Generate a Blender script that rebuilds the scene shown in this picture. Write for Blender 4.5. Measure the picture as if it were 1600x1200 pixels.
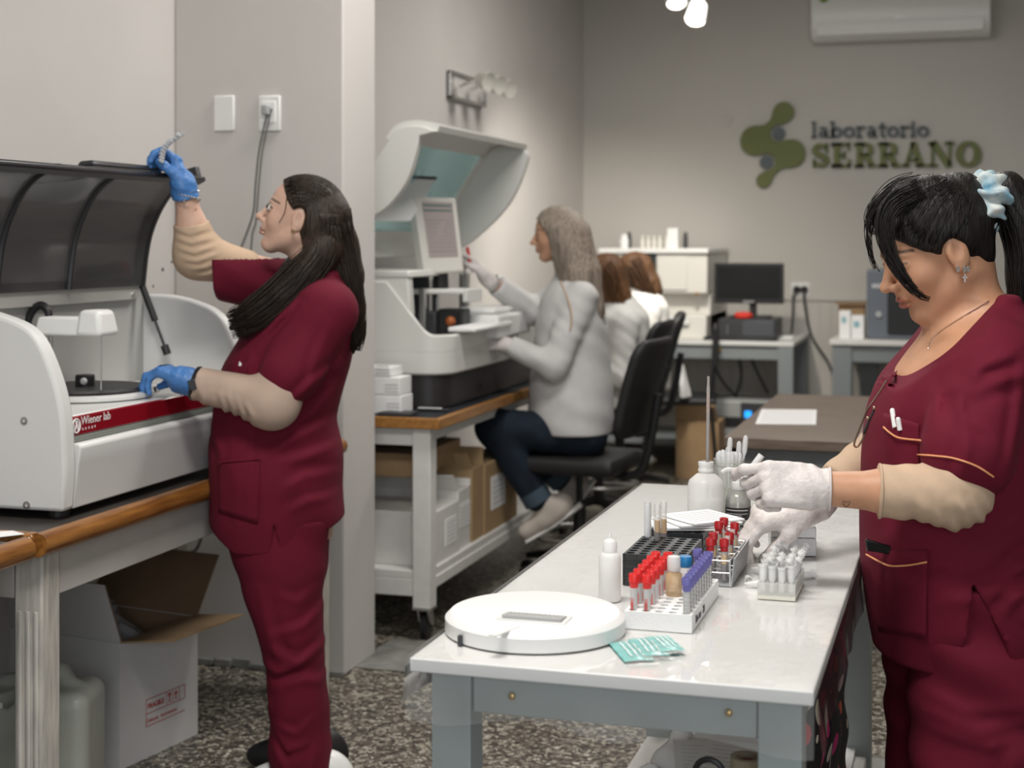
import bpy, bmesh, math, random
import numpy as np
from mathutils import Vector, Matrix
for o in list(bpy.data.objects): bpy.data.objects.remove(o, do_unlink=True)
SC = bpy.context.scene
COL = SC.collection
R = math.radians
random.seed(7)
# ------------------------------------------------------------------ camera
FPX, HOR, CAMZ, YAW = 2368.0, 375.0, 1.40, R(16.7)     # focal length in pixels of the 1600x1200 frame, horizon row
cam = bpy.data.cameras.new('camera'); cam_o = bpy.data.objects.new('camera', cam); COL.objects.link(cam_o)
cam_o.location = (0, 0, CAMZ); cam_o.rotation_euler = (R(90), 0, YAW)
cam.sensor_width = 36; cam.lens = FPX / 1600 * 36
cam.shift_y = -(600 - HOR) / 1600
cam.clip_start = .05; cam.clip_end = 60
cam.dof.use_dof = True; cam.dof.focus_distance = 2.75; cam.dof.aperture_fstop = 4.6
SC.camera = cam_o
# ------------------------------------------------------------------ world, room lamps, added daylight fill, exposure
w = bpy.data.worlds.new('world'); SC.world = w; w.use_nodes = True
w.node_tree.nodes['Background'].inputs[0].default_value = (.80, .87, 1, 1)
w.node_tree.nodes['Background'].inputs[1].default_value = .25
def area(name, loc, size, power, col=(1, .965, .92), rot=(0, 0, 0)):
    l = bpy.data.lights.new(name, 'AREA'); l.shape = 'RECTANGLE'; l.size, l.size_y = size; l.energy = power; l.color = col
    o = bpy.data.objects.new(name, l); COL.objects.link(o); o.location = loc; o.rotation_euler = rot
    return o
area('ceiling_lamp_front', (-.75, 1.6, 3.12), (1.2, .6), 58)
area('ceiling_lamp_middle', (-.9, 4.3, 3.12), (1.2, .5), 40)
area('ceiling_lamp_back', (-.9, 7.3, 3.12), (1.2, .5), 40)
area('added_daylight_fill', (1.2, -2.35, 1.9), (2.6, 1.5), 70, (.86, .93, 1), (R(82), 0, R(10)))  # added cool area lamp behind the camera, for an assumed window; none is built
SC.view_settings.view_transform = 'Standard'; SC.view_settings.look = 'None'
SC.view_settings.gamma = 1; SC.view_settings.use_curve_mapping = False
SC.view_settings.exposure = 0.10
# ------------------------------------------------------------------ picking places: a pixel's ray met with a plane of the room
CT, ST = math.cos(YAW), math.sin(YAW)
def cam2w(X, Y, Z): return Vector((X*CT - Y*ST, X*ST + Y*CT, Z))
def P(px, py, Y): return cam2w((px-800)/FPX*Y, Y, CAMZ - (py-HOR)/FPX*Y)
def on_z(px, py, z): return P(px, py, (CAMZ - z) * FPX / (py - HOR))
def on_x(px, py, x): return P(px, py, x / ((px-800)/FPX*CT - ST))
def on_y(px, py, y): return P(px, py, y / ((px-800)/FPX*ST + CT))
# ------------------------------------------------------------------ materials
MATS = {}
def mat(name, col=(.8, .8, .8), rough=.5, metal=0, var=0, vscale=8, bump=0, bscale=60, trans=0, alpha=1, spec=None, sheen=0, sss=0, emit=None, stretch=None, coat=0, ior=None, col2=None):
    if name in MATS: return MATS[name]
    m = bpy.data.materials.new(name); m.use_nodes = True; MATS[name] = m
    nt = m.node_tree; b = nt.nodes['Principled BSDF']; L = nt.links.new
    b.inputs['Base Color'].default_value = (*col, 1); b.inputs['Roughness'].default_value = rough; b.inputs['Metallic'].default_value = metal
    if spec is not None: b.inputs['Specular IOR Level'].default_value = spec
    if trans: b.inputs['Transmission Weight'].default_value = trans
    if ior: b.inputs['IOR'].default_value = ior
    if alpha < 1: b.inputs['Alpha'].default_value = alpha
    if sheen: b.inputs['Sheen Weight'].default_value = sheen
    if coat: b.inputs['Coat Weight'].default_value = coat
    if sss:
        b.inputs['Subsurface Weight'].default_value = sss; b.inputs['Subsurface Radius'].default_value = (.012, .005, .003)
    if emit:
        b.inputs['Emission Color'].default_value = (*emit[0], 1); b.inputs['Emission Strength'].default_value = emit[1]
    if var or bump:
        tc = nt.nodes.new('ShaderNodeTexCoord'); mp = nt.nodes.new('ShaderNodeMapping'); L(tc.outputs['Object'], mp.inputs['Vector'])
        if stretch: mp.inputs['Scale'].default_value = stretch
    if var:
        n = nt.nodes.new('ShaderNodeTexNoise'); n.inputs['Scale'].default_value = vscale; n.inputs['Detail'].default_value = 5
        L(mp.outputs[0], n.inputs['Vector'])
        r = nt.nodes.new('ShaderNodeValToRGB'); L(n.outputs['Fac'], r.inputs[0])
        c2 = col2 or tuple(max(0, c*(1-var)) for c in col)
        r.color_ramp.elements[0].position = .3; r.color_ramp.elements[1].position = .7
        r.color_ramp.elements[0].color = (*c2, 1)
        r.color_ramp.elements[1].color = (*(col if col2 else tuple(min(1, c*(1+var*.5)) for c in col)), 1)
        L(r.outputs[0], b.inputs['Base Color'])
    if bump:
        n2 = nt.nodes.new('ShaderNodeTexNoise'); n2.inputs['Scale'].default_value = bscale; n2.inputs['Detail'].default_value = 3
        L(mp.outputs[0], n2.inputs['Vector'])
        bp = nt.nodes.new('ShaderNodeBump'); bp.inputs['Strength'].default_value = bump; bp.inputs['Distance'].default_value = .01
        L(n2.outputs['Fac'], bp.inputs['Height']); L(bp.outputs[0], b.inputs['Normal'])
    return m
def thin(name, col, opac, rough=.15, gloss=.5, body_rough=.6, tint=None):
    """thin clear plastic: part of the light goes straight through, the rest meets a glossy plastic surface"""
    if name in MATS: return MATS[name]
    m = bpy.data.materials.new(name); m.use_nodes = True; MATS[name] = m
    nt = m.node_tree; L = nt.links.new; b = nt.nodes['Principled BSDF']; out = nt.nodes['Material Output']
    b.inputs['Base Color'].default_value = (*col, 1); b.inputs['Roughness'].default_value = body_rough
    t = nt.nodes.new('ShaderNodeBsdfTransparent'); t.inputs[0].default_value = (*tint, 1) if tint else (*[(.5+.5*c if max(col) < .55 else .85+.15*c) for c in col], 1)
    g = nt.nodes.new('ShaderNodeBsdfGlossy'); g.inputs['Roughness'].default_value = rough
    fr = nt.nodes.new('ShaderNodeFresnel'); fr.inputs[0].default_value = 1.45
    ml = nt.nodes.new('ShaderNodeMath'); ml.operation = 'MULTIPLY'; ml.inputs[1].default_value = gloss; L(fr.outputs[0], ml.inputs[0])
    m1 = nt.nodes.new('ShaderNodeMixShader'); m1.inputs[0].default_value = opac; L(t.outputs[0], m1.inputs[1]); L(b.outputs[0], m1.inputs[2])
    m2 = nt.nodes.new('ShaderNodeMixShader'); L(ml.outputs[0], m2.inputs[0]); L(m1.outputs[0], m2.inputs[1]); L(g.outputs[0], m2.inputs[2])
    L(m2.outputs[0], out.inputs[0])
    return m
# ------------------------------------------------------------------ objects
def tag(o, label=None, cat=None, group=None, kind=None):
    if label: o['label'] = label
    if cat: o['category'] = cat
    if group: o['group'] = group
    if kind: o['kind'] = kind
    return o
def thing(name, label, cat, loc=(0, 0, 0), rz=0, group=None):
    o = bpy.data.objects.new(name, None); o.empty_display_size = .05; COL.objects.link(o)
    o.location = loc; o.rotation_euler = (0, 0, rz)
    return tag(o, label, cat, group)
def copy_tree(o, parent=None, **kw):
    c = o.copy(); COL.objects.link(c); c.parent = parent
    for ch in list(o.children): copy_tree(ch, c)
    return c
def root_of(o):
    v = Vector((0, 0, 0))
    while o: v += o.location; o = o.parent
    return v
class MB:
    """collects shapes in room coordinates; build() links them as one mesh object under its parent"""
    def __init__(s): s.v = []; s.f = []; s.mi = []; s.cur = 0
    def add(s, vs, fs):
        b = len(s.v); s.v += [tuple(v) for v in vs]; s.f += [tuple(i+b for i in f) for f in fs]; s.mi += [s.cur]*len(fs); return s
    def box(s, x0, x1, y0, y1, z0, z1):
        return s.add([(x0,y0,z0),(x1,y0,z0),(x1,y1,z0),(x0,y1,z0),(x0,y0,z1),(x1,y0,z1),(x1,y1,z1),(x0,y1,z1)],
                     [(0,3,2,1),(4,5,6,7),(0,1,5,4),(1,2,6,5),(2,3,7,6),(3,0,4,7)])
    def obox(s, c, hx, hy, hz, M):                      # box with its own axes
        vs = [Vector(c) + M @ Vector((a*hx, b*hy, d*hz)) for d in (-1,1) for a, b in ((-1,-1),(1,-1),(1,1),(-1,1))]
        return s.add(vs, [(0,3,2,1),(4,5,6,7),(0,1,5,4),(1,2,6,5),(2,3,7,6),(3,0,4,7)])
    def hexa(s, a, b):                                  # two quads, bottom and top
        return s.add(list(a)+list(b), [(0,3,2,1),(4,5,6,7),(0,1,5,4),(1,2,6,5),(2,3,7,6),(3,0,4,7)])
    def lathe(s, c, prof, n=20, axis=(0,0,1), caps=True, a0=0, a1=2*math.pi):
        ax = Vector(axis).normalized(); q = ax.to_track_quat('Z', 'Y').to_matrix(); c = Vector(c)
        full = abs(a1-a0-2*math.pi) < 1e-6; m = n if full else n+1
        vs = [c + q @ Vector((r*math.cos(a0+(a1-a0)*k/n), r*math.sin(a0+(a1-a0)*k/n), z)) for r, z in prof for k in range(m)]
        fs = [(i*m+k, i*m+(k+1) % m, (i+1)*m+(k+1) % m, (i+1)*m+k) for i in range(len(prof)-1) for k in range(n)]
        if caps and full:
            if prof[0][0] > 1e-6: fs.append(tuple(range(m-1, -1, -1)))
            if prof[-1][0] > 1e-6: fs.append(tuple((len(prof)-1)*m+k for k in range(m)))
        return s.add(vs, fs)
    def cyl(s, a, b, r, r2=None, n=14):
        a = Vector(a); b = Vector(b); d = b-a
        return s.lathe(a, [(r, 0), (r if r2 is None else r2, d.length)], n, d)
    def sphere(s, c, r, n=14, sc=(1,1,1)):
        prof = [(r*math.sin(math.pi*i/(n//2)), -r*math.cos(math.pi*i/(n//2))) for i in range(n//2+1)]
        b = len(s.v); s.lathe((0,0,0), [(max(p[0], 1e-5), p[1]) for p in prof], n)
        for i in range(b, len(s.v)): s.v[i] = tuple(Vector(c)[k] + s.v[i][k]*sc[k] for k in range(3))
        return s
    def tube(s, pts, r, n=8, closed=False):
        pts = [Vector(p) for p in pts]; m = len(pts); rs = r if isinstance(r, (list, tuple)) else [r]*m
        up = Vector((0,0,1)); vs = []; prev = None
        for i, p in enumerate(pts):
            t = (pts[(i+1) % m] - pts[i-1]) if closed else (pts[min(i+1, m-1)] - pts[max(i-1, 0)])
            t.normalize()
            if prev is None:
                a = t.cross(up); a = a if a.length > .05 else t.cross(Vector((1,0,0)))
            else: a = prev - t*prev.dot(t)
            a.normalize(); prev = a; b = t.cross(a)
            vs += [p + (a*math.cos(2*math.pi*k/n) + b*math.sin(2*math.pi*k/n))*rs[i] for k in range(n)]
        fs = [(i*n+k, i*n+(k+1) % n, ((i+1) % m)*n+(k+1) % n, ((i+1) % m)*n+k) for i in range(m if closed else m-1) for k in range(n)]
        if not closed: fs += [tuple(range(n-1, -1, -1)), tuple((m-1)*n+k for k in range(n))]
        return s.add(vs, fs)
    def prism(s, poly, fn, d0, d1):                     # poly of 2D points, fn(u, v, d) -> room point
        n = len(poly)
        vs = [fn(u, v, d0) for u, v in poly] + [fn(u, v, d1) for u, v in poly]
        return s.add(vs, [tuple(range(n-1, -1, -1)), tuple(range(n, 2*n))] + [(i, (i+1) % n, n+(i+1) % n, n+i) for i in range(n)])
    def strip(s, path, fn, d0, d1, th):                 # a bent sheet: 2D path with thickness, swept from d0 to d1
        n = len(path); nor = []
        for i in range(n):
            a = Vector(path[max(i-1, 0)]); b = Vector(path[min(i+1, n-1)]); t = (b-a).normalized(); nor.append((-t.y*th, t.x*th))
        poly = list(path) + [(path[i][0]+nor[i][0], path[i][1]+nor[i][1]) for i in range(n-1, -1, -1)]
        m = 2*n; vs = [fn(u, v, d0) for u, v in poly] + [fn(u, v, d1) for u, v in poly]
        fs = [(i, (i+1) % m, m+(i+1) % m, m+i) for i in range(m)]
        for i in range(n-1): fs += [(i, m-1-i, m-2-i, i+1), (m+i, m+i+1, m+m-2-i, m+m-1-i)]
        return s.add(vs, fs)
    def grid(s, fn, nu, nv, thick=0):
        b = [fn(i/nu, j/nv) for i in range(nu+1) for j in range(nv+1)]
        return s.add(b, [(i*(nv+1)+j, (i+1)*(nv+1)+j, (i+1)*(nv+1)+j+1, i*(nv+1)+j+1) for i in range(nu) for j in range(nv)])
    def holes(s, x0, x1, y0, y1, z0, z1, nx, ny, r, depth, n=8):   # block whose top is pierced by round wells
        zb = z1-depth; dx, dy = (x1-x0)/nx, (y1-y0)/ny
        s.add([(x0,y0,z0),(x1,y0,z0),(x1,y1,z0),(x0,y1,z0),(x0,y0,z1),(x1,y0,z1),(x1,y1,z1),(x0,y1,z1)],
              [(0,3,2,1),(0,1,5,4),(1,2,6,5),(2,3,7,6),(3,0,4,7)])
        for i in range(nx):
            for j in range(ny):
                cx, cy = x0+(i+.5)*dx, y0+(j+.5)*dy
                sq = []; ci = []
                for k in range(n):
                    a = 2*math.pi*(k+.5)/n; ca, sa = math.cos(a), math.sin(a); q = max(abs(ca), abs(sa))
                    sq.append((cx+ca/q*dx/2, cy+sa/q*dy/2, z1)); ci.append((cx+ca*r, cy+sa*r))
                cor = [(cx+a*dx/2, cy+b*dy/2, z1) for a, b in ((1,1),(-1,1),(-1,-1),(1,-1))]
                vs = sq + [(a, b, z1) for a, b in ci] + [(a, b, zb) for a, b in ci] + cor
                fs = [(k, (k+1) % n, n+(k+1) % n, n+k) for k in range(n)] + [(n+k, n+(k+1) % n, 2*n+(k+1) % n, 2*n+k) for k in range(n)] + [tuple(range(2*n, 3*n))]
                for q in range(4): k = (q*n//4 + n//8 - 1) % n if n == 8 else q*n//4; fs.append((k, 3*n+q, (k+1) % n))
                s.add(vs, fs)
        return s
    def build(s, name, m=None, parent=None, smooth=False, bevel=0, seg=2, kind=None, label=None, auto=None, origin=None):
        me = bpy.data.meshes.new(name); off = root_of(parent) if parent else Vector(origin or (0,0,0))
        me.from_pydata([tuple(Vector(v)-off) for v in s.v], [], s.f)
        ms = m if isinstance(m, (list, tuple)) else [m]
        for k in ms:
            if k: me.materials.append(k)
        if len(ms) > 1: me.polygons.foreach_set('material_index', s.mi)
        bm = bmesh.new(); bm.from_mesh(me); bmesh.ops.recalc_face_normals(bm, faces=bm.faces); bm.to_mesh(me); bm.free()
        o = bpy.data.objects.new(name, me); COL.objects.link(o)
        if parent: o.parent = parent
        else: o.location = off
        if smooth:
            me.polygons.foreach_set('use_smooth', [True]*len(me.polygons))
            if smooth != 'all': me.set_sharp_from_angle(angle=R(40))
        if bevel:
            b = o.modifiers.new('bevel', 'BEVEL'); b.width = bevel; b.segments = seg; b.limit_method = 'ANGLE'; b.angle_limit = R(40)
            me.polygons.foreach_set('use_smooth', [True]*len(me.polygons)); me.set_sharp_from_angle(angle=R(60)) if not smooth else None
        if kind: o['kind'] = kind
        if label: o['label'] = label
        return o
def bez(pts, n=24):
    """smooth curve through the points (Catmull-Rom)"""
    pts = [Vector(p) for p in pts]; out = []
    q = [pts[0]*2-pts[1]] + pts + [pts[-1]*2-pts[-2]]
    per = max(2, n//(len(pts)-1))
    for i in range(1, len(q)-2):
        for k in range(per):
            t = k/per; a, b, c, d = q[i-1], q[i], q[i+1], q[i+2]
            out.append(.5*((2*b)+(c-a)*t+(2*a-5*b+4*c-d)*t*t+(3*b-a-3*c+d)*t**3))
    return out+[pts[-1]]
def text_mesh(body, size, extrude=.0006, offset=0, align='LEFT', spacing=1):
    cu = bpy.data.curves.new('lettering', 'FONT'); cu.body = body; cu.size = size; cu.extrude = extrude; cu.offset = offset; cu.align_x = align; cu.space_character = spacing
    cu.resolution_u = 3
    o = bpy.data.objects.new('lettering', cu); COL.objects.link(o)
    dg = bpy.context.evaluated_depsgraph_get(); me = bpy.data.meshes.new_from_object(o.evaluated_get(dg))
    bpy.data.objects.remove(o, do_unlink=True)
    vs = [v.co.copy() for v in me.vertices]; fs = [tuple(p.vertices) for p in me.polygons]; bpy.data.meshes.remove(me)
    return vs, fs
def letters(name, body, size, o, ux, uy, m, parent, extrude=.0006, offset=0, align='LEFT', spacing=1, label=None):
    """flat lettering laid on a plane through o spanned by ux (reading direction) and uy (up)"""
    vs, fs = text_mesh(body, size, extrude, offset, align, spacing)
    ux = Vector(ux).normalized(); uy = Vector(uy).normalized(); uz = ux.cross(uy); o = Vector(o)
    b = MB(); b.add([o+ux*v.x+uy*v.y+uz*(v.z+extrude) for v in vs], fs)
    return b.build(name, m, parent, label=label)
# ------------------------------------------------------------------ smooth bodies: distance fields meshed with surface nets
def smin(a, b, k):
    h = np.clip(.5+.5*(b-a)/k, 0, 1); return b*(1-h)+a*h-k*h*(1-h)
def smax(a, b, k): return -smin(-a, -b, k)
def A3(v): return np.array(tuple(v), dtype=np.float32)
def cap(a, b, ra, rb=None):
    a, b = A3(a), A3(b); rb = ra if rb is None else rb; ba = b-a; L2 = max(float(ba@ba), 1e-9)
    def f(p):
        q = p-a; t = np.clip(q@ba/L2, 0, 1); return np.sqrt(((q-t[:, None]*ba)**2).sum(1))-(ra+(rb-ra)*t)
    return f
def chain(pts, rs, k=.02):
    fs = [cap(pts[i], pts[i+1], rs[i], rs[i+1]) for i in range(len(pts)-1)]
    return union(fs, k)
def ell(c, r, M=None):
    c, r = A3(c), A3(r); M = None if M is None else np.array(M, dtype=np.float32)
    def f(p):
        q = p-c
        if M is not None: q = q@M                       # columns of M are the ellipsoid's own axes
        q = q/r; k0 = np.sqrt((q*q).sum(1)); k1 = np.sqrt(((q/r)**2).sum(1))+1e-9
        return k0*(k0-1)/k1
    return f
def rbox(c, h, rad, M=None):
    c, h = A3(c), A3(h); M = None if M is None else np.array(M, dtype=np.float32)
    def f(p):
        q = p-c
        if M is not None: q = q@M
        q = np.abs(q)-(h-rad); return np.sqrt((np.maximum(q, 0)**2).sum(1))+np.minimum(q.max(1), 0)-rad
    return f
def half(o, n):                                         # inside is behind the plane
    o, n = A3(o), A3(Vector(n).normalized())
    return lambda p: (p-o)@n
def union(fs, k=.02):
    def f(p):
        d = fs[0](p)
        for g in fs[1:]: d = smin(d, g(p), k)
        return d
    return f
def loft(rows, power=2.0):
    """stack of ellipses: rows of (z, cx, cy, rx, ry), z rising"""
    a = np.array(rows, dtype=np.float32); z = a[:, 0]
    zz = np.linspace(z[0], z[-1], 160); tab = []
    for k in range(1, 5):
        v = np.interp(zz, z, a[:, k]); w_ = np.ones(9)/9; vp = np.pad(v, 4, mode='edge'); tab.append(np.convolve(vp, w_, 'valid'))
    def f(p):
        pz = np.clip(p[:, 2], z[0], z[-1]); cx, cy, rx, ry = [np.interp(pz, zz, t) for t in tab]
        u = np.abs((p[:, 0]-cx)/rx); v = np.abs((p[:, 1]-cy)/ry)
        d = ((u**power+v**power)**(1/power)-1)*np.minimum(rx, ry)
        dz = np.maximum(z[0]-p[:, 2], p[:, 2]-z[-1])
        return np.where(dz > 0, np.sqrt(np.maximum(d, 0)**2+dz**2), np.maximum(d, dz)).astype(np.float32)
    return f
def nets(f, lo, hi, h, B=6):
    """surface nets over a sparse grid; f takes (n,3) points"""
    lo = np.array(lo, dtype=np.float32); hi = np.array(hi, dtype=np.float32)
    nb = np.maximum(np.ceil((hi-lo)/(h*B)).astype(int), 1); N = nb*B
    bi = np.stack(np.meshgrid(*[np.arange(n) for n in nb], indexing='ij'), -1).reshape(-1, 3)
    cen = lo+(bi*B+(B-1)/2)*h
    dc = f(cen.astype(np.float32)); keep = np.abs(dc) < h*B*1.35+.006
    V = np.repeat(np.repeat(np.repeat(np.where(dc < 0, -1., 1.).reshape(nb).astype(np.float32), B, 0), B, 1), B, 2)
    kb = bi[keep]; off = np.stack(np.meshgrid(*[np.arange(B)]*3, indexing='ij'), -1).reshape(-1, 3)
    step = max(1, 400000//B**3)
    for s in range(0, len(kb), step):
        idx = (kb[s:s+step, None, :]*B+off[None]).reshape(-1, 3)
        V[idx[:, 0], idx[:, 1], idx[:, 2]] = f((lo+idx*h).astype(np.float32))
    S = V < 0
    cnt = np.zeros(tuple(N-1), dtype=np.int8)
    for i in (0, 1):
        for j in (0, 1):
            for k in (0, 1): cnt += S[i:N[0]-1+i, j:N[1]-1+j, k:N[2]-1+k]
    act = np.argwhere((cnt > 0) & (cnt < 8)); n = len(act)
    if n == 0: return np.zeros((0, 3)), np.zeros((0, 4), int)
    corners = np.array([(i, j, k) for i in (0, 1) for j in (0, 1) for k in (0, 1)])
    cv = np.stack([V[act[:, 0]+c[0], act[:, 1]+c[1], act[:, 2]+c[2]] for c in corners], 1)
    acc = np.zeros((n, 3)); num = np.zeros(n)
    for a in range(8):
        for b in range(a+1, 8):
            if np.abs(corners[a]-corners[b]).sum() != 1: continue
            m = (cv[:, a] < 0) != (cv[:, b] < 0); t = cv[m, a]/(cv[m, a]-cv[m, b])
            acc[m] += corners[a]+t[:, None]*(corners[b]-corners[a]); num[m] += 1
    verts = lo+(act+acc/num[:, None])*h
    idm = np.full(tuple(N-1), -1, dtype=np.int32); idm[act[:, 0], act[:, 1], act[:, 2]] = np.arange(n)
    faces = []
    for ax in range(3):
        o1, o2 = [(1, 2), (2, 0), (0, 1)][ax]
        sl = [slice(0, N[i]) for i in range(3)]; a = list(sl); b = list(sl); a[ax] = slice(0, N[ax]-1); b[ax] = slice(1, N[ax])
        e = np.argwhere(S[tuple(a)] != S[tuple(b)])
        e = e[(e[:, o1] > 0) & (e[:, o2] > 0) & (e[:, o1] < N[o1]-1) & (e[:, o2] < N[o2]-1)]
        d1 = np.zeros(3, int); d1[o1] = 1; d2 = np.zeros(3, int); d2[o2] = 1
        q = [idm[tuple((e-x).T)] for x in (0*d1, d1, d1+d2, d2)]
        q = np.stack(q, 1); flip = ~S[e[:, 0], e[:, 1], e[:, 2]]; q[flip] = q[flip][:, ::-1]
        faces.append(q[(q >= 0).all(1)])
    return verts, np.concatenate(faces)
def blob(name, f, regions, m, parent=None, color=None, loc_offset=None, extra=None, smooth_it=0):
    """mesh a field over one or more (lo, hi, step) regions into ONE smooth mesh; coordinates are the parent's own"""
    Vs, Fs, o = [], [], 0
    for lo, hi, h in regions:
        v, q = nets(f, lo, hi, h); Vs.append(v); Fs.append(q+o); o += len(v)
    V = np.concatenate(Vs); Q = np.concatenate(Fs)
    nV = len(V); fl = [tuple(map(int, q)) for q in Q]
    vl = [tuple(map(float, v)) for v in V]
    if extra: vl += [tuple(v) for v in extra.v]; fl += [tuple(i+nV for i in g) for g in extra.f]
    me = bpy.data.meshes.new(name); me.from_pydata(vl, [], fl)
    me.polygons.foreach_set('use_smooth', [True]*len(me.polygons))
    if m: me.materials.append(m)
    if color is not None:
        at = me.color_attributes.new('Col', 'FLOAT_COLOR', 'POINT'); C = np.ones((len(vl), 4), dtype=np.float32); C[:nV, :3] = color(V); at.data.foreach_set('color', C.ravel())
    ob = bpy.data.objects.new(name, me); COL.objects.link(ob)
    if parent: ob.parent = parent
    if loc_offset is not None: ob.location = loc_offset
    if smooth_it:
        sm = ob.modifiers.new('smooth', 'SMOOTH'); sm.iterations = smooth_it; sm.factor = .5
    return ob
# ================================================================== the setting
XL, YB, ZC = -2.52, 10.1, 3.15                          # left wall, back wall, ceiling
def floor_mat():
    m = bpy.data.materials.new('terrazzo'); m.use_nodes = True; nt = m.node_tree; L = nt.links.new; b = nt.nodes['Principled BSDF']
    tc = nt.nodes.new('ShaderNodeTexCoord')
    no = nt.nodes.new('ShaderNodeTexNoise'); no.inputs['Scale'].default_value = 55; L(tc.outputs['Object'], no.inputs['Vector'])
    mx = nt.nodes.new('ShaderNodeMixRGB'); mx.inputs[0].default_value = .03; L(tc.outputs['Object'], mx.inputs[1]); L(no.outputs['Color'], mx.inputs[2])
    v = nt.nodes.new('ShaderNodeTexVoronoi'); v.inputs['Scale'].default_value = 88; L(mx.outputs[0], v.inputs['Vector'])
    v2 = nt.nodes.new('ShaderNodeTexVoronoi'); v2.feature = 'DISTANCE_TO_EDGE'; v2.inputs['Scale'].default_value = 88; L(mx.outputs[0], v2.inputs['Vector'])
    r = nt.nodes.new('ShaderNodeValToRGB'); r.color_ramp.interpolation = 'CONSTANT'
    cols = [(0, (.03, .025, .020)), (.22, (.085, .072, .056)), (.42, (.22, .195, .155)), (.60, (.41, .38, .31)), (.82, (.14, .122, .096)), (.92, (.52, .49, .42))]
    e = r.color_ramp.elements
    while len(e) < len(cols): e.new(.5)
    for k, (p, c) in enumerate(cols): e[k].position = p; e[k].color = (*c, 1)
    sp = nt.nodes.new('ShaderNodeSeparateColor'); L(v.outputs['Color'], sp.inputs[0]); L(sp.outputs[0], r.inputs[0])
    r2 = nt.nodes.new('ShaderNodeValToRGB'); r2.color_ramp.elements[0].position = .02; r2.color_ramp.elements[1].position = .10; L(v2.outputs[0], r2.inputs[0])
    m2 = nt.nodes.new('ShaderNodeMixRGB'); m2.inputs[1].default_value = (.05, .04, .03, 1); L(r2.outputs[0], m2.inputs[0]); L(r.outputs[0], m2.inputs[2])
    L(m2.outputs[0], b.inputs['Base Color']); b.inputs['Roughness'].default_value = .42
    return m
m_floor = floor_mat()
m_wall = mat('wall_paint', (.60, .575, .55), .85, var=.05, vscale=1.6, bump=.06, bscale=25)
m_wallb = mat('wall_paint_back', (.55, .525, .485), .85, var=.05, vscale=1.2, bump=.05, bscale=25)
m_ceil = mat('ceiling_paint', (.74, .72, .68), .9)
m_slab = mat('grey_slab', (.25, .25, .23), .6, var=.3, vscale=14)
m_white = mat('white_paint', (.74, .73, .70), .5, var=.06, vscale=20)
m_plastic = mat('white_plastic', (.80, .80, .78), .35)
m_cream = mat('cream_plastic', (.70, .68, .63), .4)
m_black = mat('black_plastic', (.012, .012, .013), .45)
m_dark = mat('dark_grey_plastic', (.035, .036, .040), .5)
m_chrome = mat('chrome', (.75, .75, .75), .18, metal=1)
m_steel = mat('steel', (.55, .55, .54), .35, metal=1)
m_cable = mat('black_cable', (.02, .02, .02), .5)
m_gcable = mat('grey_cable', (.13, .13, .125), .5)
m_paper = mat('paper', (.86, .86, .85), .8)
m_grey = mat('grey_metal_paint', (.22, .24, .245), .5)
m_card = mat('cardboard', (.33, .215, .115), .85, var=.12, vscale=14)
def S(o): return tag(o, kind='structure')
b = MB(); b.box(XL-.15, 3.6, -2.6, YB+.15, -.1, 0); S(b.build('floor', m_floor))
b = MB(); b.box(XL-.15, 3.6, -2.6, YB+.15, ZC, ZC+.1); S(b.build('ceiling', m_ceil))
b = MB(); b.box(XL-.15, XL, -2.6, YB+.15, 0, ZC); S(b.build('wall_left', m_wall))
b = MB(); b.box(XL, 3.6, YB, YB+.15, 0, ZC); S(b.build('wall_back', m_wallb))
b = MB(); b.box(3.6, 3.75, -2.6, YB+.15, 0, ZC); S(b.build('wall_right', m_wall))
b = MB(); b.box(XL, 3.6, -2.75, -2.6, 0, ZC); S(b.build('wall_front', m_wall))
pil = MB(); pil.box(XL, -1.915, 4.50, 4.775, 0, ZC); S(pil.build('wall_pillar', m_wall, bevel=.006))
# worn plaster along the pillar's foot and a grey slab in the floor beside it
b = MB()
for i in range(9): x = XL+.02+i*.066; b.box(x, x+.06, 4.492-.004*(i % 3), 4.502, 0, .018+.012*((i*5) % 4)/3)
S(b.build('baseboard_pillar', m_slab, bevel=.003))
b = MB(); b.box(-1.93, -.98, 4.60, 4.97, 0, .004); S(b.build('trim_1', m_slab, bevel=.002))
b = MB(); b.box(-.35, 1.6, 4.02, 4.2, 0, .003); S(b.build('trim_2', m_slab, bevel=.002))
# chair rail and grooved boarding below it on the back wall
b = MB(); b.box(XL, 3.6, YB-.022, YB, 1.0, 1.035); S(b.build('trim_3', m_wallb, bevel=.005))
pan = MB(); pan.box(XL, 3.6, YB-.004, YB, 0, 1.0); pan_o = S(pan.build('wall_back_panelling', m_wallb))
pb = MB(); pb.box(0, .072, -.008, 0, 0, .99); pme = None
for i in range(84):
    if pme is None: ob = pb.build('board', m_wallb, None, bevel=.003); pme = ob
    else: ob = pme.copy(); COL.objects.link(ob)
    ob.parent = pan_o; ob.location = (XL+.003+i*.0725, YB-.004, .005)
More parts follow.
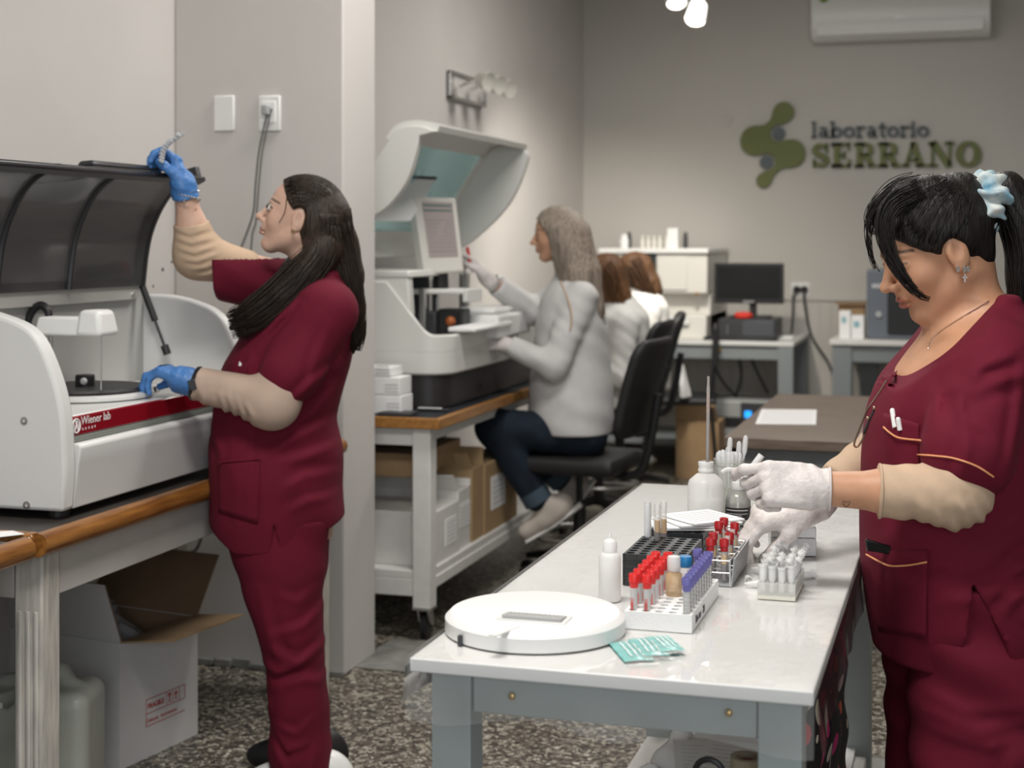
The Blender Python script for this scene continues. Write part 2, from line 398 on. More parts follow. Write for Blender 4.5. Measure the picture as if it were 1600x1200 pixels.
# ================================================================== back wall: sign, air conditioner, sockets, spotlights
def bw(px, py, off=0): return on_y(px, py, YB-off)
m_green = mat('sign_green', (.115, .135, .026), .5); m_slate = mat('sign_slate', (.075, .098, .105), .5)
p0, p1 = bw(1158, 255), bw(1532, 255)
sg = thing('wall_sign', 'olive green and slate company sign reading laboratorio SERRANO on back wall', 'sign', (p0.x, YB, p0.z))
def to2(px, py): p = bw(px, py); return (p.x, p.z)
UP = (bw(1225, 160)-bw(1225, 300)).length/140           # metres per pixel on this wall
cs = [(to2(1225, 176), 16.5*UP), (to2(1181, 220), 23.5*UP), (to2(1237, 240), 22*UP), (to2(1194, 282), 11*UP)]
dots = [(to2(1217.5, 208.5), 9.8*UP), (to2(1198, 253.5), 10.3*UP)]
def emblem(p):
    q = p[:, [0, 2]]+np.array([sg.location.x, sg.location.z], dtype=np.float32)
    d = None
    def circ(c, r): return np.sqrt(((q-np.array(c, dtype=np.float32))**2).sum(1))-r
    def seg2(a, c, r0, r1):
        a, c = np.array(a, dtype=np.float32), np.array(c, dtype=np.float32); ba = c-a; t = np.clip((q-a)@ba/(ba@ba), 0, 1)
        return np.sqrt(((q-a-t[:, None]*ba)**2).sum(1))-(r0+(r1-r0)*t)
    d = circ(*cs[0])
    for c in cs[1:]: d = smin(d, circ(*c), .02)
    d = smin(d, seg2(cs[0][0], to2(1196, 208), 6*UP, 9*UP), .05)
    d = smin(d, seg2(cs[1][0], cs[2][0], 15*UP, 15*UP), .03)
    d = smin(d, seg2(cs[3][0], to2(1225, 248), 5*UP, 9*UP), .05)
    for c in dots: d = smax(d, -circ(c[0], c[1]+3.2*UP), .006)
    return np.maximum(d, np.abs(p[:, 1]+.018)-.014).astype(np.float32)
eo = blob('emblem', emblem, [((-.06, -.036, -.35), (.55, 0.0, .55), .0042)], m_green, sg); eo.data.set_sharp_from_angle(angle=R(35))
for c in dots:
    b = MB(); b.cyl((c[0][0], YB, c[0][1]), (c[0][0], YB-.03, c[0][1]), c[1], n=24); b.build('emblem_dot', m_slate, sg, smooth=True)
# letters of the sign, drawn as strokes with slab serifs
def stroke(b, pts, wd, fn, d0, d1):
    pts = [Vector(p) for p in pts]; n = len(pts); Lf, Rt = [], []
    ws = wd if isinstance(wd, list) else [wd]*n
    for i in range(n):
        t = (pts[min(i+1, n-1)]-pts[max(i-1, 0)]).normalized(); nn = Vector((-t.y, t.x))*ws[i]/2; Lf.append(pts[i]+nn); Rt.append(pts[i]-nn)
    for i in range(n-1): b.prism([Lf[i], Rt[i], Rt[i+1], Lf[i+1]], fn, d0, d1)
def arc(cx, cy, rx, ry, a0, a1, n=10): return [(cx+rx*math.cos(R(a0+(a1-a0)*k/n)), cy+ry*math.sin(R(a0+(a1-a0)*k/n))) for k in range(n+1)]
def glyph(ch):
    """strokes (points, width) in a box one unit high; returns strokes, advance"""
    T = .25; s = []; rect = lambda x0, y0, x1, y1: s.append(([((x0+x1)/2, y0), ((x0+x1)/2, y1)], x1-x0))
    if ch == 'S':
        p = arc(.37, .735, .235, .165, 15, 180, 9) + [(.155, .66), (.25, .565), (.42, .485), (.56, .40), (.615, .29)] + arc(.37, .265, .245, .165, 0, -170, 9)
        s.append((p, [.16]*5+[.2]*4+[.24]*7+[.2]*4+[.16]*(len(p)-20))); rect(.56, .62, .66, 1.0); rect(.06, 0, .16, .36); return s, .78
    if ch in 'ER':
        rect(.1, 0, .1+T, 1); rect(0, 0, .42, .12); rect(0, .88, .42, 1)
    if ch == 'E': rect(0, 0, .74, .13); rect(0, .87, .72, 1); rect(.3, .44, .52, .56); rect(.46, .34, .55, .66); rect(.63, 0, .75, .32); rect(.61, .70, .73, 1); return s, .86
    if ch == 'R':
        s.append(([(.25, .935), (.45, .935)], .13)); s.append((arc(.45, .72, .2, .215, 90, -90, 10), [.13]*3+[.24]*5+[.13]*3)); s.append(([(.25, .505), (.45, .505)], .13))
        s.append(([(.42, .50), (.56, .36), (.68, .06)], .25)); rect(.54, 0, .86, .12); return s, .90
    if ch == 'A':
        s.append(([(.46, 1), (.16, .02)], .12)); s.append(([(.44, 1), (.74, .02)], .26)); rect(.24, .24, .64, .35); rect(0, 0, .34, .12); rect(.52, 0, .96, .12); return s, .99
    if ch == 'N':
        rect(.12, 0, .24, 1); rect(.76, 0, .88, 1); s.append(([(.2, 1), (.80, .02)], .27)); rect(0, 0, .38, .12); rect(0, .88, .3, 1); rect(.62, .88, 1.0, 1); return s, 1.04
    if ch == 'O':
        p = arc(.47, .5, .335, .435, 0, 360, 28); s.append((p, [.14+.15*abs(math.cos(R(360*k/28))) for k in range(29)])); return s, .95
    # lower case letters of the first line
    t = .17
    if ch in 'lbi': rect(.08, 0, .08+t, .72 if ch == 'i' else 1.05); rect(0, 0, .33, .09); rect(0, (.72 if ch == 'i' else 1.05)-.09, .2, .72 if ch == 'i' else 1.05)
    if ch == 'l': return s, .37
    if ch == 'i': s.append((arc(.165, .93, .05, .05, 0, 360, 10), .1)); return s, .37
    if ch == 'b': p = arc(.37, .35, .235, .28, 0, 360, 20); s.append((p, [.1+.08*abs(math.cos(R(18*k))) for k in range(21)])); return s, .74
    if ch == 'o': p = arc(.33, .36, .25, .29, 0, 360, 20); s.append((p, [.1+.09*abs(math.cos(R(18*k))) for k in range(21)])); return s, .70
    if ch == 'a':
        s.append((arc(.3, .50, .17, .18, 160, 0, 8), .11)); rect(.38, .05, .55, .52); s.append((arc(.29, .22, .17, .16, 0, 360, 16), .12)); rect(.46, 0, .66, .09); return s, .68
    if ch == 'r': rect(.08, 0, .25, .72); rect(0, 0, .36, .09); rect(0, .63, .2, .72); s.append((arc(.38, .50, .18, .17, 165, 40, 6), .13)); return s, .55
    if ch == 't': rect(.13, .1, .30, .95); rect(0, .62, .45, .72); s.append((arc(.33, .15, .12, .11, 180, 320, 6), .12)); return s, .48
def word(txt, pa, pb, hpx, mtl):
    a, c = bw(*pa), bw(*pb); tot = sum(glyph(ch)[1] for ch in txt)-.06; sx = (c.x-a.x)/tot; sy = hpx*UP; x = a.x
    for ch in txt:
        st, adv = glyph(ch); b = MB(); zz = a.z+(c.z-a.z)*(x-a.x)/(c.x-a.x)
        for pts, wd in st: stroke(b, pts, wd, lambda u, v, d, x=x, zz=zz: (x+u*sx, d, zz+v*sy), YB-.008, YB-.03)
        b.build('letter', mtl, sg); x += adv*sx
word('laboratorio', (1268, 215.5), (1451, 214), 23.5, m_slate)
word('SERRANO', (1268, 262), (1531, 260.5), 38, m_green)
# air conditioner
a, c = bw(1272, 68), bw(1547, 60); az = (a.z+c.z)/2; ax0, ax1 = a.x, c.x
ac = thing('air_conditioner', 'white wall mounted air conditioner high on the back wall', 'air conditioner', ((ax0+ax1)/2, YB, az))
prof = [(0, .30), (0, .035), (.03, .0), (.12, .0), (.19, .035), (.215, .09), (.215, .27), (.19, .30)]
b = MB(); b.prism(prof, lambda u, v, d: (d, YB-u, az+v), ax0, ax1); b.build('casing', m_plastic, ac, smooth=True, bevel=.006)
b = MB(); b.hexa([(ax0+.04, YB-.195, az+.022), (ax1-.04, YB-.195, az+.022), (ax1-.04, YB-.214, az+.025), (ax0+.04, YB-.214, az+.025)], [(ax0+.04, YB-.20, az+.095), (ax1-.04, YB-.20, az+.095), (ax1-.04, YB-.224, az+.10), (ax0+.04, YB-.224, az+.10)]); b.build('air_flap', m_plastic, ac, bevel=.003)
b = MB(); cx = (ax0+ax1)/2; b.box(cx-.012, cx+.012, YB-.222, YB-.214, az+.125, az+.131); b.build('badge', m_steel, ac)
q = on_y(1287, -3, YB-.218); b = MB(); b.cyl((q.x, YB-.2155, q.z), (q.x, YB-.219, q.z), .03, n=20); b.build('sticker', mat('sticker_green', (.16, .26, .02), .5), ac)
# two spotlights on a ceiling rail
m_lamp = mat('lamp_glow', (1, 1, 1), .5, emit=((1, .97, .9), 9))
rail = thing('spotlight_rail', 'white ceiling rail that carries the two spotlights', 'rail', P(1070, 0, 7.6))
lampY = 7.6
pr0, pr1 = P(1035, -110, lampY), P(1110, -110, lampY)
b = MB(); b.box(pr0.x-.1, pr1.x+.1, pr0.y-.02, pr0.y+.05, ZC-.035, ZC); b.build('rail_bar', m_plastic, rail, bevel=.004)
for (px, py, tx, lab) in ((1057, 6, .10, 'lit white ceiling spotlight, the upper left one of two'), (1086, 33, -.12, 'lit white ceiling spotlight, the lower right one of two')):
    q = P(px, py, lampY-.15); d = Vector((tx, -.35, -.9)).normalized()
    t = thing('spotlight', lab, 'spotlight', q, group='ceiling spotlights')
    b = MB(); b.lathe(q-d*.11, [(.030, 0), (.044, .02), (.052, .112), (.046, .112), (.044, .10)], 20, d, caps=False); b.build('lamp_housing', m_plastic, t, smooth=True)
    b = MB(); b.cyl(q-d*.012, q-d*.004, .045, n=20); b.build('bulb', m_lamp, t)
    b = MB(); b.tube([q-d*.10, q-d*.13+Vector((0, 0, .03)), (q.x, q.y, ZC-.03)], .010); b.build('stem', m_plastic, t)
    l = bpy.data.lights.new('spot', 'SPOT'); l.energy = 90; l.spot_size = R(80); l.spot_blend = .6; l.color = (1, .94, .84); l.shadow_soft_size = .04
    lo = bpy.data.objects.new('spot', l); COL.objects.link(lo); lo.parent = t; lo.location = d*.02
    dd = Vector((tx*1.5-.35, .75, -.8)).normalized(); lo.rotation_euler = dd.to_track_quat('-Z', 'Y').to_euler()
# small round blank plate and the double socket with its cables
q = bw(1136, 189); b = MB(); b.lathe(q, [(.036, 0), (.034, .008), (.0, .009)], 24, (0, -1, 0)); tag(b.build('blank_cover', m_wallb, origin=q, smooth=True), 'small round blank cover plate on back wall left of sign', 'cover plate')
q = bw(1252, 452); t = thing('wall_socket', 'white double socket with two black plugs on the back wall', 'socket', q)
b = MB(); b.box(q.x-.065, q.x+.055, YB-.012, YB, q.z-.045, q.z+.045); b.build('plate', m_plastic, t, bevel=.004)
for dx in (-.027, .022):
    b = MB(); b.lathe((q.x+dx, YB-.012, q.z), [(.024, 0), (.024, .03), (.012, .05)], 14, (0, -1, 0)); b.build('plug', m_black, t, smooth=True)
c1 = [(q.x-.03, YB-.06, q.z), (q.x-.045, YB-.07, q.z-.05), (q.x-.05, YB-.06, q.z-.2), (q.x-.06, YB-.08, q.z-.33)]
b = MB(); b.tube(bez(c1), .007); tag(b.build('power_cable', m_cable, origin=q), 'black power cable hanging straight from socket to computer desk', 'cable')
e = bw(1300, 580, .05); c2 = [(q.x+.022, YB-.06, q.z), (q.x+.03, YB-.06, q.z-.1), (q.x+.07, YB-.04, q.z-.3), (q.x+.17, YB-.04, q.z-.46), e]
b = MB(); b.tube(bez(c2), .008); tag(b.build('power_cable', m_cable, origin=q), 'black power cable curving down right from socket to floor', 'cable')
# ================================================================== back desk with computer
def leg_box(b, x, y, w_, z0, z1): b.box(x-w_/2, x+w_/2, y-w_/2, y+w_/2, z0, z1)
DT = .79
a, c = on_z(1047, 531, DT), on_z(1240, 535, DT)
dx0, dx1, dy0 = a.x-.55, c.x, (a.y+c.y)/2
dk = thing('computer_desk', 'grey metal desk with white top carrying the black monitor', 'desk', ((dx0+dx1)/2, dy0+.3, 0))
b = MB(); b.box(dx0, dx1, dy0, YB-.03, DT-.028, DT); b.build('desk_top', mat('desk_top_white', (.66, .66, .64), .25), dk, bevel=.004)
b = MB(); b.box(dx0+.03, dx1-.03, dy0+.02, dy0+.045, DT-.11, DT-.028); b.build('apron', m_grey, dk, bevel=.002)
for x, y in ((dx0+.05, dy0+.05), (dx1-.05, dy0+.05), (dx0+.05, YB-.1), (dx1-.05, YB-.1)):
    b = MB(); leg_box(b, x, y, .09, 0, DT-.028); b.build('leg', m_grey, dk, bevel=.004)
b = MB(); b.box(dx0+.06, dx1-.06, dy0+.08, YB-.12, .14, .16); b.build('shelf', m_grey, dk, bevel=.003)
q = on_y(1125, 539, dy0+.02); b = MB(); b.sphere((q.x, dy0+.015, DT-.055), .013); b.build('tack', mat('brass', (.62, .40, .12), .3, metal=1), dk, smooth=True)
# monitor
my = dy0+.30; a, c = on_y(1116, 411, my), on_y(1224, 475, my)
mo = thing('monitor', 'black flat screen monitor standing on the desktop computer', 'monitor', ((a.x+c.x)/2, my, DT))
b = MB(); b.box(a.x, c.x, my, my+.045, c.z, a.z); b.build('bezel', m_black, mo, bevel=.004)
b = MB(); b.box(a.x+.018, c.x-.018, my-.002, my+.004, c.z+.03, a.z-.018); b.build('screen', mat('screen_off', (.010, .011, .012), .25), mo)
b = MB(); mx = (a.x+c.x)/2; b.box(mx-.035, mx+.035, my-.004, my, c.z+.006, c.z+.018); b.build('badge', m_steel, mo)
ph = .125
b = MB(); b.box(mx-.0, mx+.045, my+.03, my+.06, DT+ph+.012, c.z+.08); b.build('stand_neck', m_black, mo, bevel=.004)
b = MB(); b.box(mx-.11, mx+.13, my-.06, my+.14, DT+ph, DT+ph+.014); b.build('stand_foot', m_black, mo, bevel=.005)
# desktop computer lying flat
a2, c2 = on_y(1122, 500, my-.12), on_y(1212, 522, my-.12)
pc = thing('desktop_computer', 'dark grey desktop computer lying flat under the monitor', 'computer', ((a2.x+c2.x)/2, my, DT))
b = MB(); b.box(a2.x, c2.x, my-.12, my+.24, DT, DT+ph); b.build('case', m_dark, pc, bevel=.006)
b = MB(); b.box(a2.x+.15, c2.x-.01, my-.126, my-.118, DT+.012, DT+ph-.012); b.build('front_panel', mat('panel_grey', (.075, .08, .09), .4), pc, bevel=.003)
b = MB(); b.box(a2.x+.055, a2.x+.06, my-.123, my-.119, DT+.03, DT+.09); b.build('slot', m_steel, pc)
kb = thing('keyboard', 'black keyboard on the desk in front of the monitor', 'keyboard', (mx-.02, dy0+.1, DT))
b = MB(); b.box(mx-.24, mx+.2, dy0+.04, dy0+.17, DT, DT+.018); b.build('base', m_black, kb, bevel=.004)
b = MB()
for i in range(15):
    for j in range(4): b.box(mx-.23+i*.028, mx-.207+i*.028, dy0+.05+j*.028, dy0+.073+j*.028, DT+.017, DT+.025)
tag(b.build('keys', m_dark, kb), kind='stuff')
q = on_y(1163, 491, my-.04); b = MB(); b.lathe((q.x, my-.075, DT+ph+.002), [(.01, 0), (.055, .004), (.06, .02), (.045, .036), (.012, .04)], 18); tag(b.build('pin_cushion', mat('red_cloth', (.65, .04, .025), .7), origin=(q.x, my, DT+ph), smooth=True), 'small round red cushion on the computer beneath the monitor', 'cushion')
q = on_z(1218, 528, DT); b = MB(); b.box(q.x-.1, q.x+.08, q.y-.02, q.y+.16, DT, DT+.006); tag(b.build('paper_stack', m_paper, origin=(q.x, q.y, DT)), 'thin stack of white papers at right end of computer desk', 'papers')
q = on_z(1083, 524, DT); b = MB(); b.box(q.x-.06, q.x+.08, q.y-.03, q.y+.1, DT, DT+.012); tag(b.build('paper_stack', m_paper, origin=(q.x, q.y, DT)), 'white papers beside the keyboard at left of monitor', 'papers')
for k, (pa, pb_, pc_) in enumerate((((1150, 545), (1158, 590), (1140, 640)), ((1108, 545), (1125, 590), (1160, 630)), ((1165, 545), (1185, 585), (1200, 615)))):
    pts = [on_y(*p, dy0+.3) for p in (pa, pb_, pc_)]; pts[0].z = DT-.05; pts[-1].z = max(pts[-1].z, .17); b = MB(); b.tube(bez(pts), .009)
    tag(b.build('cable', m_cable, origin=pts[1]), ['thick dark cable looping below middle of computer desk', 'dark cable slanting down under left of computer desk', 'thin dark cable under right of computer desk'][k], 'cable')
# printer with a small blue display on the desk's lower shelf
q = on_y(1168, 628, dy0+.1); pz = .162
pt = thing('printer', 'low grey printer with small blue display under the computer desk', 'printer', (q.x, dy0+.3, pz))
b = MB(); b.box(q.x-.30, q.x+.16, dy0+.1, dy0+.45, pz, pz+.26); b.build('body', mat('printer_grey', (.30, .31, .30), .5), pt, bevel=.015)
b = MB(); b.box(q.x-.28, q.x-.03, dy0+.09, dy0+.105, pz+.10, pz+.16); b.build('paper_tray', m_black, pt, bevel=.003)
b = MB(); b.box(q.x-.04, q.x+.15, dy0+.085, dy0+.12, pz+.13, pz+.25); b.build('control_panel', m_dark, pt, bevel=.004)
b = MB(); b.box(q.x-.015, q.x+.025, dy0+.08, dy0+.088, pz+.16, pz+.2); b.build('display', mat('blue_display', (.01, .1, .3), .3, emit=((.02, .35, 1), 1.5)), pt)
# ------------------------------------------------------------------ tall white analyser in the far corner
cy = dy0+.12; a, c = on_y(1078, 388, cy), on_y(1100, 516, cy); l0 = on_y(942, 384, cy)
xr, xl, zt, zb = c.x+.02, l0.x, a.z, DT
fr = xr-.16
ca = thing('cabinet_analyser', 'tall white laboratory analyser cabinet in the back corner', 'analyser', ((xl+xr)/2, cy+.2, zb))
b = MB(); b.box(xl, xr, cy, YB-.06, zb+.28, zt-.03); b.box(xl, xr-.0, cy+.12, YB-.06, zb, zb+.28); b.box(xl, xr, cy-.03, YB-.06, zb, zb+.15); b.build('housing', m_cream, ca, bevel=.008)
b = MB(); b.box(xl-.02, xr+.01, cy-.03, YB-.05, zt-.03, zt); b.build('top_plate', m_plastic, ca, bevel=.004)
d0, d1 = on_y(1028, 500, cy).x, on_y(1074, 500, cy).x
b = MB(); b.box(d0, d1, cy-.012, cy, zb+.30, zt-.05); b.build('door_panel', m_cream, ca, bevel=.004)
e0 = on_y(978, 450, cy).x
b = MB(); b.box(e0, d0-.008, cy-.014, cy, zb+.30, zt-.035); b.build('dark_panel', mat('petrol_glass', (.018, .028, .034), .25), ca, bevel=.003)
b = MB(); b.box(d1-.17, d1+.02, cy-.06, cy-.03, zb+.09, zb+.15); b.build('tray', m_plastic, ca, bevel=.004)
b = MB(); b.cyl((d1+.06, cy-.002, (zb+zt)/2), (d1+.06, cy-.012, (zb+zt)/2), .012); b.build('door_knob', m_card, ca, smooth=True)
items = [(976, 'white'), (983, 'tall'), (1004, 's'), (1013, 's'), (1022, 's'), (1031, 's'), (1042, 's'), (1052, 'box'), (1071, 'tall')]
vn_ = 0
for px, k in items:
    q = on_y(px, 383, cy+.12); o = (q.x, cy+.12, zt)
    if k == 's':
        b = MB(); b.lathe(o, [(.014, 0), (.014, .05), (.008, .056), (.008, .068), (.010, .068), (.010, .08)], 10); n_, l_, c_, mm = 'reagent_vial', 'small pale reagent vial on the corner analyser, %s from left' % ['first', 'second', 'third', 'fourth', 'fifth'][vn_], 'vial', m_cream; vn_ += 1
    elif k == 'tall':
        b = MB(); b.lathe(o, [(.016, 0), (.016, .075), (.012, .08), (.012, .1)], 10); n_, c_, mm = 'bottle', 'bottle', m_dark; l_ = 'dark bottle on the corner analyser, ' + ('the left one' if px < 1000 else 'the right one by its edge')
    elif k == 'box':
        b = MB(); b.box(q.x-.033, q.x+.033, cy+.1, cy+.15, zt, zt+.125); b.box(q.x-.008, q.x+.008, cy+.096, cy+.1, zt+.06, zt+.085); n_, l_, c_, mm = 'small_carton', 'upright white carton on top of the corner analyser', 'carton', m_plastic
    else:
        b = MB(); b.lathe(o, [(.03, 0), (.032, .05), (.02, .085), (.012, .09)], 12); n_, l_, c_, mm = 'white_jar', 'white jar at left on top of the corner analyser', 'jar', m_plastic
    ob = tag(b.build(n_, mm, origin=o, smooth=k != 'box'), l_, c_, 'vials in a row on the corner analyser' if k == 's' else None)
# ------------------------------------------------------------------ desk at the right with the grey tower
RT = .815
a = on_z(1296, 531, RT); rx0, ry0 = a.x, a.y
rd = thing('side_desk', 'grey desk with white top at right below the wall sign', 'desk', (rx0+.8, ry0+.25, 0))
b = MB(); b.box(rx0, rx0+1.7, ry0, YB-.03, RT-.03, RT); b.build('desk_top', m_white, rd, bevel=.004)
b = MB(); b.box(rx0+.04, rx0+1.66, ry0+.03, ry0+.06, RT-.13, RT-.03); b.build('apron', m_grey, rd, bevel=.003)
for x, y in ((rx0+.07, ry0+.07), (rx0+1.6, ry0+.07), (rx0+.17, YB-.12), (rx0+1.6, YB-.12)):
    b = MB(); leg_box(b, x, y, .11, 0, RT-.03); b.build('leg', m_grey, rd, bevel=.004)
ty = ry0+.12; a, c = on_y(1354, 421, ty), on_y(1384, 528, ty)
tw = thing('tower_instrument', 'blue grey tower instrument with black front on the side desk', 'instrument', (a.x+.2, ty+.2, RT))
b = MB(); b.box(a.x, a.x+.40, ty, ty+.38, RT, a.z); b.build('case', mat('tower_blue_grey', (.135, .155, .185), .45), tw, bevel=.012)
b = MB(); b.box(c.x+.01, a.x+.39, ty-.012, ty+.01, RT+.03, a.z-.06); b.build('front_door', m_black, tw, bevel=.008)
b = MB(); b.box(a.x+.03, a.x+.1, ty-.006, ty, a.z-.11, a.z-.085); b.build('badge', m_steel, tw)
q = on_y(1373, 491, ty); b = MB(); b.cyl((q.x, ty, q.z), (q.x, ty-.012, q.z), .018, n=18); b.build('power_button', m_steel, tw, smooth=True)
for k, (x0, x1, y0, dp, mm, lab) in enumerate(((1311, 1330, 486, .0, m_paper, 'slim white carton standing left of the grey tower'), (1330, 1351, 493, .01, m_paper, 'white carton standing right beside the grey tower'), (1310, 1352, 475, .14, m_card, 'brown cardboard box behind the two white cartons'))):
    q0, q1 = on_y(x0, y0, ty+dp), on_y(x1, y0, ty+dp); t = thing('carton', lab, 'carton', ((q0.x+q1.x)/2, ty+dp, RT))
    b = MB(); b.box(q0.x, q1.x-.004, ty+dp, ty+dp+.11, RT, q0.z); b.build('body', mm, t, bevel=.003)
    if k < 2: b = MB(); b.box(q0.x+.015, q1.x-.03, ty+dp-.001, ty+dp, q0.z-.07, q0.z-.035); b.build('print', mat('print_teal', (.25, .45, .5), .6), t)
    else: b = MB(); b.box(q0.x-.02, q1.x+.02, ty+dp-.03, ty+dp+.1, q0.z, q0.z+.008); b.build('flap', m_card, t)
b = MB(); q = on_z(1265, 608, 0.02) if False else on_y(1262, 604, YB-.25); pts = [(q.x+.12*math.cos(k*.5)*(1+.1*math.sin(k)), YB-.28+.1*math.sin(k*.5), .02+.004*k) for k in range(30)]
b.tube(pts, .011); tag(b.build('cable_coil', m_cable, origin=(q.x, YB-.28, 0)), 'coil of black cable on the floor between two back desks', 'cable')
# ------------------------------------------------------------------ brown table in the middle
TT = .74
a = on_z(1131, 683, TT); d = on_z(1206, 615, TT)
tx0, ty0, ty1 = a.x, a.y, d.y
def wood_mat(name, c1, c2, sx=(1, 14, 14), rough=.45, scale=5, coat=0):
    m = mat(name, c1, rough, var=.1, vscale=scale, stretch=sx, col2=c2, coat=coat); return m
bt = thing('brown_table', 'brown wood-look table in the middle of the room', 'table', (tx0+.7, (ty0+ty1)/2, 0))
b = MB(); b.box(tx0, tx0+1.5, ty0, ty1, TT-.036, TT); b.build('table_top', wood_mat('brown_laminate', (.205, .155, .120), (.125, .092, .070), (1.5, 16, 16)), bt, bevel=.003)
b = MB(); b.box(tx0+.06, tx0+1.44, ty0+.08, ty0+.11, TT-.15, TT-.036); b.box(tx0+.05, tx0+.08, ty0+.08, ty1-.08, TT-.15, TT-.036); b.build('apron', m_grey, bt, bevel=.002)
for x, y in ((tx0+.09, ty0+.11), (tx0+1.4, ty0+.11), (tx0+.09, ty1-.11), (tx0+1.4, ty1-.11)):
    b = MB(); leg_box(b, x, y, .07, 0, TT-.036); b.build('leg', m_grey, bt, bevel=.003)
c4 = [on_z(x, y, TT) for x, y in ((1180, 663), (1275, 664), (1276, 641), (1190, 640))]
b = MB(); b.hexa([(p.x, p.y, TT+.0005) for p in c4], [(p.x, p.y, TT+.0022) for p in c4]); ps = b.build('paper_sheet', m_paper, origin=c4[0]); tag(ps, 'white sheet of paper lying on the brown table', 'paper')
b = MB(); n = 12
for k in range(n):
    l = c4[0].lerp(c4[3], (k+1)/(n+1)); r = c4[1].lerp(c4[2], (k+1)/(n+1)); e0 = l.lerp(r, .06); e1 = l.lerp(r, .94)
    b.box(min(e0.x, e1.x), max(e0.x, e1.x), (e0.y+e1.y)/2-.002, (e0.y+e1.y)/2+.002, TT+.0022, TT+.0026)
b.build('print_line', mat('print_grey', (.55, .55, .55), .8), ps)
# ================================================================== left bench with the open analyser
BZ, BX = .78, -1.84                                     # bench height, front edge
m_varn = wood_mat('varnished_wood', (.36, .155, .035), (.17, .06, .012), (14, 1.2, 14), .3, 6, coat=.4)
m_worn = mat('worn_white_paint', (.54, .51, .46), .6, var=.28, vscale=9, stretch=(6, 6, .8), bump=.3, bscale=12)
m_plainw = mat('bench_apron_paint', (.55, .525, .485), .6, var=.08, vscale=5)
m_bench_top = mat('bench_top_dark', (.045, .04, .036), .4)
def bench(name, label, y0, y1, legs, near_rim=True):
    t = thing(name, label, 'bench', ((BX+XL)/2, (y0+y1)/2, 0))
    b = MB(); b.box(XL+.02, BX-.03, y0+.03, y1-.03, BZ-.03, BZ); b.build('worktop', m_bench_top, t, bevel=.002)
    def edge(p, q):
        b = MB(); b.tube([p, q], .026, 12); return b.build('edge_rail', m_varn, t, smooth=True)
    edge((BX-.026, y0+.015, BZ-.020), (BX-.026, y1, BZ-.020))
    b = MB(); b.box(XL+.02, BX-.03, y0, y0+.05, BZ-.042, BZ+.004); b.build('edge_rail', m_varn, t, bevel=.015, seg=4)
    b = MB(); b.box(BX-.075, BX-.05, y0+.09, y1-.09, BZ-.15, BZ-.035); b.build('apron', m_plainw, t, bevel=.003)
    b = MB(); b.box(XL+.08, BX-.12, y0+.07, y0+.095, BZ-.15, BZ-.035); b.build('apron', m_plainw, t, bevel=.003)
    for x, y in legs:
        b = MB(); b.box(x-.034, x+.034, y-.034, y+.034, 0, BZ-.035)
        lg = b.build('leg', m_worn, t, bevel=.005)
        b = MB()
        for k in (-.020, 0, .020): b.box(x+k-.005, x+k+.005, y-.039, y-.033, .02, BZ-.17)
        b.build('moulding', m_worn, lg, bevel=.004)
    return t
bench('wooden_bench', 'bench with varnished wooden edge and worn white legs under open analyser', 2.74, 4.36, ((BX-.075, 2.83), (BX-.075, 4.28), (XL+.12, 2.85), (XL+.12, 4.28)))
bench('wooden_bench', 'neighbouring wooden edged bench cut off by left picture edge', 1.3, 2.715, ((BX-.085, 2.62), (XL+.12, 2.62), (BX-.085, 1.4)))
c4 = [on_z(x, y, BZ+.006) for x, y in ((-30, 842), (38, 834), (20, 829), (-40, 832))]
b = MB(); b.hexa([(p.x, p.y, BZ+.0045) for p in c4], [(p.x, p.y, BZ+.006) for p in c4]); tag(b.build('paper_sheet', m_paper, origin=c4[0]), 'white paper on the neighbouring bench at left edge', 'paper')
# ------------------------------------------------------------------ open analyser
AF, AY0, AY1, AB = -1.90, 2.91, 3.78, -2.47
m_anw = mat('analyser_white', (.70, .70, .685), .38)
m_ang = mat('analyser_grey', (.43, .43, .41), .45)
m_smoke = thin('smoked_hood', (.15, .15, .16), .30, .10, .8, .25)
m_red = mat('red_glossy', (.25, .006, .014), .22, coat=.5)
an = thing('open_analyser', 'white bench analyser with raised smoked hood and red front stripe', 'analyser', ((AF+AB)/2, (AY0+AY1)/2, BZ))
prof = [(-1.905, .80), (-1.898, .886), (-1.906, 1.012), (-1.934, 1.11), (-1.983, 1.194), (-2.065, 1.231), (-2.16, 1.247), (-2.28, 1.24), (-2.40, 1.20), (-2.47, 1.10), (AB, .80)]
pts = [tuple(v) for v in bez([(a, c, 0) for a, c in prof[1:-1]], 40)]; pp = [prof[0]]+[(v[0], v[1]) for v in pts]+[prof[-1]]
XZ = lambda u, v, d: (u, d, v)
for y in (AY0, AY1):
    b = MB(); b.prism(pp, XZ, y, y+.045); sp_ = b.build('end_panel', m_anw, an, bevel=.010, seg=3)
    if y == AY0:
        for px, py in ((38, 657), (42, 789)):
            q = on_y(px, py, AY0); b = MB(); b.lathe((q.x, AY0+.001, q.z), [(.009, 0), (.009, .003), (.004, .0035), (.004, .0005)], 14, (0, -1, 0)); b.build('screw', m_steel, sp_, smooth=True)
b = MB(); b.box(AB+.02, AF-.03, AY0+.04, AY1+.005, .80, .99); b.build('chassis', m_anw, an)
b = MB(); b.box(AB+.02, -1.912, AY0+.045, AY1, .99, 1.008); b.build('deck', m_anw, an, bevel=.004)
b = MB(); b.box(-2.25, -2.215, AY0+.045, AY1, 1.008, 1.29); b.build('rear_panel', m_ang, an)
b = MB(); b.box(AF-.03, AF-.006, AY0+.047, AY1-.002, .962, 1.006); stripe = b.build('red_stripe', m_red, an, bevel=.003)
